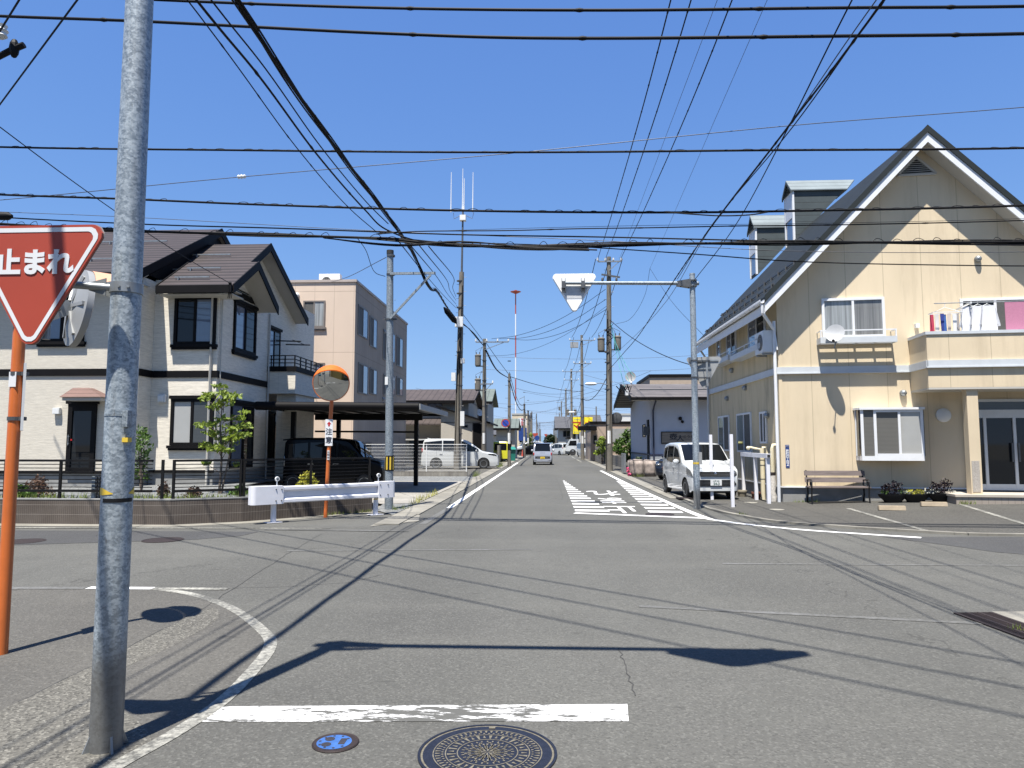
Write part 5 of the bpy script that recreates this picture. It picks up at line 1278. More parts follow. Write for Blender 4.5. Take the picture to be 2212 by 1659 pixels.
q = G(1643, 1074); o = thing('bucket', 'small dull green bucket behind the white frame legs', 'bucket', (q.x + .3, q.y - .2, 0)); m = MB(); q = o.location; m.lathe(q, (0, 0, 1), [(.09, 0), (.12, .26), (.11, .26), (.085, .02), (0, .02)], 16); m.build('body', basic('green_plastic', (.10, .16, .14), .5), o, smooth=40); MB().tube([(q.x - .11, q.y, .25), (q.x, q.y - .05, .17), (q.x + .11, q.y, .25)], .006, 6).build('handle', M['steel'], o)
for x_, y_, lab, c in ((5.95, 22.3, 'small grey stone pot between the white frame legs', (.28, .25, .19)), (6.15, 21.5, 'rust red brick pot behind the white frame legs', (.16, .06, .04))):
    o = thing('plant_pot', lab, 'pot', (x_, y_, 0)); m = MB(); m.lathe((x_, y_, 0), (0, 0, 1), [(.11, 0), (.14, .16), (.15, .16), (.15, .21), (.12, .21), (.10, .17), (0, .17)], 16); m.build('pot', basic('pot_clay', c, .9, 0, .25, 10), o, smooth=40)
MBc = G(1625, 1092); 
for u, v, lab in ((1622, 1086, 'small pale round utility cover on the forecourt beside the white post'), (1678, 1101, 'small pale round utility cover in front of the downpipe')):
    q = G(u, v, .02); q.z = apron_z(q.x, q.y) + .003; o = thing('utility_cover', lab, 'utility cover', q); MB().lathe(q, (0, 0, 1), [(0, .006), (.16, .006), (.17, .008), (.18, .008), (.18, 0)], 24).build('lid', M['concrete'], o)
o = thing('valve_cover', 'rusty flat iron cover at the kerb beside the arm pole', 'utility cover', G(1478, 1079)); q = o.location; m = MB(); m.box(q.x - .2, q.x + .25, q.y - .25, q.y + .25, .035, .055); m.build('lid', M['iron_brown'], o)
# ================================================================ CARS
def car(name, label, L, W, prof, belt, wheels, r, paint, side_glass, screen, rear, lamps='front', plate=None, plate_txt=None, grille=True, tumble=.09, dark_trim=False, cat='car', clr=.20, group=None, detail=True):
    """local frame: nose at x = 0 pointing -x, tail at x = L, y across, z up"""
    o = thing(name, label, cat, (0, 0, 0), group)
    def zt(x):
        for (x0, z0), (x1, z1) in zip(prof, prof[1:]):
            if x <= x1: return z0 + (z1 - z0) * max(0, x - x0) / (x1 - x0)
        return prof[-1][1]
    H = max(z for _, z in prof)
    def g(x):
        e = min(x, 1e9); f = 1.0
        for d_, k in ((x, (.80, .93, .985)), (L - x, (.86, .96, .995))):
            if d_ < .08: f *= k[0] + (k[1] - k[0]) * (max(d_, 0) / .08) ** .6
            elif d_ < .35: f *= k[1] + (k[2] - k[1]) * (d_ - .08) / .27
            elif d_ < .9: f *= k[2] + (1 - k[2]) * (d_ - .35) / .55
        return f
    def hw(x, z):
        s_ = 1.0
        if z < .42: s_ = .955 + .045 * max(0, z - .15) / .27
        if z > belt: s_ = 1 - tumble * 2 / W * ((z - belt) / max(.1, H - belt)) ** 1.15
        return W / 2 * g(x) * s_
    Rw = r + .055
    def zb(x):
        z = clr + (.05 if x < .15 or x > L - .15 else 0)
        for xw in wheels:
            d_ = abs(x - xw)
            if d_ < Rw: z = max(z, r + math.sqrt(Rw * Rw - d_ * d_))
        return z
    xs = {p[0] for p in prof} | {L * k / 34 for k in range(35)}
    for xw in wheels: xs |= {xw + Rw * math.cos(PI * k / 12) for k in range(13)} | {xw - Rw - .001, xw + Rw + .001}
    xs = sorted(x for x in xs if 0 <= x <= L); ns = 11; rows = []
    for x in xs:
        top = zt(x); b_ = min(zb(x), top - .03); ze = max(b_ + .02, top - .085); row = []
        for j in range(ns): z = b_ + (ze - b_) * j / (ns - 1); row.append((hw(x, z), z))
        he = hw(x, ze)
        for f_, dz in ((.985, .045), (.955, .020), (.90, .006), (.6, -.006), (0, -.014)): row.append((he * f_, top - dz))
        rows.append((x, row))
    m = MB(); nc = 2 * len(rows[0][1]) - 1
    for x, row in rows:
        for y, z in row: m.v.append(V((x, y, z)))
        for y, z in row[-2::-1]: m.v.append(V((x, -y, z)))
    for i in range(len(rows) - 1):
        for j in range(nc - 1): m.f.append([i * nc + j, i * nc + j + 1, (i + 1) * nc + j + 1, (i + 1) * nc + j]); m.m.append(0)
    m.f.append(list(range(nc))); m.m.append(0); m.f.append([(len(rows) - 1) * nc + j for j in range(nc)][::-1]); m.m.append(0)
    m.build('body', paint, o, smooth=42)
    u = MB(); u.box(.12, L - .12, -W / 2 + .24, W / 2 - .24, clr - .02, belt - .1)
    for xw in wheels: u.box(xw - Rw - .02, xw + Rw + .02, -W / 2 + .02 + .16, W / 2 - .18, clr, r + Rw + .02)
    u.build('underbody', M['rubber'], o)
    for xw in wheels:
        for s_ in (-1, 1):
            t = MB(); yy = s_ * (W / 2 - .10); t.lathe((xw, yy, r), (0, s_, 0), [(r * .62, .085), (r * .70, .092), (r * .95, .085), (r, .06), (r, -.07), (r * .9, -.09), (0, -.09)], 28); wh = t.build('wheel', M['rubber'], o, smooth=40)
            t = MB(); t.lathe((xw, yy, r), (0, s_, 0), [(0, .05), (.05, .062), (.06, .05), (r * .56, .045), (r * .60, .088), (r * .66, .090), (r * .66, .06)], 28)
            t.build('rim', M['steel'], wh, smooth=30)
            t = MB()
            for k in range(10 if detail else 6):
                w = 2 * PI * k / (10 if detail else 6); a_ = V((math.cos(w), 0, math.sin(w))); b_ = V((-math.sin(w), 0, math.cos(w))); q = V((xw, yy + s_ * .068, r))
                t.extr([q + a_ * .04 - b_ * .022, q + a_ * .04 + b_ * .022, q + a_ * r * .60 + b_ * .026, q + a_ * r * .60 - b_ * .026], (0, s_ * .012, 0))
            t.build('spoke', M['chrome'] if detail else M['steel'], wh)
    def sp(x, z, s_, e=.014): return V((x, s_ * (hw(x, z) + e), z))
    for poly in side_glass:
        for s_ in (-1, 1):
            lo, hi = poly; nx = 8; k = MB(); pts = []
            x0, x1 = lo[0][0], lo[-1][0]
            def it(line, x):
                for (xa, za), (xb, zb_) in zip(line, line[1:]):
                    if x <= xb + 1e-6: return za + (zb_ - za) * (x - xa) / max(1e-6, xb - xa)
                return line[-1][1]
            for i in range(nx + 1):
                x = x0 + (x1 - x0) * i / nx; zl, zh = it(lo, x), it(hi, x); zh = min(zh, zt(x) - .07)
                for j in range(5): k.v.append(sp(x, zl + (max(zh, zl + .005) - zl) * j / 4, s_))
            for i in range(nx):
                for j in range(4): k.f.append([i * 5 + j, (i + 1) * 5 + j, (i + 1) * 5 + j + 1, i * 5 + j + 1]); k.m.append(0)
            k.build('side_window', M['glass_car'], o, smooth=60)
    def screen_patch(xa, xb, f0, nm, mat):
        k = MB(); nx = 8; ny = 10
        for i in range(nx + 1):
            x = xa + (xb - xa) * i / nx; t_ = zt(x); slope_ = (zt(x + .01) - zt(x - .01)) / .02; nrm = V((-slope_, 0, 1)).normalized()
            he = hw(x, t_ - .07)
            for j in range(ny + 1):
                f_ = -f0 + 2 * f0 * j / ny; k.v.append(V((x, he * f_, t_ + .004 + .012 * (1 - f_ * f_))) + nrm * .006)
        for i in range(nx):
            for j in range(ny): k.f.append([i * (ny + 1) + j, (i + 1) * (ny + 1) + j, (i + 1) * (ny + 1) + j + 1, i * (ny + 1) + j + 1]); k.m.append(0)
        return k.build(nm, mat, o, smooth=60)
    screen_patch(screen[0], screen[1], .90, 'windscreen', M['glass_car'])
    if rear: screen_patch(rear[0], rear[1], .82, 'rear_window', M['glass_car'])
    if detail:
        ln = MB()
        for x in (screen[1] - .25, (screen[1] + wheels[1]) / 2 - .1, wheels[1] - .02):
            for s_ in (-1, 1):
                for j in range(8):
                    z0_, z1_ = [.32 + (H - .2 - .32) * q / 8 for q in (j, j + 1)]
                    if abs(x - wheels[1]) < Rw and z0_ < r + Rw + .1: continue
                    z1_ = min(z1_, zt(x) - .09)
                    if z1_ > z0_: ln.quad(sp(x - .004, z0_, s_, .0045), sp(x + .004, z0_, s_, .0045), sp(x + .004, z1_, s_, .0045), sp(x - .004, z1_, s_, .0045))
        ln.build('door_seam', M['black'], o)
        for x in (screen[1] + .36, wheels[1] - .30):
            for s_ in (-1, 1):
                q = sp(x, belt - .12, s_, .018); h_ = MB(); h_.box(q.x - .09, q.x + .09, q.y - .016, q.y + .016, q.z - .014, q.z + .014); h_.build('door_handle', paint, o, bevel=.006)
    for s_ in (-1, 1):
        q = sp(screen[0] + .30, belt + .06, s_, .10); h_ = MB(); h_.ball(q, (.06, .10, .085), 12, 8); h_.build('mirror', paint, o, smooth=60)
    return o, sp, zt, hw
def place(o, loc, rz): o.location = loc; o.rotation_euler = (0, 0, rz); return o
KEI = [(0, .36), (.015, .62), (.05, .78), (.12, .885), (.35, .965), (.70, 1.035), (.82, 1.07), (1.10, 1.31), (1.42, 1.555), (1.62, 1.62), (2.1, 1.65), (2.7, 1.645), (3.12, 1.60), (3.22, 1.52), (3.31, 1.05), (3.36, .80), (3.385, .55), (3.395, .38)]
KG = [([(1.02, 1.03), (1.30, 1.02), (1.86, 1.03)], [(1.02, 1.08), (1.42, 1.42), (1.86, 1.53)]), ([(1.94, 1.03), (2.62, 1.07)], [(1.94, 1.54), (2.62, 1.53)]), ([(2.70, 1.10), (3.10, 1.18)], [(2.70, 1.52), (3.10, 1.46)])]
def kei(label, paint, kind):
    o, sp, zt, hw = car('kei_car', label, 3.395, 1.475, KEI, 1.0, (.62, 3.03), .285, paint, KG, (.86, 1.46), (3.215, 3.315))
    for s_ in (-1, 1):
        h = MB(); n_ = 8
        for i in range(n_ + 1):
            x = .02 + .40 * i / n_
            for j in range(5):
                z = (.66 + .05 * i / n_) + (.20 + .02 * i / n_ - .06 * (1 - i / n_)) * j / 4; h.v.append(sp(x, min(z, zt(x) - .03), s_, .010))
        for i in range(n_):
            for j in range(4): h.f.append([i * 5 + j, (i + 1) * 5 + j, (i + 1) * 5 + j + 1, i * 5 + j + 1]); h.m.append(0)
        h.ball((.085, s_ * .56, .745), (.085, .085, .10), 14, 10)
        hl = h.build('headlight', M['lamp_clear'], o, smooth=50)
        b = MB(); b.ball((.055, s_ * .55, .75), (.075, .045, .055), 12, 8); b.ball((.10, s_ * .615, .72), (.08, .035, .045), 10, 8); b.build('bulb', M['chrome'], hl, smooth=60)
        t = MB(); t.ball((3.33, s_ * .655, .80), (.05, .055, .14), 12, 10); t.build('tail_light', M['lamp_red'], o, smooth=60)
    gr = MB(); gr.extr([(.022, -.45, .665), (.06, -.46, .80), (.06, .46, .80), (.022, .45, .665)], (-.035, 0, 0)); gr.build('grille', M['black'], o)
    cb = MB()
    for z in (.685, .722, .760, .795): cb.box(-.022 + (z - .665) * .25, .0 + (z - .665) * .25, -.43, .43, z - .008, z + .008)
    cb.build('grille_bar', M['chrome'], o)
    em = MB(); em.ball((-.004, 0, .745), (.02, .045, .045), 10, 8); em.build('badge', M['chrome'], o, smooth=60)
    lw = MB(); lw.extr([(-.012, -.50, .38), (-.012, -.60, .44), (-.012, -.52, .57), (-.012, .52, .57), (-.012, .60, .44), (-.012, .50, .38)], (.05, 0, 0)); lw.build('air_intake', M['black'], o)
    lb = MB()
    for z in (.42, .46, .50, .54): lb.box(-.018, -.010, -.50, .50, z - .006, z + .006)
    lb.build('intake_bar', M['steel_dark'], o)
    PF = Fr((0, 0, 0), (0, -1, 0), (-1, 0, 0))
    pm, ink, tx_ = (M['plate_white'], M['ink_green'], '54-3') if kind == 'white' else (M['plate_yellow'], M['ink'], '38-56')
    MB().fbox(PF, -.165, .165, .026, .034, .405, .570).build('number_plate', pm, o, bevel=.003)
    if kind == 'white':
        t = text(MB(), tx_, PF, .01, .0352, .455, .10, bold=.002); text(t, '山形 583', PF, 0, .0352, .535, .05); t.build('plate_lettering', ink, o, recalc=False)
    RF = Fr((3.395, 0, 0), (0, 1, 0), (1, 0, 0))
    MB().fbox(RF, -.165, .165, .0, .008, .455, .62).build('rear_plate', pm if kind == 'white' else M['plate_yellow'], o, bevel=.003)
    t = text(MB(), tx_, RF, .01, .0095, .52, .10, bold=.002); t.build('plate_lettering', ink, o, recalc=False)
    b = MB(); b.fbox(RF, -.42, .42, -.04, -.004, .40, .66); b.fbox(RF, -.69, -.45, -.10, .0, .33, .36); b.fbox(RF, .45, .69, -.10, .0, .33, .36); b.build('bumper_recess', M['steel_dark'] if kind != 'white' else M['black'], o)
    b = MB(); b.fbox(RF, -.20, .20, -.085, -.05, .88, .92); b.build('badge_bar', M['chrome'], o)
    b = MB(); b.extr([(3.08, -.58, 1.59), (3.08, .58, 1.59), (3.25, .55, 1.565), (3.25, -.55, 1.565)], (0, 0, .03)); b.build('roof_spoiler', M['black'], o)
    b = MB(); b.bar((3.285, .02, 1.12), (3.27, .25, 1.20), .015, .015); b.build('wiper', M['black'], o)
    w = MB(); w.bar((.84, -.55, 1.10), (.93, .10, 1.165), .015, .015); w.bar((.84, 0, 1.10), (.94, .55, 1.165), .015, .015); w.build('wiper', M['black'], o)
    return o
wc = kei('white kei car parked nose out beside the cream yellow house', M['car_white'], 'white')
place(wc, (4.86, 20.98, .02), R(95))
sv = kei('silver kei car driving away along the street', M['car_silver'], 'silver')
place(sv, (-.28, 57.1, 0), R(-90)); sv.location = (-.36, 57.3, 0)
VAN = [(0, .40), (.02, .70), (.06, .90), (.16, 1.0), (.45, 1.07), (.62, 1.10), (.85, 1.38), (1.10, 1.66), (1.25, 1.735), (1.8, 1.79), (3.0, 1.79), (3.25, 1.76), (3.33, 1.66), (3.375, 1.1), (3.39, .75), (3.395, .42)]
VG = [([(.86, 1.08), (1.5, 1.06)], [(.86, 1.30), (1.5, 1.62)]), ([(1.58, 1.06), (2.45, 1.06)], [(1.58, 1.64), (2.45, 1.64)]), ([(2.53, 1.08), (3.2, 1.12)], [(2.53, 1.63), (3.2, 1.58)])]
bv, sp, zt, hw = car('boxy_van', 'black boxy kei van parked under the carport', 3.395, 1.475, VAN, 1.03, (.60, 3.02), .29, M['car_black'], VG, (.64, 1.18), (3.335, 3.38), cat='van', tumble=.05)
for s_ in (-1, 1):
    h = MB(); h.ball((.10, s_ * .57, .82), (.09, .11, .11), 12, 8); h.build('headlight', M['lamp_clear'], bv, smooth=60); h = MB(); h.ball((3.35, s_ * .67, 1.0), (.05, .05, .22), 10, 8); h.build('tail_light', M['lamp_clear'], bv, smooth=60)
h = MB()
for x in (1.56, 2.42):
    for s_ in (-1, 1): q = sp(x, .92, s_, .02); h.box(q.x - .1, q.x + .1, q.y - .012, q.y + .012, q.z - .014, q.z + .014)
h.build('door_handle_trim', M['chrome'], bv)
h = MB(); h.extr([(3.15, -.6, 1.74), (3.15, .6, 1.74), (3.45, .56, 1.70), (3.45, -.56, 1.70)], (0, 0, .04)); h.build('roof_spoiler', M['car_black'], bv)
q = P(740, 1000, 24.6); place(bv, (P(838, 1000, 24.4).x, 24.3, .03), R(180))
MPV = [(0, .34), (.03, .62), (.10, .86), (.22, .95), (.60, 1.03), (1.0, 1.10), (1.10, 1.14), (1.55, 1.48), (1.98, 1.76), (2.2, 1.83), (3.0, 1.90), (4.2, 1.90), (4.72, 1.83), (4.80, 1.70), (4.88, 1.15), (4.93, .8), (4.95, .40)]
MG = [([(1.30, 1.10), (2.35, 1.12)], [(1.30, 1.24), (2.35, 1.76)]), ([(2.42, 1.12), (3.55, 1.14)], [(2.42, 1.77), (3.55, 1.79)]), ([(3.62, 1.14), (4.74, 1.22)], [(3.62, 1.79), (4.74, 1.68)])]
mv, sp, zt, hw = car('minivan', 'large white minivan with dark windows parked behind the mesh fence', 4.95, 1.85, MPV, 1.08, (.98, 3.98), .335, M['car_white'], MG, (1.14, 2.02), (4.76, 4.87), cat='van', tumble=.12, clr=.18)
for s_ in (-1, 1):
    h = MB()
    for i in range(7):
        x = .06 + .62 * i / 6
        for j in range(3): h.v.append(sp(x, min(zt(x) - .03, .80 + .10 * i / 6 + (.13 - .012 * i) * j / 2), s_, .008))
    for i in range(6):
        for j in range(2): h.f.append([i * 3 + j, (i + 1) * 3 + j, (i + 1) * 3 + j + 1, i * 3 + j + 1]); h.m.append(0)
    h.build('headlight', M['glass_car'], mv, smooth=50); h = MB(); h.ball((4.86, s_ * .84, 1.15), (.06, .07, .16), 10, 8); h.build('tail_light', M['lamp_red'], mv, smooth=60)
h = MB(); h.box(-.02, .10, -.62, .62, .34, .86); h.build('grille', M['steel_dark'], mv); h = MB()
for z in (.44, .55, .66, .77): h.box(-.035, -.02, -.60, .60, z - .012, z + .012)
h.build('grille_bar', M['chrome'], mv)
h = MB(); h.extr([(4.3, -.75, 1.86), (4.3, .75, 1.86), (5.05, .70, 1.80), (5.05, -.70, 1.80)], (0, 0, .06)); h.build('roof_spoiler', M['car_white'], mv); h = MB(); h.extr([(4.35, -.02, 1.91), (4.6, -.02, 1.89), (4.6, -.02, 1.97)], (0, .04, 0)); h.build('aerial_fin', M['car_white'], mv)
place(mv, (P(1078, 1000, 46.5).x, 46.2, .02), R(180 + 5))
SED = [(0, .36), (.03, .58), (.12, .74), (.5, .86), (1.1, .95), (1.25, .98), (1.75, 1.30), (2.1, 1.44), (2.6, 1.48), (3.3, 1.42), (3.6, 1.30), (3.85, 1.02), (3.97, .8), (4.0, .4)]
SG = [([(1.5, .98), (2.2, .96)], [(1.5, 1.06), (2.2, 1.34)]), ([(2.28, .96), (3.3, 1.02)], [(2.28, 1.36), (3.3, 1.28)])]
def sedan(label, paint, loc, rz, detail=False, name='parked_car', group=None):
    o, sp, zt, hw = car(name, label, 4.0, 1.69, SED, .94, (.8, 3.3), .30, paint, SG, (1.3, 2.05), (3.35, 3.8), detail=detail, clr=.17, group=group)
    for s_ in (-1, 1):
        h = MB(); h.ball((.17, s_ * .62, .66), (.16, .15, .085), 14, 8); h.build('headlight', M['lamp_clear'], o, smooth=60); h = MB(); h.ball((3.88, s_ * .66, .80), (.09, .12, .10), 10, 8); h.build('tail_light', M['lamp_red'], o, smooth=60)
    h = MB(); h.box(-.01, .1, -.42, .42, .40, .58); h.build('grille', M['black'], o); h = MB(); h.box(-.02, -.008, -.44, .44, .55, .58); h.build('grille_bar', M['chrome'], o)
    PF = Fr((0, 0, 0), (0, -1, 0), (-1, 0, 0)); MB().fbox(PF, -.165, .165, .012, .02, .30, .46).build('number_plate', M['plate_white'], o)
    return place(o, loc, rz)
sedan('dark blue car showing only its nose behind the white kei car', M['car_blue'], (5.42, 31.7, .02), R(60), True)
yk, sp, zt, hw = car('kei_car', 'yellow kei car parked in front of the open garage', 3.395, 1.475, VAN, 1.03, (.60, 3.02), .29, M['car_yellow'], VG, (.64, 1.18), (3.335, 3.38), detail=False, tumble=.05)
for s_ in (-1, 1): h = MB(); h.ball((3.36, s_ * .68, .98), (.04, .05, .18), 8, 6); h.build('tail_light', M['lamp_red'], yk, smooth=60)
RF = Fr((3.395, 0, 0), (0, 1, 0), (1, 0, 0)); MB().fbox(RF, -.165, .165, .0, .01, .60, .76).build('rear_plate', M['plate_yellow'], yk)
place(yk, (P(1084, 1000, 66).x, 67.5, .0), R(-90))
def faraway(label, paint, u, Y, rz, spec='sedan', z=0):
    x = P(u, 985, Y).x
    if spec == 'sedan': return sedan(label, paint, (x, Y, z), rz)
    o, sp, zt, hw = car('parked_van', label, 4.95, 1.85, MPV, 1.08, (.98, 3.98), .335, paint, MG, (1.14, 2.02), (4.76, 4.87), detail=False, clr=.18, cat='van')
    for s_ in (-1, 1): h = MB(); h.ball((4.86, s_ * .84, 1.15), (.06, .07, .16), 8, 6); h.build('tail_light', M['lamp_red'], o, smooth=60)
    return place(o, (x, Y, z), rz)
wsv = faraway('white estate car crossing the far junction beyond the silver car', M['car_white'], 1222, 104, R(180), 'sedan')
faraway('white van turning out behind the silver car', M['car_white'], 1192, 101, R(-60), 'van').scale = (.85,) * 3
faraway('small white car far down the middle of the street', M['car_white'], 1149.5, 170, R(90))
faraway('small pale car far down the street on the left', M['car_silver'], 1162, 150, R(90))
faraway('white van parked nose out behind the second right utility pole', M['car_white'], 1278, 82, R(100), 'van').scale = (.9,) * 3
faraway('dark car parked behind the green bin on the left', M['car_black'], 1112, 92, R(0))
faraway('white van standing near the far shop signs on the left', M['car_white'], 1110, 118, R(20), 'van')
# box truck
tx0 = P(1222, 985, 96); o = thing('box_truck', 'white box truck parked beyond the pine behind the utility poles', 'truck', (0, 0, 0))
m = MB(); m.extr([(0, -1.0, .5), (0, -1.0, 1.25), (.55, -1.0, 2.15), (1.75, -1.0, 2.2), (1.75, -1.0, .5)], (0, 2.0, 0)); m.build('cab', M['car_white'], o, bevel=.06)
m = MB(); m.box(1.95, 6.2, -1.08, 1.08, .95, 3.1); m.build('cargo_box', basic('cargo_white', (.72, .70, .66), .6), o, bevel=.03); m = MB(); m.box(.3, 6.0, -.45, .45, .55, .94); m.box(-.05, .2, -.95, .95, .38, .62); m.build('chassis', M['steel_dark'], o)
m = MB()
for s_ in (-1, 1): m.extr([(.35, s_ * 1.004, 1.3), (.62, s_ * 1.004, 1.95), (1.45, s_ * 1.004, 1.98), (1.45, s_ * 1.004, 1.3)], (0, s_ * .006, 0))
m.build('side_window', M['glass_car'], o); m = MB(); m.extr([(.02, -.85, 1.33), (.46, -.80, 2.05), (.46, .80, 2.05), (.02, .85, 1.33)], (-.02, 0, .012)); m.build('windscreen', M['glass_car'], o)
for x in (.95, 4.9):
    for s_ in (-1, 1): m = MB(); m.lathe((x, s_ * .92, .42), (0, s_, 0), [(.0, .06), (.22, .05), (.26, .10), (.42, .09), (.42, -.1), (0, -.1)], 22); m.build('wheel', M['rubber'], o, smooth=40)
place(o, (tx0.x, 97, 0), R(0))
# ================================================================ MIDGROUND BUILDINGS
def simple_house(name, label, x0, x1, y0, y1, zw, wallm, roofm, kind='gable_x', zr=1.5, ov=.5, wins=(), cat='house', z0=0, frame=None):
    o = thing(name, label, cat, ((x0 + x1) / 2, y0, z0))
    m = MB(); m.box(x0, x1, y0, y1, z0, zw); m.build('wall', wallm, o)
    m = MB(); th = -.14
    if kind == 'gable_x':
        ym = (y0 + y1) / 2; m.extr([(x0 - ov, y0 - ov, zw), (x1 + ov, y0 - ov, zw), (x1 + ov, ym, zw + zr), (x0 - ov, ym, zw + zr)], (0, 0, th)); m.extr([(x0 - ov, ym, zw + zr - .001), (x1 + ov, ym, zw + zr - .001), (x1 + ov, y1 + ov, zw), (x0 - ov, y1 + ov, zw)], (0, 0, th))
    elif kind == 'gable_y':
        xm = (x0 + x1) / 2; m.extr([(x0 - ov, y0 - ov, zw), (xm, y0 - ov, zw + zr), (xm, y1 + ov, zw + zr), (x0 - ov, y1 + ov, zw)], (0, 0, th)); m.extr([(xm, y0 - ov, zw + zr - .001), (x1 + ov, y0 - ov, zw), (x1 + ov, y1 + ov, zw), (xm, y1 + ov, zw + zr - .001)], (0, 0, th))
    elif kind == 'shed_x': m.extr([(x0 - ov, y0 - ov, zw + zr), (x1 + ov, y0 - ov, zw), (x1 + ov, y1 + ov, zw), (x0 - ov, y1 + ov, zw + zr)], (0, 0, th))
    else: m.box(x0 - .08, x1 + .08, y0 - .08, y1 + .08, zw - .001, zw + .25)
    r = m.build('roof', roofm, o)
    if kind in ('gable_x',): e = MB(); e.box(x0 - ov - .02, x1 + ov + .02, y0 - ov - .12, y0 - ov - .003, zw - .22, zw + .01); e.build('eave_gutter', M['trim_black'], r)
    if kind == 'gable_x':
        e = MB()
        for xx in (x0, x1 - .12): e.extr([(xx, y0, zw - .05), (xx, (y0 + y1) / 2, zw + zr - .2), (xx, y1, zw - .05)], (.12, 0, 0))
        e.build('gable_wall', wallm, o)
    if kind == 'gable_y': e = MB(); e.extr([(x0, y0, zw - .05), ((x0 + x1) / 2, y0, zw + zr - .2), (x1, y0, zw - .05)], (0, .12, 0)); e.build('gable_wall', wallm, o)
    if kind == 'shed_x': e = MB(); e.extr([(x0, y0, zw - .05), (x0, y0, zw + zr - .15), (x1, y0, zw - .05)], (0, .12, 0)); e.build('gable_wall', wallm, o)
    FF = Fr((0, y0, 0), (1, 0, 0), (0, -1, 0))
    for u0, v0, u1, v1, panes in wins: wpx(o, FF, u0, v0, u1, v1, frame or WF, panes, .06, .05)
    return o, FF
CREAM = basic('pale_plaster', (.48, .44, .37), .85, 0, .08, 2); GREY = basic('grey_plaster', (.40, .40, .38), .85, 0, .1, 2); TAN = basic('tan_plaster', (.42, .33, .26), .85, 0, .1, 2)
TILE = roofmat('brown_tile_roof', (.075, .06, .055), .45, .05, 0, .5, .2); GRN = roofmat('green_sheet_roof', (.13, .155, .14), .5, .05, 0, .55, .15); SLT = roofmat('slate_roof', (.10, .10, .105), .13, .025, 2, .4, .15)
Yh = 54.0
xL, xR = P(860, 900, Yh).x - 2, P(1012, 900, Yh).x
o, FF = simple_house('tiled_house', 'cream house with brown tiled roof behind the white minivan', xL, xR, Yh, Yh + 7, P(950, 866, Yh).z, CREAM, TILE, zr=1.15, wins=((886, 867, 914, 893, [M['glass'], M['curtain']]), (923, 866, 956, 893, [M['glass_sky']])))
w = P(910, 914, 52.5); m = MB(); m.extr([(xL, 52.4, P(900, 918, 52.4).z), (P(975, 918, 52.4).x, 52.4, P(900, 918, 52.4).z), (P(975, 918, 52.4).x, Yh - .003, P(900, 908, 52.4).z + .1), (xL, Yh - .003, P(900, 908, 52.4).z + .1)], (0, 0, .1)); m.build('lower_roof', TILE, o)
m = MB(); m.box(xL, P(1010, 945, 51).x, 51.0, 52.3, P(930, 948, 51).z - .1, P(930, 948, 51).z); lo = m.build('porch_roof', M['soffit'], o)
m = MB()
for u in (870, 962): q = P(u, 950, 51.2); m.box(q.x - .1, q.x + .1, 51.1, 51.3, 0, q.z)
m.build('porch_post', CREAM, o)
wpx(o, FF, 884, 948, 920, 990, WF, [M['curtain_teal'], M['glass']], .06, .05); wpx(o, FF, 930, 948, 955, 978, WF, [M['curtain_teal'], M['curtain_teal']], .06, .05)
Yw = 56.0; xa = P(975, 900, Yw).x; xb = P(1062, 900, Yw).x; za, zb_ = P(975, 868, Yw).z, P(1068, 905, Yw).z
o, FF = simple_house('lean_to_house', 'cream lean to wing with dark sloping roof beside the tiled house', xa, xb, 50.5, 58, P(1062, 909, 50.5).z - .1, CREAM, M['trim_black'], 'shed_x', P(975, 872, 50.5).z - P(1062, 909, 50.5).z, .35)
wpx(o, FF, 1020, 912, 1042, 985, WF, [M['trim_black']], .06, .04, name='doorway'); wpx(o, FF, 999, 918, 1011, 924, WF, [M['glass']], .03, .03)
o, FF = simple_house('green_roof_house', 'white house with green sheet roof behind the leaning utility pole', P(1000, 900, 62).x, P(1053, 900, 62).x, 62, 69, P(1030, 868, 62).z, GREY, GRN, zr=1.4, ov=.45, wins=((1034, 876, 1046, 910, [M['glass']]),))
q = P(1022, 884, 61.7)
for k, lab in enumerate(('grey air conditioner on the wall of the tiled house', 'second grey air conditioner beside the one on the tiled house')): q = P(1008 + 11 * k, 899, 61.5); ac_unit(lab, q, Fr(q, (1, 0, 0), (0, -1, 0)), .8, .8, .3)
q = P(1036, 891, 61); ds2 = thing('satellite_dish', 'small white satellite dish on the wall of the green roofed house', 'satellite dish', q); MB().lathe(q, V((.5, -.8, .35)), [(0, -.06), (.2, -.03), (.32, 0), (.2, -.02), (0, -.05)], 20).build('reflector', M['white'], ds2, smooth=60); MB().tube([q, q + V((.1, .9, -.2))], .03, 6).build('mast', M['steel'], ds2)
o, FF = simple_house('garage', 'open garage with green sheet roof behind the yellow car', P(1072, 900, 74).x, P(1112, 900, 74).x, 74, 80, P(1090, 925, 74).z, CREAM, GRN, zr=1.1, ov=.4)
MB().fbox(FF, P(1076, 900, 74).x, P(1105, 900, 74).x, .003, .02, 0, P(1090, 953, 74).z).build('opening', M['black'], o); MB().fbox(FF, P(1075, 900, 74).x, P(1106, 900, 74).x, .003, .08, P(1090, 953, 74).z + .001, P(1090, 944, 74).z).build('shutter_box', GREY, o)
o, FF = simple_house('apartment_house', 'pale yellow three storey building far down the street on the left', P(1106, 900, 128).x, P(1141, 900, 128).x, 128, 142, P(1120, 896, 128).z, basic('pale_yellow_plaster', (.62, .53, .38), .85, 0, .06), GREY, 'flat', wins=((1121, 916, 1127, 927, [M['glass'], M['glass']]), (1128, 916, 1134, 927, [M['glass'], M['glass']]), (1121, 945, 1132, 957, [M['glass']])), cat='building', frame=M['white'])
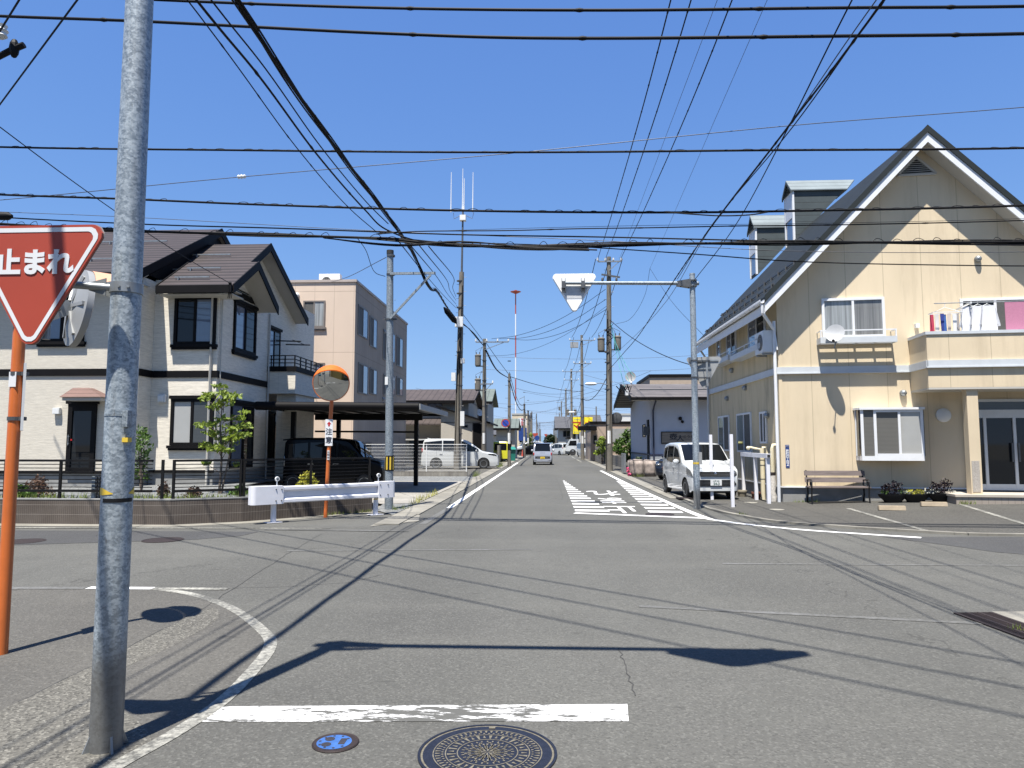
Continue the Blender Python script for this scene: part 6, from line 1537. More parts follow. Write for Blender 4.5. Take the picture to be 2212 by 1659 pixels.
# grey wall, bin, cone, shop signs on the left
o = thing('garden_wall', 'grey concrete wall beside the open garage', 'wall', (-3.0, 70, 0)); MB().box(-4.35, -4.15, 62, 78, 0, 1.45).build('wall', M['cblock'], o)
q = P(1104, 985, 66); o = thing('waste_bin', 'green plastic waste bin by the roadside garden wall', 'bin', (q.x, 66, 0)); GB = basic('green_bin', (.015, .20, .16), .45); m = MB(); m.extr([(q.x - .38, 65.6, 0), (q.x + .38, 65.6, 0), (q.x + .45, 65.5, 1.05), (q.x - .45, 65.5, 1.05)], (0, .8, 0)); m.build('body', GB, o); m = MB(); m.extr([(q.x - .5, 65.4, 1.06), (q.x + .5, 65.4, 1.06), (q.x + .3, 65.9, 1.32), (q.x - .3, 65.9, 1.32)], (0, .6, 0)); m.build('lid', GB, o)
q = P(1128.5, 985, 88); o = thing('traffic_cone', 'red traffic cone at the roadside past the green bin', 'traffic cone', (q.x, 88, 0)); m = MB(); m.box(q.x - .2, q.x + .2, 87.8, 88.2, 0, .04); m.lathe((q.x, 88, .04), (0, 0, 1), [(.15, 0), (.03, .8), (0, .8)], 14); m.build('cone', M['red'], o)
for u, v0, v1, Y, lab, mt, ch in ((1128, 903, 919, 96, 'red and white upright shop sign between the left poles', M['sign_white'], 'マルカ'), (1129, 924, 952, 96, 'blue upright shop banner under the red shop sign', M['blue'], '')):
    q = P(u, v1, Y); z1_ = P(u, v0, Y).z; o = thing('shop_sign', lab, 'sign', q); MB().box(q.x - .55, q.x + .55, Y, Y + .15, q.z, z1_).build('panel', mt, o); MB().cyl((q.x, Y + .2, 0), (q.x, Y + .2, z1_), .06, 8).build('pole', M['steel'], o)
    SF = Fr((q.x, Y, 0), (1, 0, 0), (0, -1, 0)); t = MB()
    for i, c_h in enumerate(ch): text(t, c_h, SF, 0, .02, z1_ - .22 - .33 * i, .34, bold=.02)
    if ch: t.build('lettering', M['ink_red'], o, recalc=False)
# far stop signs over the street
def farsign(u, v, Y, kind, lab):
    q = P(u, v, Y); o = thing('road_sign', lab, 'road sign', (q.x, Y, 0)); SF = Fr((q.x, Y, q.z), (1, 0, 0), (0, -1, 0))
    if kind == 'stop': MB().fprism(SF, tri(SF, 0, .35, .95, .82, .06), 0, .03).build('plate', M['red'], o)
    else: MB().lathe(q, (0, -1, 0), [(0, 0), (.36, 0), (.36, .03), (0, .03)], 20).build('plate', M['blue'], o)
    MB().cyl((q.x + .02, Y + .06, 0), (q.x + .02, Y + .06, q.z + .3), .04, 8).build('pole', M['steel'], o)
farsign((2000 + 475 * .2278) / 1.8228, (1500 + 942 * .2278) / 1.8228, 110, 'stop', 'distant red triangular stop sign on the left of the street')
farsign((2000 + 655 * .2278) / 1.8228, (1500 + 940 * .2278) / 1.8228, 190, 'stop', 'tiny distant red stop sign over the middle of the street')
farsign((2000 + 503 * .2278) / 1.8228, (1500 + 985 * .2278) / 1.8228, 104, 'round', 'distant round blue road sign beside the left stop sign')
# ---------------------------------------------------------------- right side, midground
WY = 40.0
xk = P(1406, 950, WY).x; yk2 = sideY(1381, xk)
WPL = basic('blue_white_plaster', (.60, .62, .68), .8, 0, .05, 2)
o = thing('white_house', 'white plastered single storey house with dark roof and a brush lettered board', 'house', (xk + 4, WY, 0))
zw = P(1440, 862, WY - .6).z
WFm = Fr((0, WY, 0), (1, 0, 0), (0, -1, 0)); WSm = Fr((xk, WY, 0), (0, 1, 0), (-1, 0, 0))
m = MB(); m.box(xk, xk + 13, WY, yk2 + 4.5, .2, zw + .3); m.build('wall', WPL, o)
zq = P(1450, 983, WY).z
GS = basic('grey_clapboard', (.36, .38, .40), .75, 0, .08, 3)
m = MB(); nb = 8
for k in range(nb):
    z0_ = .25 + (zq - .25) * k / nb; z1_ = .25 + (zq - .25) * (k + 1) / nb
    m.add([WFm.p(xk - .05, .06, z0_), WFm.p(xk + 13, .06, z0_), WFm.p(xk + 13, .03, z1_ - .02), WFm.p(xk - .05, .03, z1_ - .02), WFm.p(xk - .05, .0, z0_), WFm.p(xk + 13, 0, z0_)], [(0, 1, 2, 3), (4, 5, 1, 0)])
    m.add([WSm.p(0, .06, z0_), WSm.p(9, .06, z0_), WSm.p(9, .03, z1_ - .02), WSm.p(0, .03, z1_ - .02)], [(0, 1, 2, 3)])
m.build('clapboard', GS, o, recalc=False)
m = MB(); m.fbox(WFm, xk - .06, xk + 13, .003, .08, zq - .01, zq + .06); m.fbox(WSm, .08, 9, .003, .08, zq - .01, zq + .06); m.build('belt_trim', basic('navy_trim', (.03, .035, .07), .5), o)
m = MB(); m.box(xk + .03, xk + 13, WY + .03, yk2 + 4.4, 0, .26); m.build('foundation', M['foundation'], o)
yf = WY - .95; xl = xk - 1.15; ze_ = P(1440, 857, yf).z; zr_ = P(1400, 830, WY + 4.2).z; yr_ = WY + 4.2
m = MB(); m.extr([(xl, yf, ze_), (xk + 14, yf, ze_), (xk + 14, yr_, zr_), (xl, yr_, zr_)], (0, 0, -.12)); m.extr([(xl, yr_, zr_ - .001), (xk + 14, yr_, zr_ - .001), (xk + 14, yr_ + 5, ze_), (xl, yr_ + 5, ze_)], (0, 0, -.12))
rf = m.build('roof', roofmat('grey_brown_roof', (.17, .155, .15), .12, .045, 2, .3, .15), o)
m = MB(); m.box(xl, xk + 14, yf - .10, yf - .003, ze_ - .18, ze_ - .02)
for (ya, za_), (yb_, zb2) in (((yf, ze_), (yr_, zr_)), ((yr_, zr_), (yr_ + 5, ze_))): m.extr([(xl - .003, ya, za_ + .03), (xl - .003, yb_, zb2 + .03), (xl - .003, yb_, zb2 - .25), (xl - .003, ya, za_ - .25)], (-.04, 0, 0))
m.build('eave_trim', M['trim_black'], rf)
m = MB(); m.extr([(xl + .01, yf + .05, ze_ - .13), (xl + .01, yr_, zr_ - .15), (xk, yr_, zr_ - .15), (xk, yf + .05, ze_ - .13)], (0, 0, -.02)); m.box(xl + .02, xk + 13, yf + .02, WY, ze_ - .17, ze_ - .15); m.build('soffit', M['soffit'], rf)
m = MB(); m.extr([(xk + .05, WY + .1, zw), (xk + .05, yr_, zr_ - .2), (xk + .05, yk2 + 4.4, zw)], (.12, 0, 0)); m.build('gable_wall', WPL, o)
m = MB(); m.bar((xl + .6, yf + 1.3, ze_ + .48), (xk + 12, yf + 1.3, ze_ + .48), .05, .05); m.build('snow_guard', M['steel_dark'], rf)
m = MB(); a, _ = WFm.hit(1413, 862); m.tube([WFm.p(a, .6, ze_ - .2), WFm.p(a - .06, .3, ze_ - .5), WFm.p(a - .08, .1, ze_ - .7), WFm.p(a - .08, .1, .2)], .05, 8); m.build('downpipe', basic('navy_pipe', (.025, .03, .06), .5), o, smooth=40)
wpx(o, WSm, 1389, 917, 1395, 944, M['trim_black'], [M['glass']], .05, .05, vmid=True)
(a1_, c1_), (a0_, c0_) = WSm.hit(1394, 912), WSm.hit(1402, 976)
m = MB(); m.fbox(WSm, .5, 1.15, .003, .06, zq - .3, c1_ + .1); m.build('lattice_door', M['trim_black'], o)
a, c = WSm.hit(1402, 931); m = MB(); m.fbox(WSm, .3, .6, .06, .35, c - .25, c + .25); m.build('wall_lamp', M['steel_dark'], o)
a, c = WFm.hit(1469, 904, 0); vent(o, WFm, a, c, .1, M['black'], 'vent_hood'); a, c = WFm.hit(1474, 911, 0); vent(o, WFm, a, c, .08, M['black'])
a0_, c1_ = WFm.hit(1429, 934); a1_, c0_ = WFm.hit(1494, 957)
bd = thing('name_board', 'weathered wooden board with black brush lettering on the white house', 'sign board', WFm.p((a0_ + a1_) / 2, .05, c0_))
m = MB(); m.fbox(WFm, a0_, a1_, .003, .06, c0_, c1_); m.build('board', basic('weathered_board', (.30, .245, .19), .8, 0, .5, 4, .2, 40, stretch=(.3, 3, 5)), bd)
m = MB(); m.fbox(WFm, a0_ - .03, a1_ + .03, .003, .075, c1_, c1_ + .04); m.fbox(WFm, a0_ - .03, a0_, .003, .075, c0_, c1_); m.fbox(WFm, a0_ - .03, a1_ + .03, .003, .075, c0_ - .04, c0_); m.build('frame', M['trim_black'], bd)
t = MB(); hb = c1_ - c0_; am_ = a0_ + (a1_ - a0_) * .42; text(t, '壺', WFm, am_ - .05, .063, c0_ + hb * .55, .36, sx=1.25, bold=.006); text(t, '人', WFm, am_ + .32, .063, c0_ + hb * .42, .36, sx=1.2, bold=.006); text(t, 'こうか', WFm, am_ + .78, .063, c0_ + hb * .58, .17, sx=1.2, bold=.004); t.build('lettering', M['ink'], bd, recalc=False)
q = P(1362, 814, 45); ds3 = thing('satellite_dish', 'grey satellite dish on a mast behind the white house roof', 'satellite dish', (q.x, 45, q.z - 1.0)); MB().lathe(q, V((-.15, -.95, .1)), [(0, -.06), (.2, -.035), (.33, .01), (.2, -.02), (0, -.05)], 24).build('reflector', M['sign_grey'], ds3, smooth=60); MB().tube([q + V((.05, .1, -.1)), q + V((.1, .1, -.65)), q + V((.5, .1, -.7))], .03, 8).build('mast', M['steel_dark'], ds3)
# beige house far right behind, tan house and store behind hedge
o, FF = simple_house('beige_house', 'beige flat topped house rising behind the white house roof', P(1405, 900, 58).x, P(1560, 900, 58).x, 58, 66, P(1450, 815, 58).z, basic('beige_block', (.42, .335, .255), .85, 0, .1, 4), M['trim_black'], 'flat')
o, FF = simple_house('tan_house', 'tan house with dark flat eaves behind the green shrubs', P(1276, 900, 66).x, P(1400, 900, 66).x, 66, 76, P(1330, 916, 66).z, TAN, M['trim_black'], 'flat', wins=((1281, 940, 1290, 960, [M['glass']]),))
MB().fbox(FF, P(1276, 900, 66).x - 1.2, P(1287, 900, 66).x, .003, 1.2, P(1280, 930, 66).z, P(1280, 921, 66).z).build('porch_roof', M['trim_black'], o); MB().fbox(FF, P(1312, 900, 66).x, P(1398, 900, 66).x, .003, .06, P(1330, 955, 66).z, P(1330, 926, 66).z).build('shutter', M['sign_grey'], o)
o, FF = simple_house('white_warehouse', 'white flat roofed building behind the tan house', P(1330, 900, 100).x, P(1392, 900, 100).x, 100, 112, P(1350, 897, 100).z, basic('white_wall', (.62, .62, .60), .8), GREY, 'flat', cat='building')
o, FF = simple_house('slate_house', 'grey house with dark slate roof behind the yellow store sign', P(1206, 900, 120).x, P(1262, 900, 120).x, 120, 132, P(1240, 925, 120).z, GREY, SLT, zr=2.2, ov=.6, wins=((1216, 930, 1232, 944, [M['glass'], M['glass']]), (1238, 930, 1250, 944, [M['glass'], M['glass_sky']])))
o, FF = simple_house('blue_slate_house', 'dark blue slate roofed house right of the yellow store sign', P(1262, 900, 118).x, P(1296, 900, 118).x, 118, 128, P(1280, 915, 118).z, SLT, SLT, zr=1.6, ov=.4)
o, FF = simple_house('store', 'low store with white front under the yellow sign', P(1226, 900, 105).x, P(1300, 900, 105).x, 105, 115, P(1250, 948, 105).z, GREY, M['trim_black'], 'flat', wins=((1228, 952, 1240, 972, [M['glass']]),), cat='building')
YS_ = 100.0; a, b = P(1238, 937, YS_), P(1280, 901, YS_)
o = thing('store_sign', 'large yellow store sign with red マルカ lettering between the right poles', 'sign', ((a.x + b.x) / 2, YS_, a.z)); SF = Fr((0, YS_, 0), (1, 0, 0), (0, -1, 0))
MB().fbox(SF, a.x, b.x, -.4, 0, a.z, b.z).build('panel', basic('sign_yellow', (.86, .68, .015), .5, 0, .03), o)
t = MB(); hs = b.z - a.z; wS = b.x - a.x
for i, ch in enumerate('マルカ'): text(t, ch, SF, a.x + wS * (.18 + .32 * i), .03, a.z + hs * .48, hs * .62, bold=.012)
t.build('lettering', M['ink_red'], o, recalc=False)
sm = MB()
for i in range(14): sm.fbox(SF, a.x + wS * (.06 + .062 * i), a.x + wS * (.10 + .062 * i), .003, .012, a.z + hs * .07, a.z + hs * .14)
sm.fbox(SF, a.x + wS * .04, a.x + wS * .36, .003, .012, a.z + hs * .84, a.z + hs * .88); sm.build('worn_strip', basic('faded_olive', (.45, .40, .16), .7, 0, .3, 8), o)
for f_ in (.2, .8): MB().box(a.x + wS * f_ - .15, a.x + wS * f_ + .15, YS_ + .41, YS_ + .7, 0, a.z + .5).build('post', M['white'], o)
m = MB()
for f_ in (.2, .5, .8): q = V((a.x + wS * f_, YS_ - .1, b.z)); m.tube([q, q + V((0, -.3, .25)), q + V((0, -.7, .2))], .04, 6)
m.build('lamp_arm', M['steel'], o)
# block walls right
o = thing('block_fence', 'grey concrete block fence with openings along the right roadside', 'wall', (4.4, 60, 0))
m = MB(); m.box(4.35, 4.5, 58.0, 72, 0, 1.15); m.build('wall', M['cblock'], o); m = MB()
for k in range(16): y_ = 58.0 + k * .9; m.box(4.36, 4.49, y_, y_ + .38, 1.151, 1.75)
m.box(4.34, 4.51, 58, 72, 1.751, 1.9); m.build('openwork', M['cblock'], o)
o = thing('gate_pillar', 'dark gate pillar at the end of the openwork block fence', 'pillar', (4.5, 57, 0)); m = MB(); m.box(4.5, 4.8, 57.3, 57.9, 0, 1.9); m.box(4.46, 4.84, 57.26, 57.94, 1.901, 1.98); m.build('pillar', M['steel_dark'], o)
o = thing('low_block_wall', 'low grey block wall under the shrubs beside the right utility pole', 'wall', (6, 54, 0)); MB().box(4.9, 5.05, 47.5, 54, 0, .75).build('wall', M['cblock'], o); MB().box(5.051, 9.0, 53.8, 54, 0, .75).build('return_wall', M['cblock'], o)
o = thing('concrete_wall', 'pale concrete wall corner beside the second right pole', 'wall', (4.3, 74, 0)); MB().box(4.2, 5.6, 73.6, 73.8, 0, 1.95).build('wall', M['concrete'], o)
# stone planter with flowers
q0, q1 = G(1357, 1028), G(1408, 1031)
o = thing('stone_planter', 'rough pinkish stone planter in front of the white house', 'planter', (4.6, 36, 0)); ST = basic('rough_stone', (.30, .25, .22), .9, 0, .45, 5, 1, 9)
m = MB(); x0, x1 = 4.15, 5.25
def stone(x0, x1, y0, y1, z0, z1, mat, nm='stone'):
    m = MB(); m.box(x0, x1, y0, y1, z0, z1); ob = m.build(nm, mat, o, bevel=.05)
    bm = bmesh.new(); bm.from_mesh(ob.data); bmesh.ops.subdivide_edges(bm, edges=bm.edges, cuts=3, use_grid_fill=True)
    for v_ in bm.verts: v_.co += v_.normal * (noise.noise(v_.co * 3.1) * .05)
    bm.to_mesh(ob.data); bm.free(); ob.data.shade_smooth(); return ob
for k in range(2): stone(4.15 + k * .58, 4.70 + k * .58, 35.2, 35.6, 0, .82, ST)
for k in range(2): stone(4.12, 4.45, 35.65 + k * .8, 36.40 + k * .8, 0, .80, ST)
m = MB(); m.box(4.4, 5.2, 35.55, 37.2, 0, .72); m.build('soil', M['earth'], o)
o = thing('steel_gate', 'grey louvred gate post beside the stone planter', 'gate', (3.9, 37.5, 0)); m = MB(); m.box(4.02, 4.1, 37.6, 39.2, .1, 1.1); m.build('panel', M['steel'], o)
# ================================================================ UTILITY POLES
def pole_shaft(o, x, y, h, r0=.17, r1=.10, lean=0, mat=None):
    MB().tube([(x, y, 0), (x + lean * .5, y, h * .5), (x + lean, y, h)], [r0, (r0 + r1) / 2, r1], 20).build('shaft', mat or M['pole_concrete'], o, smooth=40)
def steps(o, x, y, h0, h1, lean=0, h=12):
    m = MB(); k = 0; z = h0
    while z < h1: s_ = 1 if k % 2 else -1; xx = x + lean * z / h; m.tube([(xx, y, z), (xx + s_ * .30, y - .02, z)], .012, 5); z += .45; k += 1
    m.build('step_bolt', M['steel_dark'], o)
def bands(o, x, y, zs, r=.17):
    m = MB()
    for z in zs: m.lathe((x, y, z), (0, 0, 1), [(r - .03, 0), (r + .012, 0), (r + .012, .05), (r - .03, .05)], 16)
    m.build('band', M['steel_dark'], o)
def crossarm(o, x, y, z, x0, x1, n=4, up=True):
    m = MB(); m.bar((x + x0, y - .14, z), (x + x1, y - .14, z), .08, .08); m.bar((x, y - .12, z - .55), (x + x1 * .8, y - .14, z - .04), .04, .04); m.build('crossarm', M['steel'], o)
    for k in range(n):
        xx = x + x0 + (x1 - x0) * k / max(1, n - 1); q = V((xx, y - .14, z + .04)); m = MB(); m.lathe(q, (0, 0, 1), [(.03, 0), (.075, .03), (.045, .06), (.075, .09), (.045, .12), (.06, .17), (.0, .2)], 10); m.build('insulator', M['white'], o, smooth=50)
def transformer(o, x, y, z, dx):
    m = MB(); m.lathe((x + dx, y - .05, z), (0, 0, 1), [(0, 0), (.20, 0), (.21, .06), (.21, .66), (.23, .68), (.23, .74), (.1, .80), (0, .80)], 18); m.build('transformer', M['pole_concrete'], o, smooth=40)
    m = MB(); m.bar((x - dx * .1, y - .05, z - .04), (x + dx * 1.35, y - .05, z - .04), .12, .08)
    for k in (-1, 1): m.tube([(x + dx + k * .12, y - .05, z + .8), (x + dx + k * .16, y - .1, z + 1.05), (x + dx * .3, y - .15, z + 1.3)], .014, 6); m.lathe((x + dx + k * .12, y - .05, z + .82), (0, 0, 1), [(.05, 0), (.03, .05), (.05, .1), (0, .14)], 8)
    m.build('bushing', M['steel_dark'], o)
def numplate(o, x, y, z, r):
    m = MB(); m.box(x - .09, x - .01, y - r - .012, y - r + .03, z, z + .75); m.box(x + .02, x + .07, y - r - .012, y - r + .03, z, z + .75); m.build('number_strip', M['sign_back'], o)
def lamp(label, x, y, z, d):
    o = thing('street_lamp', label, 'street lamp', (x, y, z), 'street lamps on the poles')
    m = MB(); m.tube([(x, y - .12, z), (x + d * .5, y - .3, z + .1), (x + d * .8, y - .35, z + .08)], .025, 8); m.build('arm', M['steel'], o, smooth=50)
    m = MB(); m.ball((x + d * 1.05, y - .36, z + .05), (.36, .14, .10), 14, 8); m.build('lamp_head', M['white'], o, smooth=60)
# right row
AX, AY = 3.62, 42.2
pa = thing('utility_pole', 'grey concrete utility pole with two transformers, nearest on the right roadside', 'utility pole', (AX, AY, 0), 'concrete utility poles along the street')
AT = P(1320, 555, AY).z
pole_shaft(pa, AX, AY, AT, .21, .125, .12); steps(pa, AX, AY, 3, AT - .6, .12, AT)
zc = P(1320, 566, AY).z; crossarm(pa, AX + .12, AY, zc, -.68, .72, 4)
z2_ = P(1320, 597, AY).z; m = MB(); m.bar((AX - .35, AY - .18, z2_ + .08), (AX + .75, AY - .18, z2_ - .1), .09, .09)
for k in (-1, 1): m.ball((AX + .12 + k * .42, AY - .2, z2_ - .25), (.07, .07, .16), 8, 6)
m.build('cutout_arm', M['steel_dark'], pa)
zt_ = P(1320, 758, AY).z; transformer(pa, AX + .05, AY, zt_, -.45); transformer(pa, AX + .05, AY, zt_ + .1, .52)
bands(pa, AX, AY, [1.3, 1.5, 2.7, 3.3, 4.8, 6.4, 7.0, 8.3], .185); numplate(pa, AX, AY, 1.62, .2)
m = MB(); m.tube([(AX - .16, AY - .14, .1), (AX - .14, AY - .14, 4), (AX - .02, AY - .14, 9)], .022, 6); m.tube([(AX + .05, AY - .2, 2.5), (AX + .12, AY - .17, 5), (AX, AY - .16, 9.5)], .018, 6); m.build('riser_cable', M['wire'], pa)
m = MB(); zz = P(1325, 700, AY).z
for k in range(5): m.tube([(AX + .1 * math.cos(w * .9 + k) * 2.2 + .1, AY - .2, zz - .8 * w / 7 - .12 * k) for w in range(8)], .016, 5)
m.build('cable_loop', M['wire'], pa, smooth=60)
for k, (u, v) in enumerate(((1322, 690), (1330, 720), (1312, 735))): pass
lamp('white street lamp head on the nearest right concrete pole', AX, AY, P(1300, 832, AY).z, -1)
mq = thing('round_mirror', 'dark back of a round mirror behind the nearest right concrete pole', 'traffic mirror', (AX + .5, AY + .3, P(1345, 902, AY).z)); q = mq.location; MB().lathe(q, (0, 1, 0), [(0, -.05), (.3, -.02), (.33, .02), (0, .05)], 24).build('disc', M['steel_dark'], mq)
def plain_pole(label, u, Y, x, vtop, r0, r1, arms=(), trans=None, group='concrete utility poles along the street'):
    z = P(u, vtop, Y).z; o = thing('utility_pole', label, 'utility pole', (x, Y, 0), group); pole_shaft(o, x, Y, z, r0, r1)
    for zz, a0, a1, n in arms: crossarm(o, x, Y, z - zz, a0, a1, n)
    for zz, d in (trans or ()): transformer(o, x, Y, z - zz, d)
    if Y < 110: steps(o, x, Y, 3, z - .7); numplate(o, x, Y, 1.6, r0); bands(o, x, Y, [2.4, 4.2, 6, 7.4], r0 * .85)
    return o, x, Y, z
pb_ = plain_pole('weathered utility pole with a switch box, second from the front on the right', 1259, 71.3, 3.5, 724, .20, .12, ((.55, -1.2, 1.3, 3), (2.9, -.8, .9, 4)), None)
m = MB(); x, Y, z = pb_[1:]; m.box(x - 1.15, x - .35, Y - .4, Y - .05, z - 1.3, z - .75); m.build('switch_box', M['sign_grey'], pb_[0])
lamp('small white street lamp on the second right utility pole', x, Y, P(1240, 892, Y).z, -1)
pc_ = plain_pole('utility pole with a transformer pair, third from the front on the right', 1238, 101.5, 3.47, 797, .20, .12, ((.4, -1.2, 1.2, 3), (1.6, -1, 1, 3)), ((6.6, -.5), (6.6, .5)))
pd_ = plain_pole('utility pole, fourth from the front on the right', 1223, 131, 3.45, 839, .2, .12, ((.3, -1.1, 1.1, 3),))
pe_ = plain_pole('utility pole, fifth from the front on the right', 1213, 170, 3.4, 866, .2, .12, ((.4, -1.2, 1.2, 3),), ((2.2, -.5),))
far_r = []
for k in range(7):
    Y = 200 + k * 32; o = plain_pole('slim distant utility pole in the right row beyond the fifth pole', 1182, Y, 3.4, 957 - 1536 * (10.2 - 1.65 - (k % 2) * 1.4) / Y, .18, .12, ((.4, -1.0, 1.0, 3),), None, 'distant poles on the right'); far_r.append(o)
# left row
MX, MY = -5.55, 43.9
zmt = P(993, 588, MY).z
pm_ = thing('antenna_pole', 'tall concrete pole carrying a mast with four white whip antennas on the left', 'utility pole', (MX, MY, 0), 'concrete utility poles along the street')
pole_shaft(pm_, MX, MY, zmt, .24, .15, .20); steps(pm_, MX, MY, 2.6, zmt - .3, .2, zmt); bands(pm_, MX + .1, MY, [2.2, 3.6, 5.2, 7.3, 9.0, 10.1, 11.0, 11.8], .20)
zm = P(995, 456, MY).z; m = MB(); m.tube([(MX + .20, MY, zmt - .5), (MX + .26, MY, zm)], [.07, .055], 10); m.build('mast', M['steel_dark'], pm_, smooth=40)
m = MB(); m.box(MX + .08, MX + .45, MY - .2, MY + .2, P(995, 477, MY).z, P(995, 466, MY).z); m.build('amplifier_box', M['white'], pm_)
m = MB(); m.bar((MX - .35, MY, zm), (MX + .95, MY, zm), .05, .06)
for xx in (-.35, .95): m.tube([(MX + xx, MY, zm - .1), (MX + xx * .9, MY, zm - .5), (MX + .28, MY, zm - .2)], .018, 6)
m.build('antenna_arm', M['steel_dark'], pm_)
for u, v0, v1 in ((975, 372, 458), (1000, 364, 452), (1003, 385, 452), (1022, 372, 458)):
    a, b = P(u - 1, v1, MY), P(u, v0, MY); MB().tube([a, a.lerp(b, .1), b], [.05, .035, .018], 6).build('whip_antenna', M['white'], pm_)
zz = P(990, 705, MY).z; m = MB(); m.box(MX - .15, MX + .35, MY - .42, MY - .2, zz - .1, zz + .55); m.build('junction_box', M['white'], pm_, bevel=.02)
m = MB(); m.box(MX - .36, MX - .10, MY - .40, MY - .2, P(985, 824, MY).z, P(985, 806, MY).z); m.box(MX + .22, MX + .45, MY - .35, MY - .2, P(1000, 786, MY).z, P(1000, 775, MY).z); m.box(MX + .2, MX + .45, MY - .35, MY - .2, 2.7, 3.6); m.build('meter_box', M['white'], pm_)
m = MB(); m.tube([(MX + .15, MY - .22, .2), (MX + .10, MY - .22, 5), (MX + .28, MY - .18, 11.5)], .03, 6); m.tube([(MX - .12, MY - .22, 1), (MX, MY - .22, 6), (MX + .1, MY - .2, 8.5)], .02, 6); m.build('riser_cable', M['wire'], pm_)
sp_ = P(973, 682, MY - 1.2); o = thing('splice_case', 'black cable splice case hanging beside the tall antenna pole', 'cable splice', sp_); m = MB(); m.tube([sp_ + V((-.35, -.4, .45)), sp_ + V((-.2, -.2, .25)), sp_ + V((.2, .2, -.25)), sp_ + V((.32, .4, -.4))], [.04, .17, .17, .05], 12); m.build('case', M['wire'], o, smooth=50)
l2 = plain_pole('grey utility pole with transformers and bell insulators on the left behind the minivan', 1047, 49.5, P(1046, 900, 49.5).x, 732, .17, .11, ((.25, -.6, 1.7, 4), (3.2, -.6, .6, 2)), ((1.9, -.45), (3.6, -.45)))
npk = plain_pole('short wooden brown pole carrying the no parking sign on the left', 1101, 49.9, -2.66, 807, .13, .085)
x, Y, z = npk[1:]
q = P(1092, 914, Y - .2); o = thing('no_parking_sign', 'round blue and red no parking sign on the short left pole', 'road sign', q)
m = MB(); m.lathe(q, (0, -1, 0), [(0, 0), (.30, 0), (.30, .02), (0, .02)], 32); m.build('plate', M['red'], o); m = MB(); m.lathe(q, (0, -1, 0), [(0, .021), (.225, .021), (.225, .026), (0, .026)], 32); m.build('disc', basic('cobalt', (.02, .07, .42), .4), o); m = MB(); m.bar(q + V((-.18, -.03, .18)), q + V((.18, -.03, -.18)), .05, .01); m.build('slash', M['red'], o)
m = MB(); m.bar(q + V((.05, .03, .1)), (x, Y, q.z + .1), .04, .04); m.build('bracket', M['steel'], o)
m = MB(); m.lathe((x, Y, 1.15), (0, 0, 1), [(.125, 0), (.128, 0), (.128, .7), (.125, .7)], 14); m.build('striped_sleeve', M['black'], npk[0])
l3 = plain_pole('wooden pole with a small bracket, next past the no parking sign', 1133, 81, -2.6, 872, .15, .10)
x, Y, z = l3[1:]; m = MB(); m.bar((x, Y, z), (x, Y, z + .9), .05, .05); m.bar((x, Y, z + .8), (x - .6, Y, z + .5), .05, .05); m.build('bracket', M['steel'], l3[0])
l4 = plain_pole('wooden pole beside the upright shop signs on the left', 1141, 96.4, -2.58, 887, .16, .10)
far_l = []
for k in range(8):
    Y = 118 + k * 26; o = plain_pole('slim distant pole in the left row beyond the shop signs', 1182, Y, -2.55 - (k % 3 == 1) * .8, 957 - 1536 * (6.9 - 1.65 + (k % 3) * .9) / Y, .15, .1, (), None, 'distant poles on the left'); far_l.append(o)
# radio tower
tw = thing('radio_tower', 'slender red and white radio mast far behind the houses', 'radio mast', (P(1114, 950, 600).x, 600, 0))
x = tw.location.x; zt_ = P(1114, 632, 600).z; nb = 7
for k in range(nb):
    MB().tube([(x, 600, zt_ * k / nb), (x, 600, zt_ * (k + 1) / nb)], .5, 8).build('mast_section', (M['red'], M['sign_white'])[k % 2], tw)
m = MB(); m.tube([(x, 600, zt_), (x, 600, zt_ + 2)], 1.2, 10); m.lathe((x, 600, zt_ - 1), (0, 0, 1), [(1, 0), (4.6, 1.6), (4.6, 1.8), (1, .3)], 16, True); m.build('antenna_ring', M['red'], tw)
tw2 = plain_pole('thin distant steel pole behind the tan house', 1288, 110, P(1288, 900, 110).x, 878, .14, .09, (), None, 'thin masts')
# ================================================================ CABLES
def smooth3(pts, n=8):
    pts = [V(p) for p in pts]; out = []
    if len(pts) == 2: return [pts[0].lerp(pts[1], k / 8) for k in range(9)]
    for i in range(len(pts) - 1):
        p0 = pts[i - 1] if i else pts[0] * 2 - pts[1]; p1 = pts[i]; p2 = pts[i + 1]; p3 = pts[i + 2] if i + 2 < len(pts) else pts[-1] * 2 - pts[-2]
        t0 = 0; t1 = t0 + max(1e-4, (p1 - p0).length) ** .5; t2 = t1 + max(1e-4, (p2 - p1).length) ** .5; t3 = t2 + max(1e-4, (p3 - p2).length) ** .5
        for k in range(n):
            t = t1 + (t2 - t1) * k / n
            a1 = p0 * ((t1 - t) / (t1 - t0)) + p1 * ((t - t0) / (t1 - t0)); a2 = p1 * ((t2 - t) / (t2 - t1)) + p2 * ((t - t1) / (t2 - t1)); a3 = p2 * ((t3 - t) / (t3 - t2)) + p3 * ((t - t2) / (t3 - t2))
            b1 = a1 * ((t2 - t) / (t2 - t0)) + a2 * ((t - t0) / (t2 - t0)); b2 = a2 * ((t3 - t) / (t3 - t1)) + a3 * ((t - t1) / (t3 - t1))
            out.append(b1 * ((t2 - t) / (t2 - t1)) + b2 * ((t - t1) / (t2 - t1)))
    return out + [pts[-1]]
def resample(pts, step):
    out = [pts[0]]; acc = 0
    for a, b in zip(pts, pts[1:]):
        L = (b - a).length; s = step - acc
        while s <= L: out.append(a.lerp(b, s / L)); s += step
        acc = (acc + L) % step if L else acc
    return out
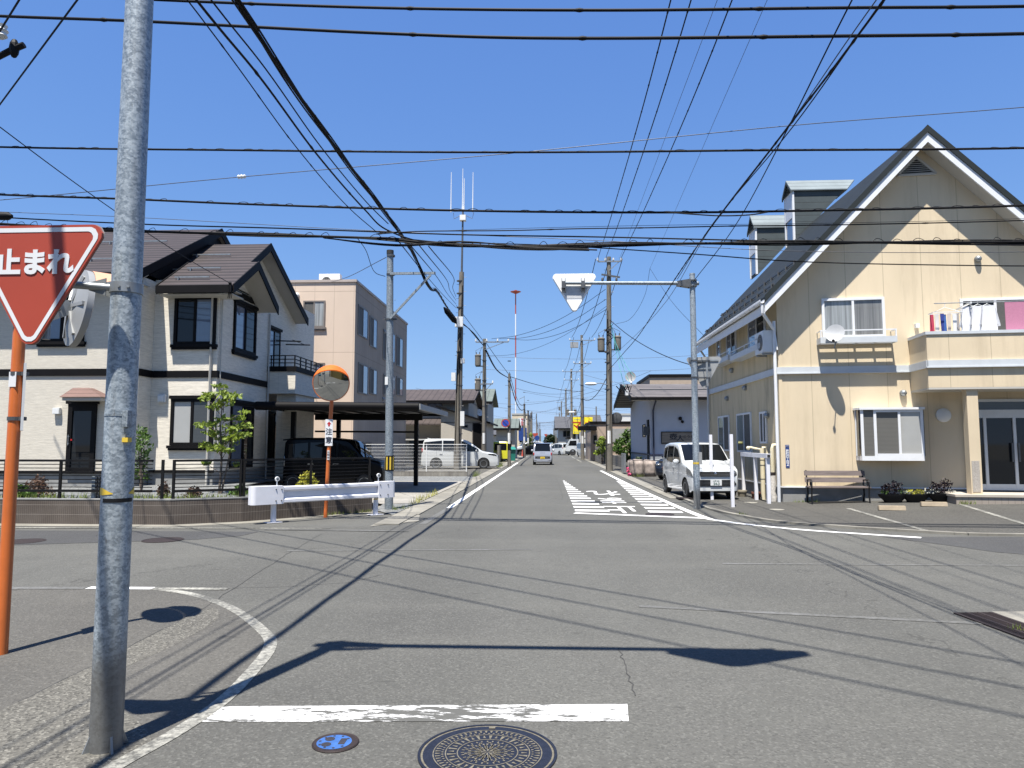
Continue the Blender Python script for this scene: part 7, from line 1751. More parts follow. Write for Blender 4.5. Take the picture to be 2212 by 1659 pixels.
def cable(pts, r, label, mat='wire', loops=0, knots=0, twist=0, group='overhead cables', lr=.07, step=.34, strands=0):
    pts = smooth3(pts); m = MB(); m.tube(pts, r, 6)
    if strands:
        for k in range(strands):
            w0 = 2 * PI * k / strands; q = resample(pts, .25); m.tube([p + V((math.cos(w0 + i * .23), .3 * math.sin(w0 + i * .3), math.sin(w0 + i * .23))) * r * 1.5 for i, p in enumerate(q)], r * .5, 5)
    if loops or knots:
        q = resample(pts, step)
        for i in range(0, len(q) - 1):
            t = (q[i + 1] - q[i]).normalized(); up = V((0, 0, 1)); up = (up - t * up.dot(t)).normalized(); sd = t.cross(up)
            if loops and rnd.random() < .8:
                s = lr * rnd.uniform(.7, 1.25); L = step * rnd.uniform(.45, .8)
                m.tube([q[i] + t * (L * (k / 6)) + up * (s * math.sin(PI * k / 6)) + sd * .02 * math.cos(k) for k in range(7)], .006, 4, False)
            if knots and i % knots == 0: m.tube([q[i] - t * .07, q[i], q[i] + t * .07], [r * 1.05, r * 1.45, r * 1.05], 6)
    return solo(m, 'overhead_cable', M[mat], label, 'cable', group, recalc=False, smooth=60)
def pX(u, v, X): d = ray(u, v); t = X / d.x; return V((X, d.y * t, EYE + d.z * t))
def pC(u, v, y0): d = ray(u, v); t = y0 / (d.y + .07 * d.x); return V((d.x * t, d.y * t, EYE + d.z * t))
def cross(pix, y0, r, label, **k):
    pts = [pC(u, v, y0) for u, v in pix]          # carried on to the next poles, well outside the picture
    for end, nxt, u in ((0, 1, pix[0][0]), (-1, -2, pix[-1][0])):
        if not 0 < u < 2212: d = (pts[end] - pts[nxt]).normalized(); q = pts[end] + d * 14 + V((0, 0, .6)); pts = [q] + pts if end == 0 else pts + [q]
    return cable(pts, r, label, **k)
cross([(-200, -30), (330, -1), (830, 17), (1300, 22), (1800, 17), (2400, 9)], 12, .026, 'thick black cable along the very top of the sky', knots=9)
cross([(-200, 24), (330, 47), (830, 72), (1150, 82), (1800, 78), (2400, 67)], 12, .028, 'thick black cable crossing the sky second from the top', knots=9)
cross([(-200, 311), (560, 325), (1106, 329), (1600, 325), (2400, 315)], 13, .020, 'black cable with spiral wrap crossing level with the top of the cream yellow gable', loops=1, lr=.03, step=.3)
cross([(-200, 410), (300, 431), (560, 442), (1000, 455), (1400, 459), (1700, 456), (2400, 436)], 13, .021, 'black cable with spiral wrap crossing just below the whip antennas', loops=1, lr=.04, step=.33)
cross([(1436, 458), (1500, 463), (1555, 466), (1620, 464), (1665, 457)], 12.95, .012, 'short sagging jumper cable under the spiral wrapped cable on the right')
ci = cross([(-200, 448), (522, 382), (1106, 331), (1700, 272), (2400, 214)], 14, .008, 'thin wire rising to the right with one white strain insulator', mat='wire_grey')
q = pC(522, 382, 14); MBq = MB().lathe(q + V((-.07, 0, 0)), (1, 0, .05), [(.01, -.03), (.045, 0), (.03, .04), (.05, .07), (.03, .1), (.045, .14), (.01, .17)], 10); MBq.build('insulator', M['white'], ci, smooth=50)
cross([(-200, 478), (0, 484), (240, 497), (560, 507), (700, 511), (830, 516), (960, 528), (1106, 532), (1400, 527), (1800, 524), (2400, 519)], 13.5, .026, 'thickest telephone cable bundle with wire loops crossing the street', loops=1, strands=2, lr=.085)
cross([(-200, 455), (300, 484), (600, 493), (1000, 507), (1300, 512), (1700, 521), (2400, 529)], 13.5, .014, 'slim black cable running just above the thickest telephone bundle')
cross([(820, 505), (900, 500), (1100, 498), (1250, 494), (1400, 492), (1600, 488), (1850, 485), (2400, 468)], 13.45, .011, 'thin black cable with clips drooping between its hangers on the right', knots=5)
cross([(820, 503), (1100, 494), (1400, 487), (1850, 481), (2400, 464)], 13.45, .004, 'hair thin hanger wire above the clipped cable')
cross([(1000, 524), (1212, 531), (1500, 549), (1705, 564), (2000, 572), (2400, 573)], 13.6, .011, 'slim cable sagging below the thick bundle towards the cream yellow house')
cross([(-200, 446), (300, 470), (800, 498), (1300, 520), (1700, 542), (2400, 541)], 13.7, .006, 'thin wire slanting down to the right through the cable bundle', mat='wire_grey')
cross([(700, 514), (860, 530), (1000, 522), (1150, 535), (1290, 540)], 13.3, .014, 'short slack cable hanging under the cable crossing on the left', strands=2)
cross([(1000, 530), (1106, 537), (1200, 538), (1330, 528)], 13.4, .015, 'heavy sagging splice section of the telephone bundle over the street', strands=2)
# along the street, left
br_t = P(935, 593, 17.5)
b2 = [V((-3.0, -14, 6.6)), pX(505, -8, -3.0), pX(620, 170, -3.0), pX(733, 329, -3.0), pX(856, 492, -3.0), P(905, 572, 17.3), P(918, 604, 17.5), P(945, 630, 24), P(966, 664, 34), P(986, 690, 43.6)]
cable(b2, .022, 'heavy lashed cable bundle running along the left side to the antenna pole', loops=1, strands=3, lr=.07)
b1 = [V((-3.5, -14, 6.6)), pX(418, -8, -3.45), pX(560, 165, -3.45), pX(681, 329, -3.45), pX(790, 455, -3.4), pC(831, 494, 13.6), pC(900, 520, 13.5), pC(1000, 532, 13.4)]
cable(b1, .015, 'black cable left of the heavy bundle bending into the crossing cables', knots=4, step=.5)
cable([p + V((.07, 0, .10)) for p in b1[:-2]], .010, 'slim messenger wire beside the left cable')
cable([V((-3.9, -14, 6.8)), pX(428, 30, -3.6), pX(640, 318, -3.6), pX(760, 455, -3.6), P(812, 500, 13.5)], .008, 'wavy thin wire on the far left of the street cables', knots=3)
for k, (dz, u, v) in enumerate(((.5, 900, 535), (.9, 925, 540), (1.3, 945, 545), (1.7, 960, 540))):
    cable([pC(860 + 22 * k, 520 + 4 * k, 13.5), P(u + 20, v + 60, 24), P(960 + 6 * k, 640 - 6 * k, 34), P(985, 665 - 8 * k, 43.7)], .012, ('upper' if k else 'lower') + ' slack cable %s from the crossing down to the antenna pole' % ('first second third fourth'.split()[k]))
cable([P(986, 690, 43.6), P(1015, 712, 46.5), P(1043, 745, 49.3)], .03, 'heavy cable from the antenna pole to the transformer pole on the left', loops=1, strands=2)
cable([P(986, 660, 43.6), P(1020, 705, 46.5), P(1045, 738, 49.3)], .016, 'upper slim cable from the antenna pole to the transformer pole')
nz = npk[3]; z2_ = P(1046, 752, 49.3).z
cable([(-4.35, 49.4, z2_), (-3.5, 49.6, P(1075, 800, 49.6).z), (-2.66, 49.9, nz - .35)], .03, 'heavy sagging cable from the transformer pole to the no parking pole', strands=2)
cable([(-4.35, 49.4, z2_ + .5), (-3.5, 49.6, P(1075, 775, 49.6).z), (-2.66, 49.9, nz - .1)], .018, 'upper sagging cable from the transformer pole to the no parking pole')
prev = (-2.66, 49.9, nz - .4)
for k, q in enumerate([l3, l4] + far_l[:6]):
    x, Y, z = q[1:]; nx = (x, Y, z - .6)
    for d_, r_, nm in ((0, .035, 'thick'), (.5, .02, 'thin')):
        a, b = V(prev) + V((0, 0, d_)), V(nx) + V((0, 0, d_)); mid = a.lerp(b, .5); mid.z -= .9
        cable([a, a.lerp(b, .25) - V((0, 0, .66)), mid, a.lerp(b, .75) - V((0, 0, .66)), b], r_, nm + ' sagging cable between the poles of the left row', group='cables of the left pole row')
    prev = nx
# right: three high voltage lines and street cables
def through(a, u, v, h, k):
    d = ray(u, v); t = (h - EYE) / d.z; q = V((d.x * t, d.y * t, h)); return a + (q - a) * k
ze_ = zc + .2
for k, (xa_, u) in enumerate(((-.66, 1450), (-.2, 1494), (.72, 1583))):
    a = V((AX + .12 + xa_, AY - .14, ze_)); b = through(a, u, -4, 11.5, 1.6); b.z = ze_ + .2
    q = through(a, u, -4, 11.5, 1.0)
    cable([a, a.lerp(q, .5) - V((0, 0, .25)), q, b], .017, ('left', 'middle', 'right')[k] + ' one of three knotted power lines overhead on the right', knots=3, step=.55, group='power lines on the right')
for k, (u1, v1, u0, lab) in enumerate(((1338, 560, 1551, 'hair thin wire between the knotted power lines'), (1404, 580, 1659, 'hair thin wire right of the knotted power lines'))):
    a = P(u1, v1, AY if k == 0 else 41); q = through(a, u0, -4, 11.8, 1.0); b = through(a, u0, -4, 11.8, 1.5); cable([a, q, b], .007, lab, mat='wire_grey')
cable([P(1404, 580, 41), P(1392, 640, 41.5), P(1360, 690, 42), P(1330, 700, 42.1)], .010, 'slack jumper wire hanging to the nearest right concrete pole')
cable([P(1404, 580, 41), P(1450, 650, 36), P(1530, 735, 29)], .009, 'thin service wire down to the eave of the cream yellow house')
a = V((AX, AY - .15, P(1312, 801, AY).z)); tl = [a, P(1345, 765, 34), P(1380, 724, 27), P(1458, 603, 17.5), P(1535, 492, 12.8), P(1705, 271, 9.2), P(1912, -3, 6.6)]
tl.append(tl[-1] + (tl[-1] - tl[-2]) * 4 + V((0, 0, 1.0)))
tl[-1].z = tl[-2].z + .6
cable(tl, .013, 'black twisted telephone cable running over the right side of the street', knots=2, step=.3)
cable([p + V((.06, 0, .0)) + V((0, 0, .10 * (i % 2))) for i, p in enumerate(tl[3:])], .008, 'slim messenger wire beside the twisted telephone cable')
b = V((far_base.x, far_base.y, 5.75)); t3 = [b, P(1584, 494, 14.0), P(1700, 281, 9.4), P(1842, -3, 6.9)]; t3.append(t3[-1] + (t3[-1] - t3[-2]) * 4); t3[-1].z = t3[-2].z + .5
cable(t3, .009, 'thin cable from the far arm pole up over the right side')
cable([a + V((0, 0, .6)), P(1440, 650, 19), P(1540, 485, 12.9), P(1715, 255, 9.2), P(1895, -3, 6.8), V((4.4, -12, 7.6))], .007, 'hair thin wire crossing behind the twisted telephone cable', mat='wire_grey')
# pole A onwards down the street
rows = [(AX + .12, AY, zc)] + [(q[1], q[2], q[3] - .4) for q in (pb_, pc_, pd_, pe_)] + [(q[1], q[2], q[3] - .3) for q in far_r[:5]]
for i in range(len(rows) - 1):
    for off, w_ in ((-1, 'left'), (.0, 'middle'), (1, 'right')):
        a, b = V(rows[i]) + V((off * .8, -.14, .15)), V(rows[i + 1]) + V((off, -.14, .15)); sg = .7
        cable([a] + [a.lerp(b, t_) - V((0, 0, 4 * sg * t_ * (1 - t_))) for t_ in (.25, .5, .75)] + [b], .022, w_ + ' power line between poles of the right row', group='power lines of the right pole row')
    a, b = V((rows[i][0], rows[i][1], 5.9 + (.3 if i else 0))), V((rows[i + 1][0], rows[i + 1][1], 6.1)); sg = .8 + .3 * (i % 2)
    cable([a] + [a.lerp(b, t_) - V((0, 0, 4 * sg * t_ * (1 - t_))) for t_ in (.25, .5, .75)] + [b], .025, 'low sagging telephone cable between poles of the right row', group='telephone cables of the right pole row')
def drop(a, b, sg, r, lab, mat='wire', group='overhead cables'):
    a, b = V(a), V(b); return cable([a] + [a.lerp(b, t_) - V((0, 0, 4 * sg * t_ * (1 - t_))) for t_ in (.25, .5, .75)] + [b], r, lab, mat, group=group)
L2 = V((l2[1], l2[2], l2[3]))
for k in range(3): drop((L2.x + .5 + .55 * k, L2.y, L2.z), (AX - .1, AY, P(1300, 625 + 22 * k, AY).z), .7, .014, 'service line %s from the bell insulators across the street to the right pole' % ('upper', 'middle', 'lower')[k])
drop((L2.x, L2.y, L2.z - 1.2), (AX, AY, P(1310, 660, AY).z), .9, .010, 'thin wire below the three service lines crossing the street')
drop((AX + .1, AY, P(1325, 690, AY).z), P(1538, 800, 28), .45, .018, 'black service cable from the right pole down to the cream yellow house')
for k in range(3): drop((AX + .2 + .08 * k, AY - .1, P(1325, 700 + 15 * k, AY).z), P(1350 + 10 * k, 838 - 12 * k, 40.2), .25, .016, 'teal service cable %s from the right pole to the white house' % ('left', 'middle', 'right')[k], 'wire_teal')
q = P(1352, 838, 40.2); o = thing('service_bracket', 'black service cable bracket with white knobs at the white house eave', 'bracket', q); m = MB()
for k in range(4): m.tube([q + V((.1 * k, 0, .1)), q + V((-.25 + .15 * k, -.1, -.25)), q + V((-.55 + .2 * k, -.1, .10 + .1 * (k % 2)))], .03, 6)
m.build('cable_tail', M['wire'], o); m = MB(); m.box(q.x - .05, q.x + .12, q.y - .1, q.y + .1, q.z - .42, q.z - .12); m.ball(q + V((.3, 0, .3)), .07, 8, 6); m.build('knob', M['white'], o)
for v, Y, lab in ((766, 46, 'thin wire crossing the street far back, upper of a pair'), (794, 47, 'thin wire crossing the street far back, lower of a pair')):
    a, b = P(1050, v + 4, Y), P(1560, v - 2, Y); drop(a, b, .25, .009, lab, 'wire_grey')
drop((-2.66, 49.9, nz - .2), (3.55, 71, P(1258, 846, 71).z), .25, .022, 'black cable from the no parking pole across to the second right pole')
rr = random.Random(3)
for k in range(26):
    Y = 60 + k * 7 + rr.uniform(-3, 3); zl, zr_ = rr.uniform(4.8, 7.5), rr.uniform(5, 9); xl_, xr_ = rr.choice((-2.6, -14, -10, -2.6)), rr.choice((3.5, 12, 3.5, 9))
    drop((xl_, Y + rr.uniform(-8, 8), zl), (xr_, Y + rr.uniform(-8, 8), zr_), rr.uniform(.2, .7), .013, 'thin service wire crossing the far part of the street', 'wire_grey', 'distant wires across the street')
for k in range(5):
    drop((3.5, 71 + 30 * (k % 3), 8.5 - k * .4), (12 + 3 * k, 60 + 12 * k, 6.5), .5, .013, 'thin service wire fanning out to the houses on the right', 'wire_grey', 'wires to the right houses')
drop((-2.6, 81, 6), (-14, 75, 7.5), .4, .013, 'thin service wire to the houses behind the garage', 'wire_grey')
# house drops on the left
hp = P(497, 612, YB - .6)
drop(V((-10.5, 9.0, pC(0, 277, 9).z + .4)) if False else P(-70, 222, 10), hp, .15, .009, 'thin wire slanting down to the gutter of the cream house')
o = thing('wire_bracket', 'small dark service wire fitting at the gutter of the cream house', 'bracket', hp); m = MB(); m.ball(hp, .05, 8, 6)
for k in range(3): m.tube([hp, hp + V((.03 * k - .03, 0, -.2)), hp + V((.05 * k - .04, -.02, -.45))], .012, 5)
m.build('cable_tail', M['wire'], o)
cable([P(834, 556, 17.5), P(744, 601, 24), P(690, 613, 29), P(608, 619, 33.8)], .009, 'thin sagging wire from the slim pole to the beige building', mat='wire_grey')
cable([P(770, 512, 13.6), P(790, 540, 15), P(812, 590, 17), P(832, 597, 17.5)], .008, 'thin looping wire down to the top of the slim pole')
# three wires slanting overhead, ending on a pole outside the left edge
for k, (sx0, sy0, sx1, sy1) in enumerate(((-4.84, 12.8, 3.57, 5.68), (-4.34, 11.48, 3.21, 5.12), (-3.75, 9.93, 2.87, 4.6))):
    h = 9.4; s0, s1 = V((sx0 - .1125 * h, sy0 - .3475 * h, h)), V((sx1 - .1125 * h, sy1 - .3475 * h, h)); t = (s1 - s0)
    cable([s0 - t * 1.1, s0, s1, s1 + t * .8], .018, ('rear', 'middle', 'front')[k] + ' one of three wires slanting over the junction above the left corner', group='wires slanting over the junction')
q = P(2, 62, 13); o = thing('insulator_stack', 'white pin insulator and clamp at the upper left edge of the sky', 'insulator', q)
m = MB(); m.lathe(q, (0.1, 0, -1), [(.03, -.1), (.12, -.06), (.09, 0), (.13, .05), (.09, .1), (.11, .16), (.03, .22)], 14); m.build('insulator', M['white'], o, smooth=50); m = MB(); m.tube([q + V((.5, 0, -.35)), q + V((.25, 0, -.45)), q + V((-.05, 0, -.6)), q + V((-.6, 0, -.55))], .06, 8); m.ball(q + V((.3, 0, -.42)), (.09, .09, .2), 8, 6); m.build('clamp', M['wire'], o)
q = P(5, 466, 13); o = thing('cable_closure', 'dark cable closure box at the left edge above the stop sign', 'cable splice', q); m = MB(); m.tube([q + V((-.6, 0, 0)), q + V((-.5, 0, 0)), q + V((.12, 0, -.01)), q + V((.2, 0, -.01))], [.04, .08, .08, .03], 10); m.build('case', M['wire'], o, smooth=40)

lp_ = thing('utility_pole', 'concrete pole just outside the left edge carrying the pin insulator', 'utility pole', (-13.3, 12.2, 0)); pole_shaft(lp_, -13.3, 12.2, 11.5, .18, .12)
q = P(2, 62, 13); m = MB(); m.bar((-13.3, 12.2, q.z - .62), (q.x - .4, q.y, q.z - .56), .07, .07); m.build('crossarm', M['steel_dark'], lp_)
# ================================================================ PLANTS
LF = {'lime': leafmat('lime_leaf', (.17, .25, .035)), 'green': leafmat('green_leaf', (.075, .15, .03)), 'dark': leafmat('dark_leaf', (.03, .055, .02)), 'brown': leafmat('brown_twig', (.13, .085, .06)), 'plum': leafmat('plum_leaf', (.014, .008, .014)), 'yellowgreen': leafmat('golden_leaf', (.34, .36, .05)), 'silver': leafmat('silver_leaf', (.42, .45, .42), .15), 'pink': leafmat('pink_petal', (.55, .08, .22)), 'grass': leafmat('grass_blade', (.16, .22, .05))}
BARK = basic('bark', (.12, .095, .075), .9, 0, .3, 9, .5, 30)
def crown(name, par, clumps, n, size, mat):
    m = MB()
    for (x, y, z, rx, ry, rz) in clumps:
        k = int(n * (rx * ry * rz) ** (1 / 2.2))
        for i in range(max(10, k)):
            d_ = V((rnd.gauss(0, 1), rnd.gauss(0, 1), rnd.gauss(0, 1))).normalized() * rnd.uniform(.45, 1.08); m.leaf((x + d_.x * rx, y + d_.y * ry, z + d_.z * rz), size)
    return m.build(name, mat, par, recalc=False)
def shrub(name, label, base, clumps, n, size, mat, cat='shrub', stem=True, group=None):
    o = thing(name, label, cat, base, group)
    crown('foliage', o, clumps, n, size, mat)
    if stem:
        m = MB()
        for c in clumps[:8]: b = V(base); q = V(c[:3]); m.tube([b, b.lerp(q, .5) + V((rnd.uniform(-.05, .05), 0, 0)), q], [.02, .014, .006], 5)
        m.build('stem', BARK, o)
    return o
# young tree in the garden
tb = V((P(474, 1050, 17.2).x, 17.2, wh - .1)); o = thing('young_tree', 'slender young tree with layered light green leaves in front of the cream house', 'tree', tb)
zt_ = P(475, 822, 17.2).z; m = MB(); tr = [tb + V((0, 0, 0)), tb + V((.03, 0, .8)), tb + V((-.02, 0, 1.6)), V((tb.x + .03, tb.y, zt_ - .1))]; m.tube(smooth3(tr), [.035 - .028 * k / 24 for k in range(25)], 8); m.tube([tb + V((.05, 0, 0)), tb + V((.22, 0, .9)), tb + V((.30, .1, 1.7))], [.028, .02, .01], 7)
m.build('trunk', BARK, o, smooth=50); cl = []; lm = MB()
for u, v, s in ((474, 834, .16), (480, 848, .15), (455, 852, .2), (500, 855, .22), (440, 862, .14), (484, 870, .25), (462, 880, .2), (512, 902, .2), (524, 918, .24), (500, 925, .22), (446, 918, .26), (460, 935, .2), (478, 945, .22), (505, 945, .2), (520, 938, .22), (450, 962, .2), (470, 968, .22), (490, 972, .18), (444, 1000, .1), (512, 1002, .12), (482, 905, .18), (528, 890, .12), (494, 958, .2)):
    q = P(u, v, 17.2 + rnd.uniform(-.35, .35)); cl.append((q.x, q.y, q.z, s * 1.25, s, s * .38)); lm.tube([V((tb.x + .03, tb.y, q.z - .25)), q], [.012, .005], 5)
lm.build('limb', BARK, o); crown('crown', o, cl, 430, .075, LF['lime'])
b = V((P(306, 1040, 17.6).x, 17.6, wh - .1)); cl = []
for u, v in ((302, 930), (308, 945), (300, 960), (312, 968), (303, 985), (310, 1000), (300, 1015), (306, 1030)): q = P(u, v, 17.6 + rnd.uniform(-.2, .2)); cl.append((q.x, q.y, q.z, .20, .2, .15))
shrub('garden_shrub', 'upright leafy green shrub beside the thick pole in the garden', b, cl, 500, .06, LF['green'])
def dome(u, v0, v1, Y, w, label, mat, n, size, name='garden_shrub'):
    q = P(u, v0, Y); t = P(u, v1, Y); b = V((q.x, Y, max(wh - .1, q.z) if Y < 23 else q.z)); h = t.z - b.z
    return shrub(name, label, b, [(b.x + rnd.uniform(-.3, .3) * w, Y + rnd.uniform(-.3, .3) * w, b.z + h * f, w * (1.05 - f * .7), w * (1.05 - f * .7), h * .28) for f in (.2, .35, .5, .65, .8)], n, size, mat)
dome(78, 1075, 1030, 16.0, .36, 'rounded dry brown shrub near the left edge of the garden', LF['brown'], 1500, .035)
dome(350, 1075, 1040, 16.0, .20, 'narrow dry brown shrub behind the fence between pole and tree', LF['brown'], 1500, .03)
dome(416, 1075, 1052, 16.0, .24, 'low dry brown shrub near the young tree', LF['brown'], 1300, .03)
dome(660, 1052, 1020, 19.6, .34, 'bright yellow green shrub in front of the black van', LF['yellowgreen'], 1300, .045)
dome(44, 1075, 1048, 15.4, .25, 'leafy green plant behind the orange post at the left edge', LF['green'], 600, .07)
dome(512, 1078, 1050, 16.8, .25, 'leafy green plant at the corner of the railing', LF['green'], 600, .06)
dome(548, 1078, 1058, 17.2, .22, 'small green plant next to the corner leafy plant', LF['green'], 600, .05)
def grass(label, pts, n, h, mat=None):
    m = MB()
    for i in range(n):
        a, b = rnd.choice(list(zip(pts, pts[1:]))); q = V(a).lerp(V(b), rnd.random()) + V((rnd.gauss(0, .05), rnd.gauss(0, .05), 0)); w = rnd.uniform(0, 6.3); hh = h * rnd.uniform(.4, 1.2); s = V((math.cos(w), math.sin(w), 0)); tip = q + V((rnd.gauss(0, .35) * hh, rnd.gauss(0, .35) * hh, hh)); m.add([q - s * .006, q + s * .006, tip], [(0, 1, 2)])
    return solo(m, 'grass_tuft', mat or LF['grass'], label, 'weeds', 'weed tufts', recalc=False)
struct_ = solo(MB(), 'x', M['black'], None, None, kind='structure') if False else None
gm = MB()
for i in range(2600):
    x = rnd.uniform(-20, -5.5); y = 14.9 + abs(rnd.gauss(0, .5)) + max(0, (x + 6.8)) * 1.3; q = V((x, y, wh - .1)); w = rnd.uniform(0, 6.3); hh = rnd.uniform(.05, .2); s = V((math.cos(w), math.sin(w), 0)) * .01; gm.add([q - s, q + s, q + V((rnd.gauss(0, .05), rnd.gauss(0, .05), hh))], [(0, 1, 2)])
solo(gm, 'garden_grass', LF['grass'], 'thin grass along the inside of the brown block wall', 'grass', kind='stuff', recalc=False)
grass('weeds at the foot of the galvanised bracket pole', [(b_.x, b_.y, .02) for b_ in (G(848, 1104), G(880, 1100))], 60, .12)
grass('weeds along the wall foot behind the guard rail', [(-5.1, 16.1, .01), (-4.2, 17.0, .01)], 120, .09)
grass('dry tall weeds at the edge of the carport slab', [(-3.6, 18.4, .02), (-3.55, 20.6, .03), (-3.55, 23, .03)], 130, .22, LF['yellowgreen'])
grass('weeds at the corner of the low grey block wall', [(-3.55, 34.4, .02), (-3.5, 36, .02)], 90, .3)
grass('weeds at the foundation left of the bench', [(C0.x + .3, C0.y - .12, .02), (C0.x + .9, C0.y - .2, .03)], 80, .10)
grass('single weed tuft on the forecourt asphalt', [(G(1600, 1115).x, G(1600, 1115).y, .02), (G(1604, 1115).x, G(1604, 1115).y, .02)], 40, .08)
grass('weeds beside the entrance step', [F.p(e0 + .2, bb + .2, .12), F.p(e0 + .5, bb + .2, .14)], 60, .12)
grass('tiny green weed growing out of the drain grating', [G(2200, 1362), G(2206, 1362)], 30, .05)
grass('tall weeds by the yellow car on the left roadside', [(-3.3, 47, 0), (-3.2, 51, 0)], 160, .45)
grass('weeds under the stone planter', [(4.2, 35.0, 0), (4.6, 34.9, 0)], 80, .2)
# planters by the bench
for u, lab, mats in ((1902, 'black oval planter with dark purple flowers next to the bench', ('plum', 'plum')), (1946, 'black oval planter with pale dry plants between the other two', ('yellowgreen', 'silver')), (1996, 'black oval planter with dark purple flowers towards the entrance', ('plum', 'silver'))):
    q = G(u, 1080, .1); q = V((q.x, C0.y - .10 * (q.x - C0.x) - .62, 0)); q.z = apron_z(q.x, q.y)
    o = thing('planter', lab, 'planter', q, 'planters by the wall'); m = MB(); n = 22; k0 = len(m.v)
    for (rx, ry, z) in ((.22, .12, 0), (.24, .14, .05), (.36, .19, .16), (.38, .20, .22), (.35, .18, .22), (.30, .16, .14)):
        for j in range(n): w = 2 * PI * j / n; m.v.append(q + V((rx * math.cos(w), ry * math.sin(w), z)))
    for i in range(5):
        for j in range(n): m.f.append([i * n + j, i * n + (j + 1) % n, (i + 1) * n + (j + 1) % n, (i + 1) * n + j]); m.m.append(0)
    m.f.append(list(range(5 * n, 6 * n))); m.m.append(0); m.build('bowl', M['black'], o, smooth=40)
    cl = [(q.x - .05, q.y, q.z + .33, .25, .17, .17), (q.x + .10, q.y, q.z + .44, .17, .14, .15), (q.x - .14, q.y, q.z + .40, .12, .12, .12)] if mats[0] == 'plum' else [(q.x, q.y, q.z + .27, .26, .13, .07)]
    crown('foliage', o, cl, 1100, .04, LF[mats[0]]); crown('trailing_leaf', o, [(q.x - .22, q.y - .05, q.z + .26, .13, .1, .07), (q.x + .24, q.y - .03, q.z + .28, .10, .08, .08)], 500, .035, LF['green' if mats[1] != 'silver' else 'silver'])
# roadside plants on the right
def bush(label, Y, pix, mat, n=420, size=.12, name='shrub', group=None):
    cl = []; x0 = None
    for u, v, s in pix:
        q = P(u, v, Y + rnd.uniform(-.6, .6)); s = s * Y / 1536; cl.append((q.x, q.y, q.z, s, s, s * .8)); x0 = q.x if x0 is None else x0
    return shrub(name, label, V((x0, Y, 0)), cl, n, size, mat)
bush('big green leafy shrub left of the white house', 51, [(1362, 935, 14), (1350, 945, 13), (1378, 945, 14), (1340, 958, 13), (1365, 960, 15), (1385, 962, 12), (1345, 975, 12), (1370, 978, 13), (1390, 975, 9), (1330, 970, 10), (1355, 990, 9), (1375, 925, 10)], LF['green'], 330, .15)
bush('bright yellow green shrub behind the openwork block fence', 57, [(1300, 948, 8), (1296, 958, 9), (1306, 962, 9), (1300, 972, 10), (1312, 975, 8), (1290, 978, 7), (1310, 985, 7)], LF['lime'], 350, .14)
bush('green shrub spilling over the stone planter by the white house', 36.4, [(1382, 995, 11), (1374, 1008, 10), (1388, 1005, 9), (1378, 1018, 11), (1390, 1015, 9), (1370, 1020, 8), (1396, 1010, 6)], LF['dark'], 420, .09)
bush('pink flowering plant beside the stone planter', 36.0, [(1357, 1018, 4), (1359, 1025, 3.5), (1356, 1012, 3)], LF['pink'], 800, .06, 'flower')
o = thing('pine_tree', 'cloud pruned dark pine behind the second right utility pole', 'tree', (P(1288, 980, 84).x, 84, 0)); m = MB(); m.tube(smooth3([V((P(1290, 980, 84).x, 84, 0)), P(1288, 985, 84), P(1282, 970, 84), P(1290, 955, 84), P(1280, 940, 84)]), .13, 7); m.build('trunk', BARK, o)
crown('crown', o, [(lambda q: (q.x, q.y, q.z, w * 84 / 1536, w * 84 / 1536, h * 84 / 1536))(P(u, v, 84)) for u, v, w, h in ((1282, 935, 11, 3.5), (1272, 948, 8, 3), (1294, 950, 9, 3), (1276, 962, 9, 3), (1296, 968, 9, 3), (1284, 976, 8, 2.5), (1268, 975, 6, 2.5))], 380, .2, LF['dark'])
bush('light green roadside tree far down the left side', 112, [(1144, 940, 5), (1142, 950, 7), (1145, 962, 7), (1143, 972, 6)], LF['lime'], 200, .3, 'roadside_tree')
o = bush('dark green tree closing the end of the street', 320, [(1188, 950, 7), (1184, 946, 6), (1194, 948, 7), (1180, 953, 5), (1199, 951, 6), (1190, 943, 4)], LF['dark'], 90, .9, 'distant_tree')
# rows of low roofs closing the distance on both sides
rr = random.Random(11); RM = [SLT, TILE, GRN]; WM_ = [GREY, CREAM, TAN]
for side in (-1, 1):
    for k in range(8):
        Y = 150 + k * 26; w = rr.uniform(7, 11); x = side * (5.5 + w / 2 + rr.uniform(0, 2)) + (.5 if side > 0 else -.5); hh = rr.choice((3.2, 5.5, 5.8, 3.4))
        simple_house('distant_house', ('grey', 'cream', 'tan')[k % 3] + ' house with a sheet roof far down the %s side of the street' % ('left', 'right')[side > 0], x - w / 2, x + w / 2, Y, Y + 12, hh, WM_[k % 3], RM[(k + (side > 0)) % 3], ('gable_x', 'gable_y')[k % 2], rr.uniform(1, 1.8))[0]['group'] = 'houses far down the street'
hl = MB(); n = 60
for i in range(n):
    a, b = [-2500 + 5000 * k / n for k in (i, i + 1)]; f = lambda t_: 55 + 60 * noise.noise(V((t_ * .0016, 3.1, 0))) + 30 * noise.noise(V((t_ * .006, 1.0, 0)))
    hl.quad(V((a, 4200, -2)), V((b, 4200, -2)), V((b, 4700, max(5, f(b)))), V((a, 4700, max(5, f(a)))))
struct(hl, 'hills', basic('haze_blue_hill', (.10, .17, .24), .95, 0, .15, .01))  # blue of the distance haze is put into the hill's colour
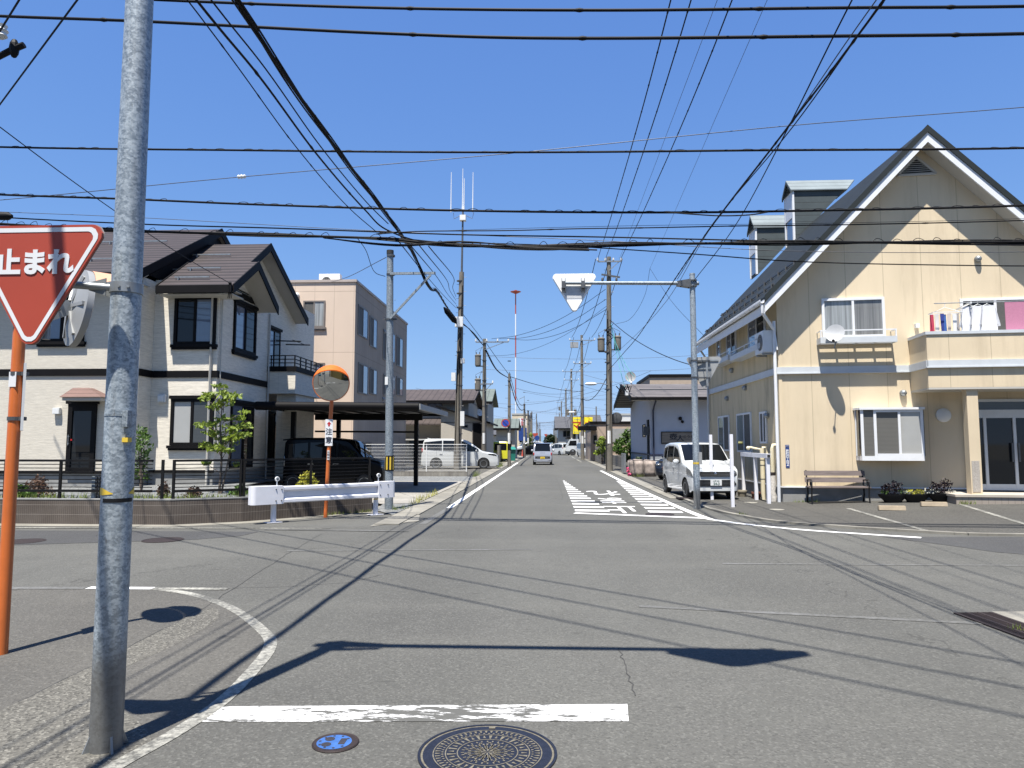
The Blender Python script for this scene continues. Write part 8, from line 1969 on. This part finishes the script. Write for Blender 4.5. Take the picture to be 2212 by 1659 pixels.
# ================================================================ BEHIND THE PHOTOGRAPHER (seen in the convex mirror and the panes)
OW = panelled('ochre_panel', (.28, .20, .06), .9, 0)
o = thing('ochre_house', 'ochre walled house behind the photographer, seen in the convex mirror', 'house', (9, -14, 0)); m = MB(); m.box(4.7, 14, -12, 1.2, 0, 5.2); m.build('wall', OW, o); m = MB(); m.box(4.5, 14.2, -12.2, 1.4, 5.201, 5.5); m.build('roof', M['trim_black'], o)
FO = Fr((0, 1.2, 0), (-1, 0, 0), (0, 1, 0)); window(o, FO, -7.5, 1.1, -6.0, 2.4, M['white'], [M['glass'], M['glass']])
o = thing('dark_house', 'dark blue house behind the photographer on the left, seen in the convex mirror', 'house', (-10, -24, 0)); m = MB(); m.box(-18, -6.2, -26, -9, 0, 6); m.build('wall', basic('navy_wall', (.04, .05, .09), .8), o); m = MB(); m.extr([(-18.5, -8.5, 6), (-5.8, -8.5, 6), (-12, -8.5, 8.6)], (0, -18, 0)); m.build('roof', SLT, o)
o = thing('pale_house', 'pale house further behind the photographer on the left', 'house', (-10, -44, 0)); m = MB(); m.box(-17, -5.5, -56, -44, 0, 6); m.build('wall', CREAM, o); m = MB(); m.extr([(-17.5, -43.5, 6), (-5, -43.5, 6), (-11, -43.5, 8.2)], (0, -13, 0)); m.build('roof', TILE, o)
tc, sp, zt, hw = car('kei_car', 'teal kei car on the road behind the photographer, seen in the convex mirror', 3.395, 1.475, KEI, 1.0, (.62, 3.03), .285, M['car_teal'], KG, (.86, 1.46), (3.215, 3.315), detail=False); place(tc, (-1.6, -14, 0), R(-90))
plain_pole('concrete pole behind the photographer on the right, seen in the convex mirror', 0, -4.0, 3.7, 0, .18, .12) if False else None
o = thing('utility_pole', 'concrete pole behind the photographer carrying the power lines', 'utility pole', (3.9, -11, 0)); pole_shaft(o, 3.9, -11, 13, .2, .12)
# ================================================================ LIGHT, SKY, CAMERA
sd = V((-.1125, -.3475, 1)).normalized(); el = math.asin(sd.z)
w = bpy.data.worlds.new('World'); sc.world = w; w.use_nodes = True; nt = w.node_tree
sky = nt.nodes.new('ShaderNodeTexSky'); sky.sky_type = 'NISHITA'; sky.sun_disc = False; sky.sun_elevation = el; sky.sun_rotation = math.atan2(sd.x, sd.y)
sky.altitude = 2000; sky.air_density = 1.0; sky.dust_density = 0; sky.ozone_density = 6.0
def vm(op, *a):     # soft shoulder on the sky's brightness, as the camera's own tone response
    n = nt.nodes.new('ShaderNodeVectorMath'); n.operation = op
    for k, q in enumerate(a):
        if isinstance(q, tuple): n.inputs[k].default_value = q
        else: nt.links.new(q, n.inputs[k])
    return n.outputs[0]
cs = sky.outputs[0]
cs = vm('DIVIDE', vm('MULTIPLY', cs, (1.0, 1.40, 3.05)), vm('MULTIPLY_ADD', cs, (.1 / .317, .1 / .28, .1 / .16), (1, 1, 1)))
bg = nt.nodes['Background']; nt.links.new(cs, bg.inputs[0]); bg.inputs[1].default_value = .1
sl = bpy.data.lights.new('sun', 'SUN'); sl.energy = 5.0; sl.angle = R(.53); sl.color = (1, .955, .88)
so = bpy.data.objects.new('sun', sl); COL.objects.link(so); so.rotation_euler = (-sd).to_track_quat('-Z', 'Y').to_euler(); so.location = (0, 0, 40)
cam = bpy.data.cameras.new('camera'); co = bpy.data.objects.new('camera', cam); COL.objects.link(co); sc.camera = co
cam.sensor_fit = 'HORIZONTAL'; cam.sensor_width = 36; cam.lens = 36 * 2800 / 4032; cam.clip_start = .05; cam.clip_end = 12000
co.location = (0, 0, EYE); co.rotation_euler = (PI / 2 + PIT, 0, YAW)
sc.view_settings.view_transform = 'Standard'; sc.view_settings.look = 'None'; sc.view_settings.exposure = 1.22; sc.view_settings.gamma = 1
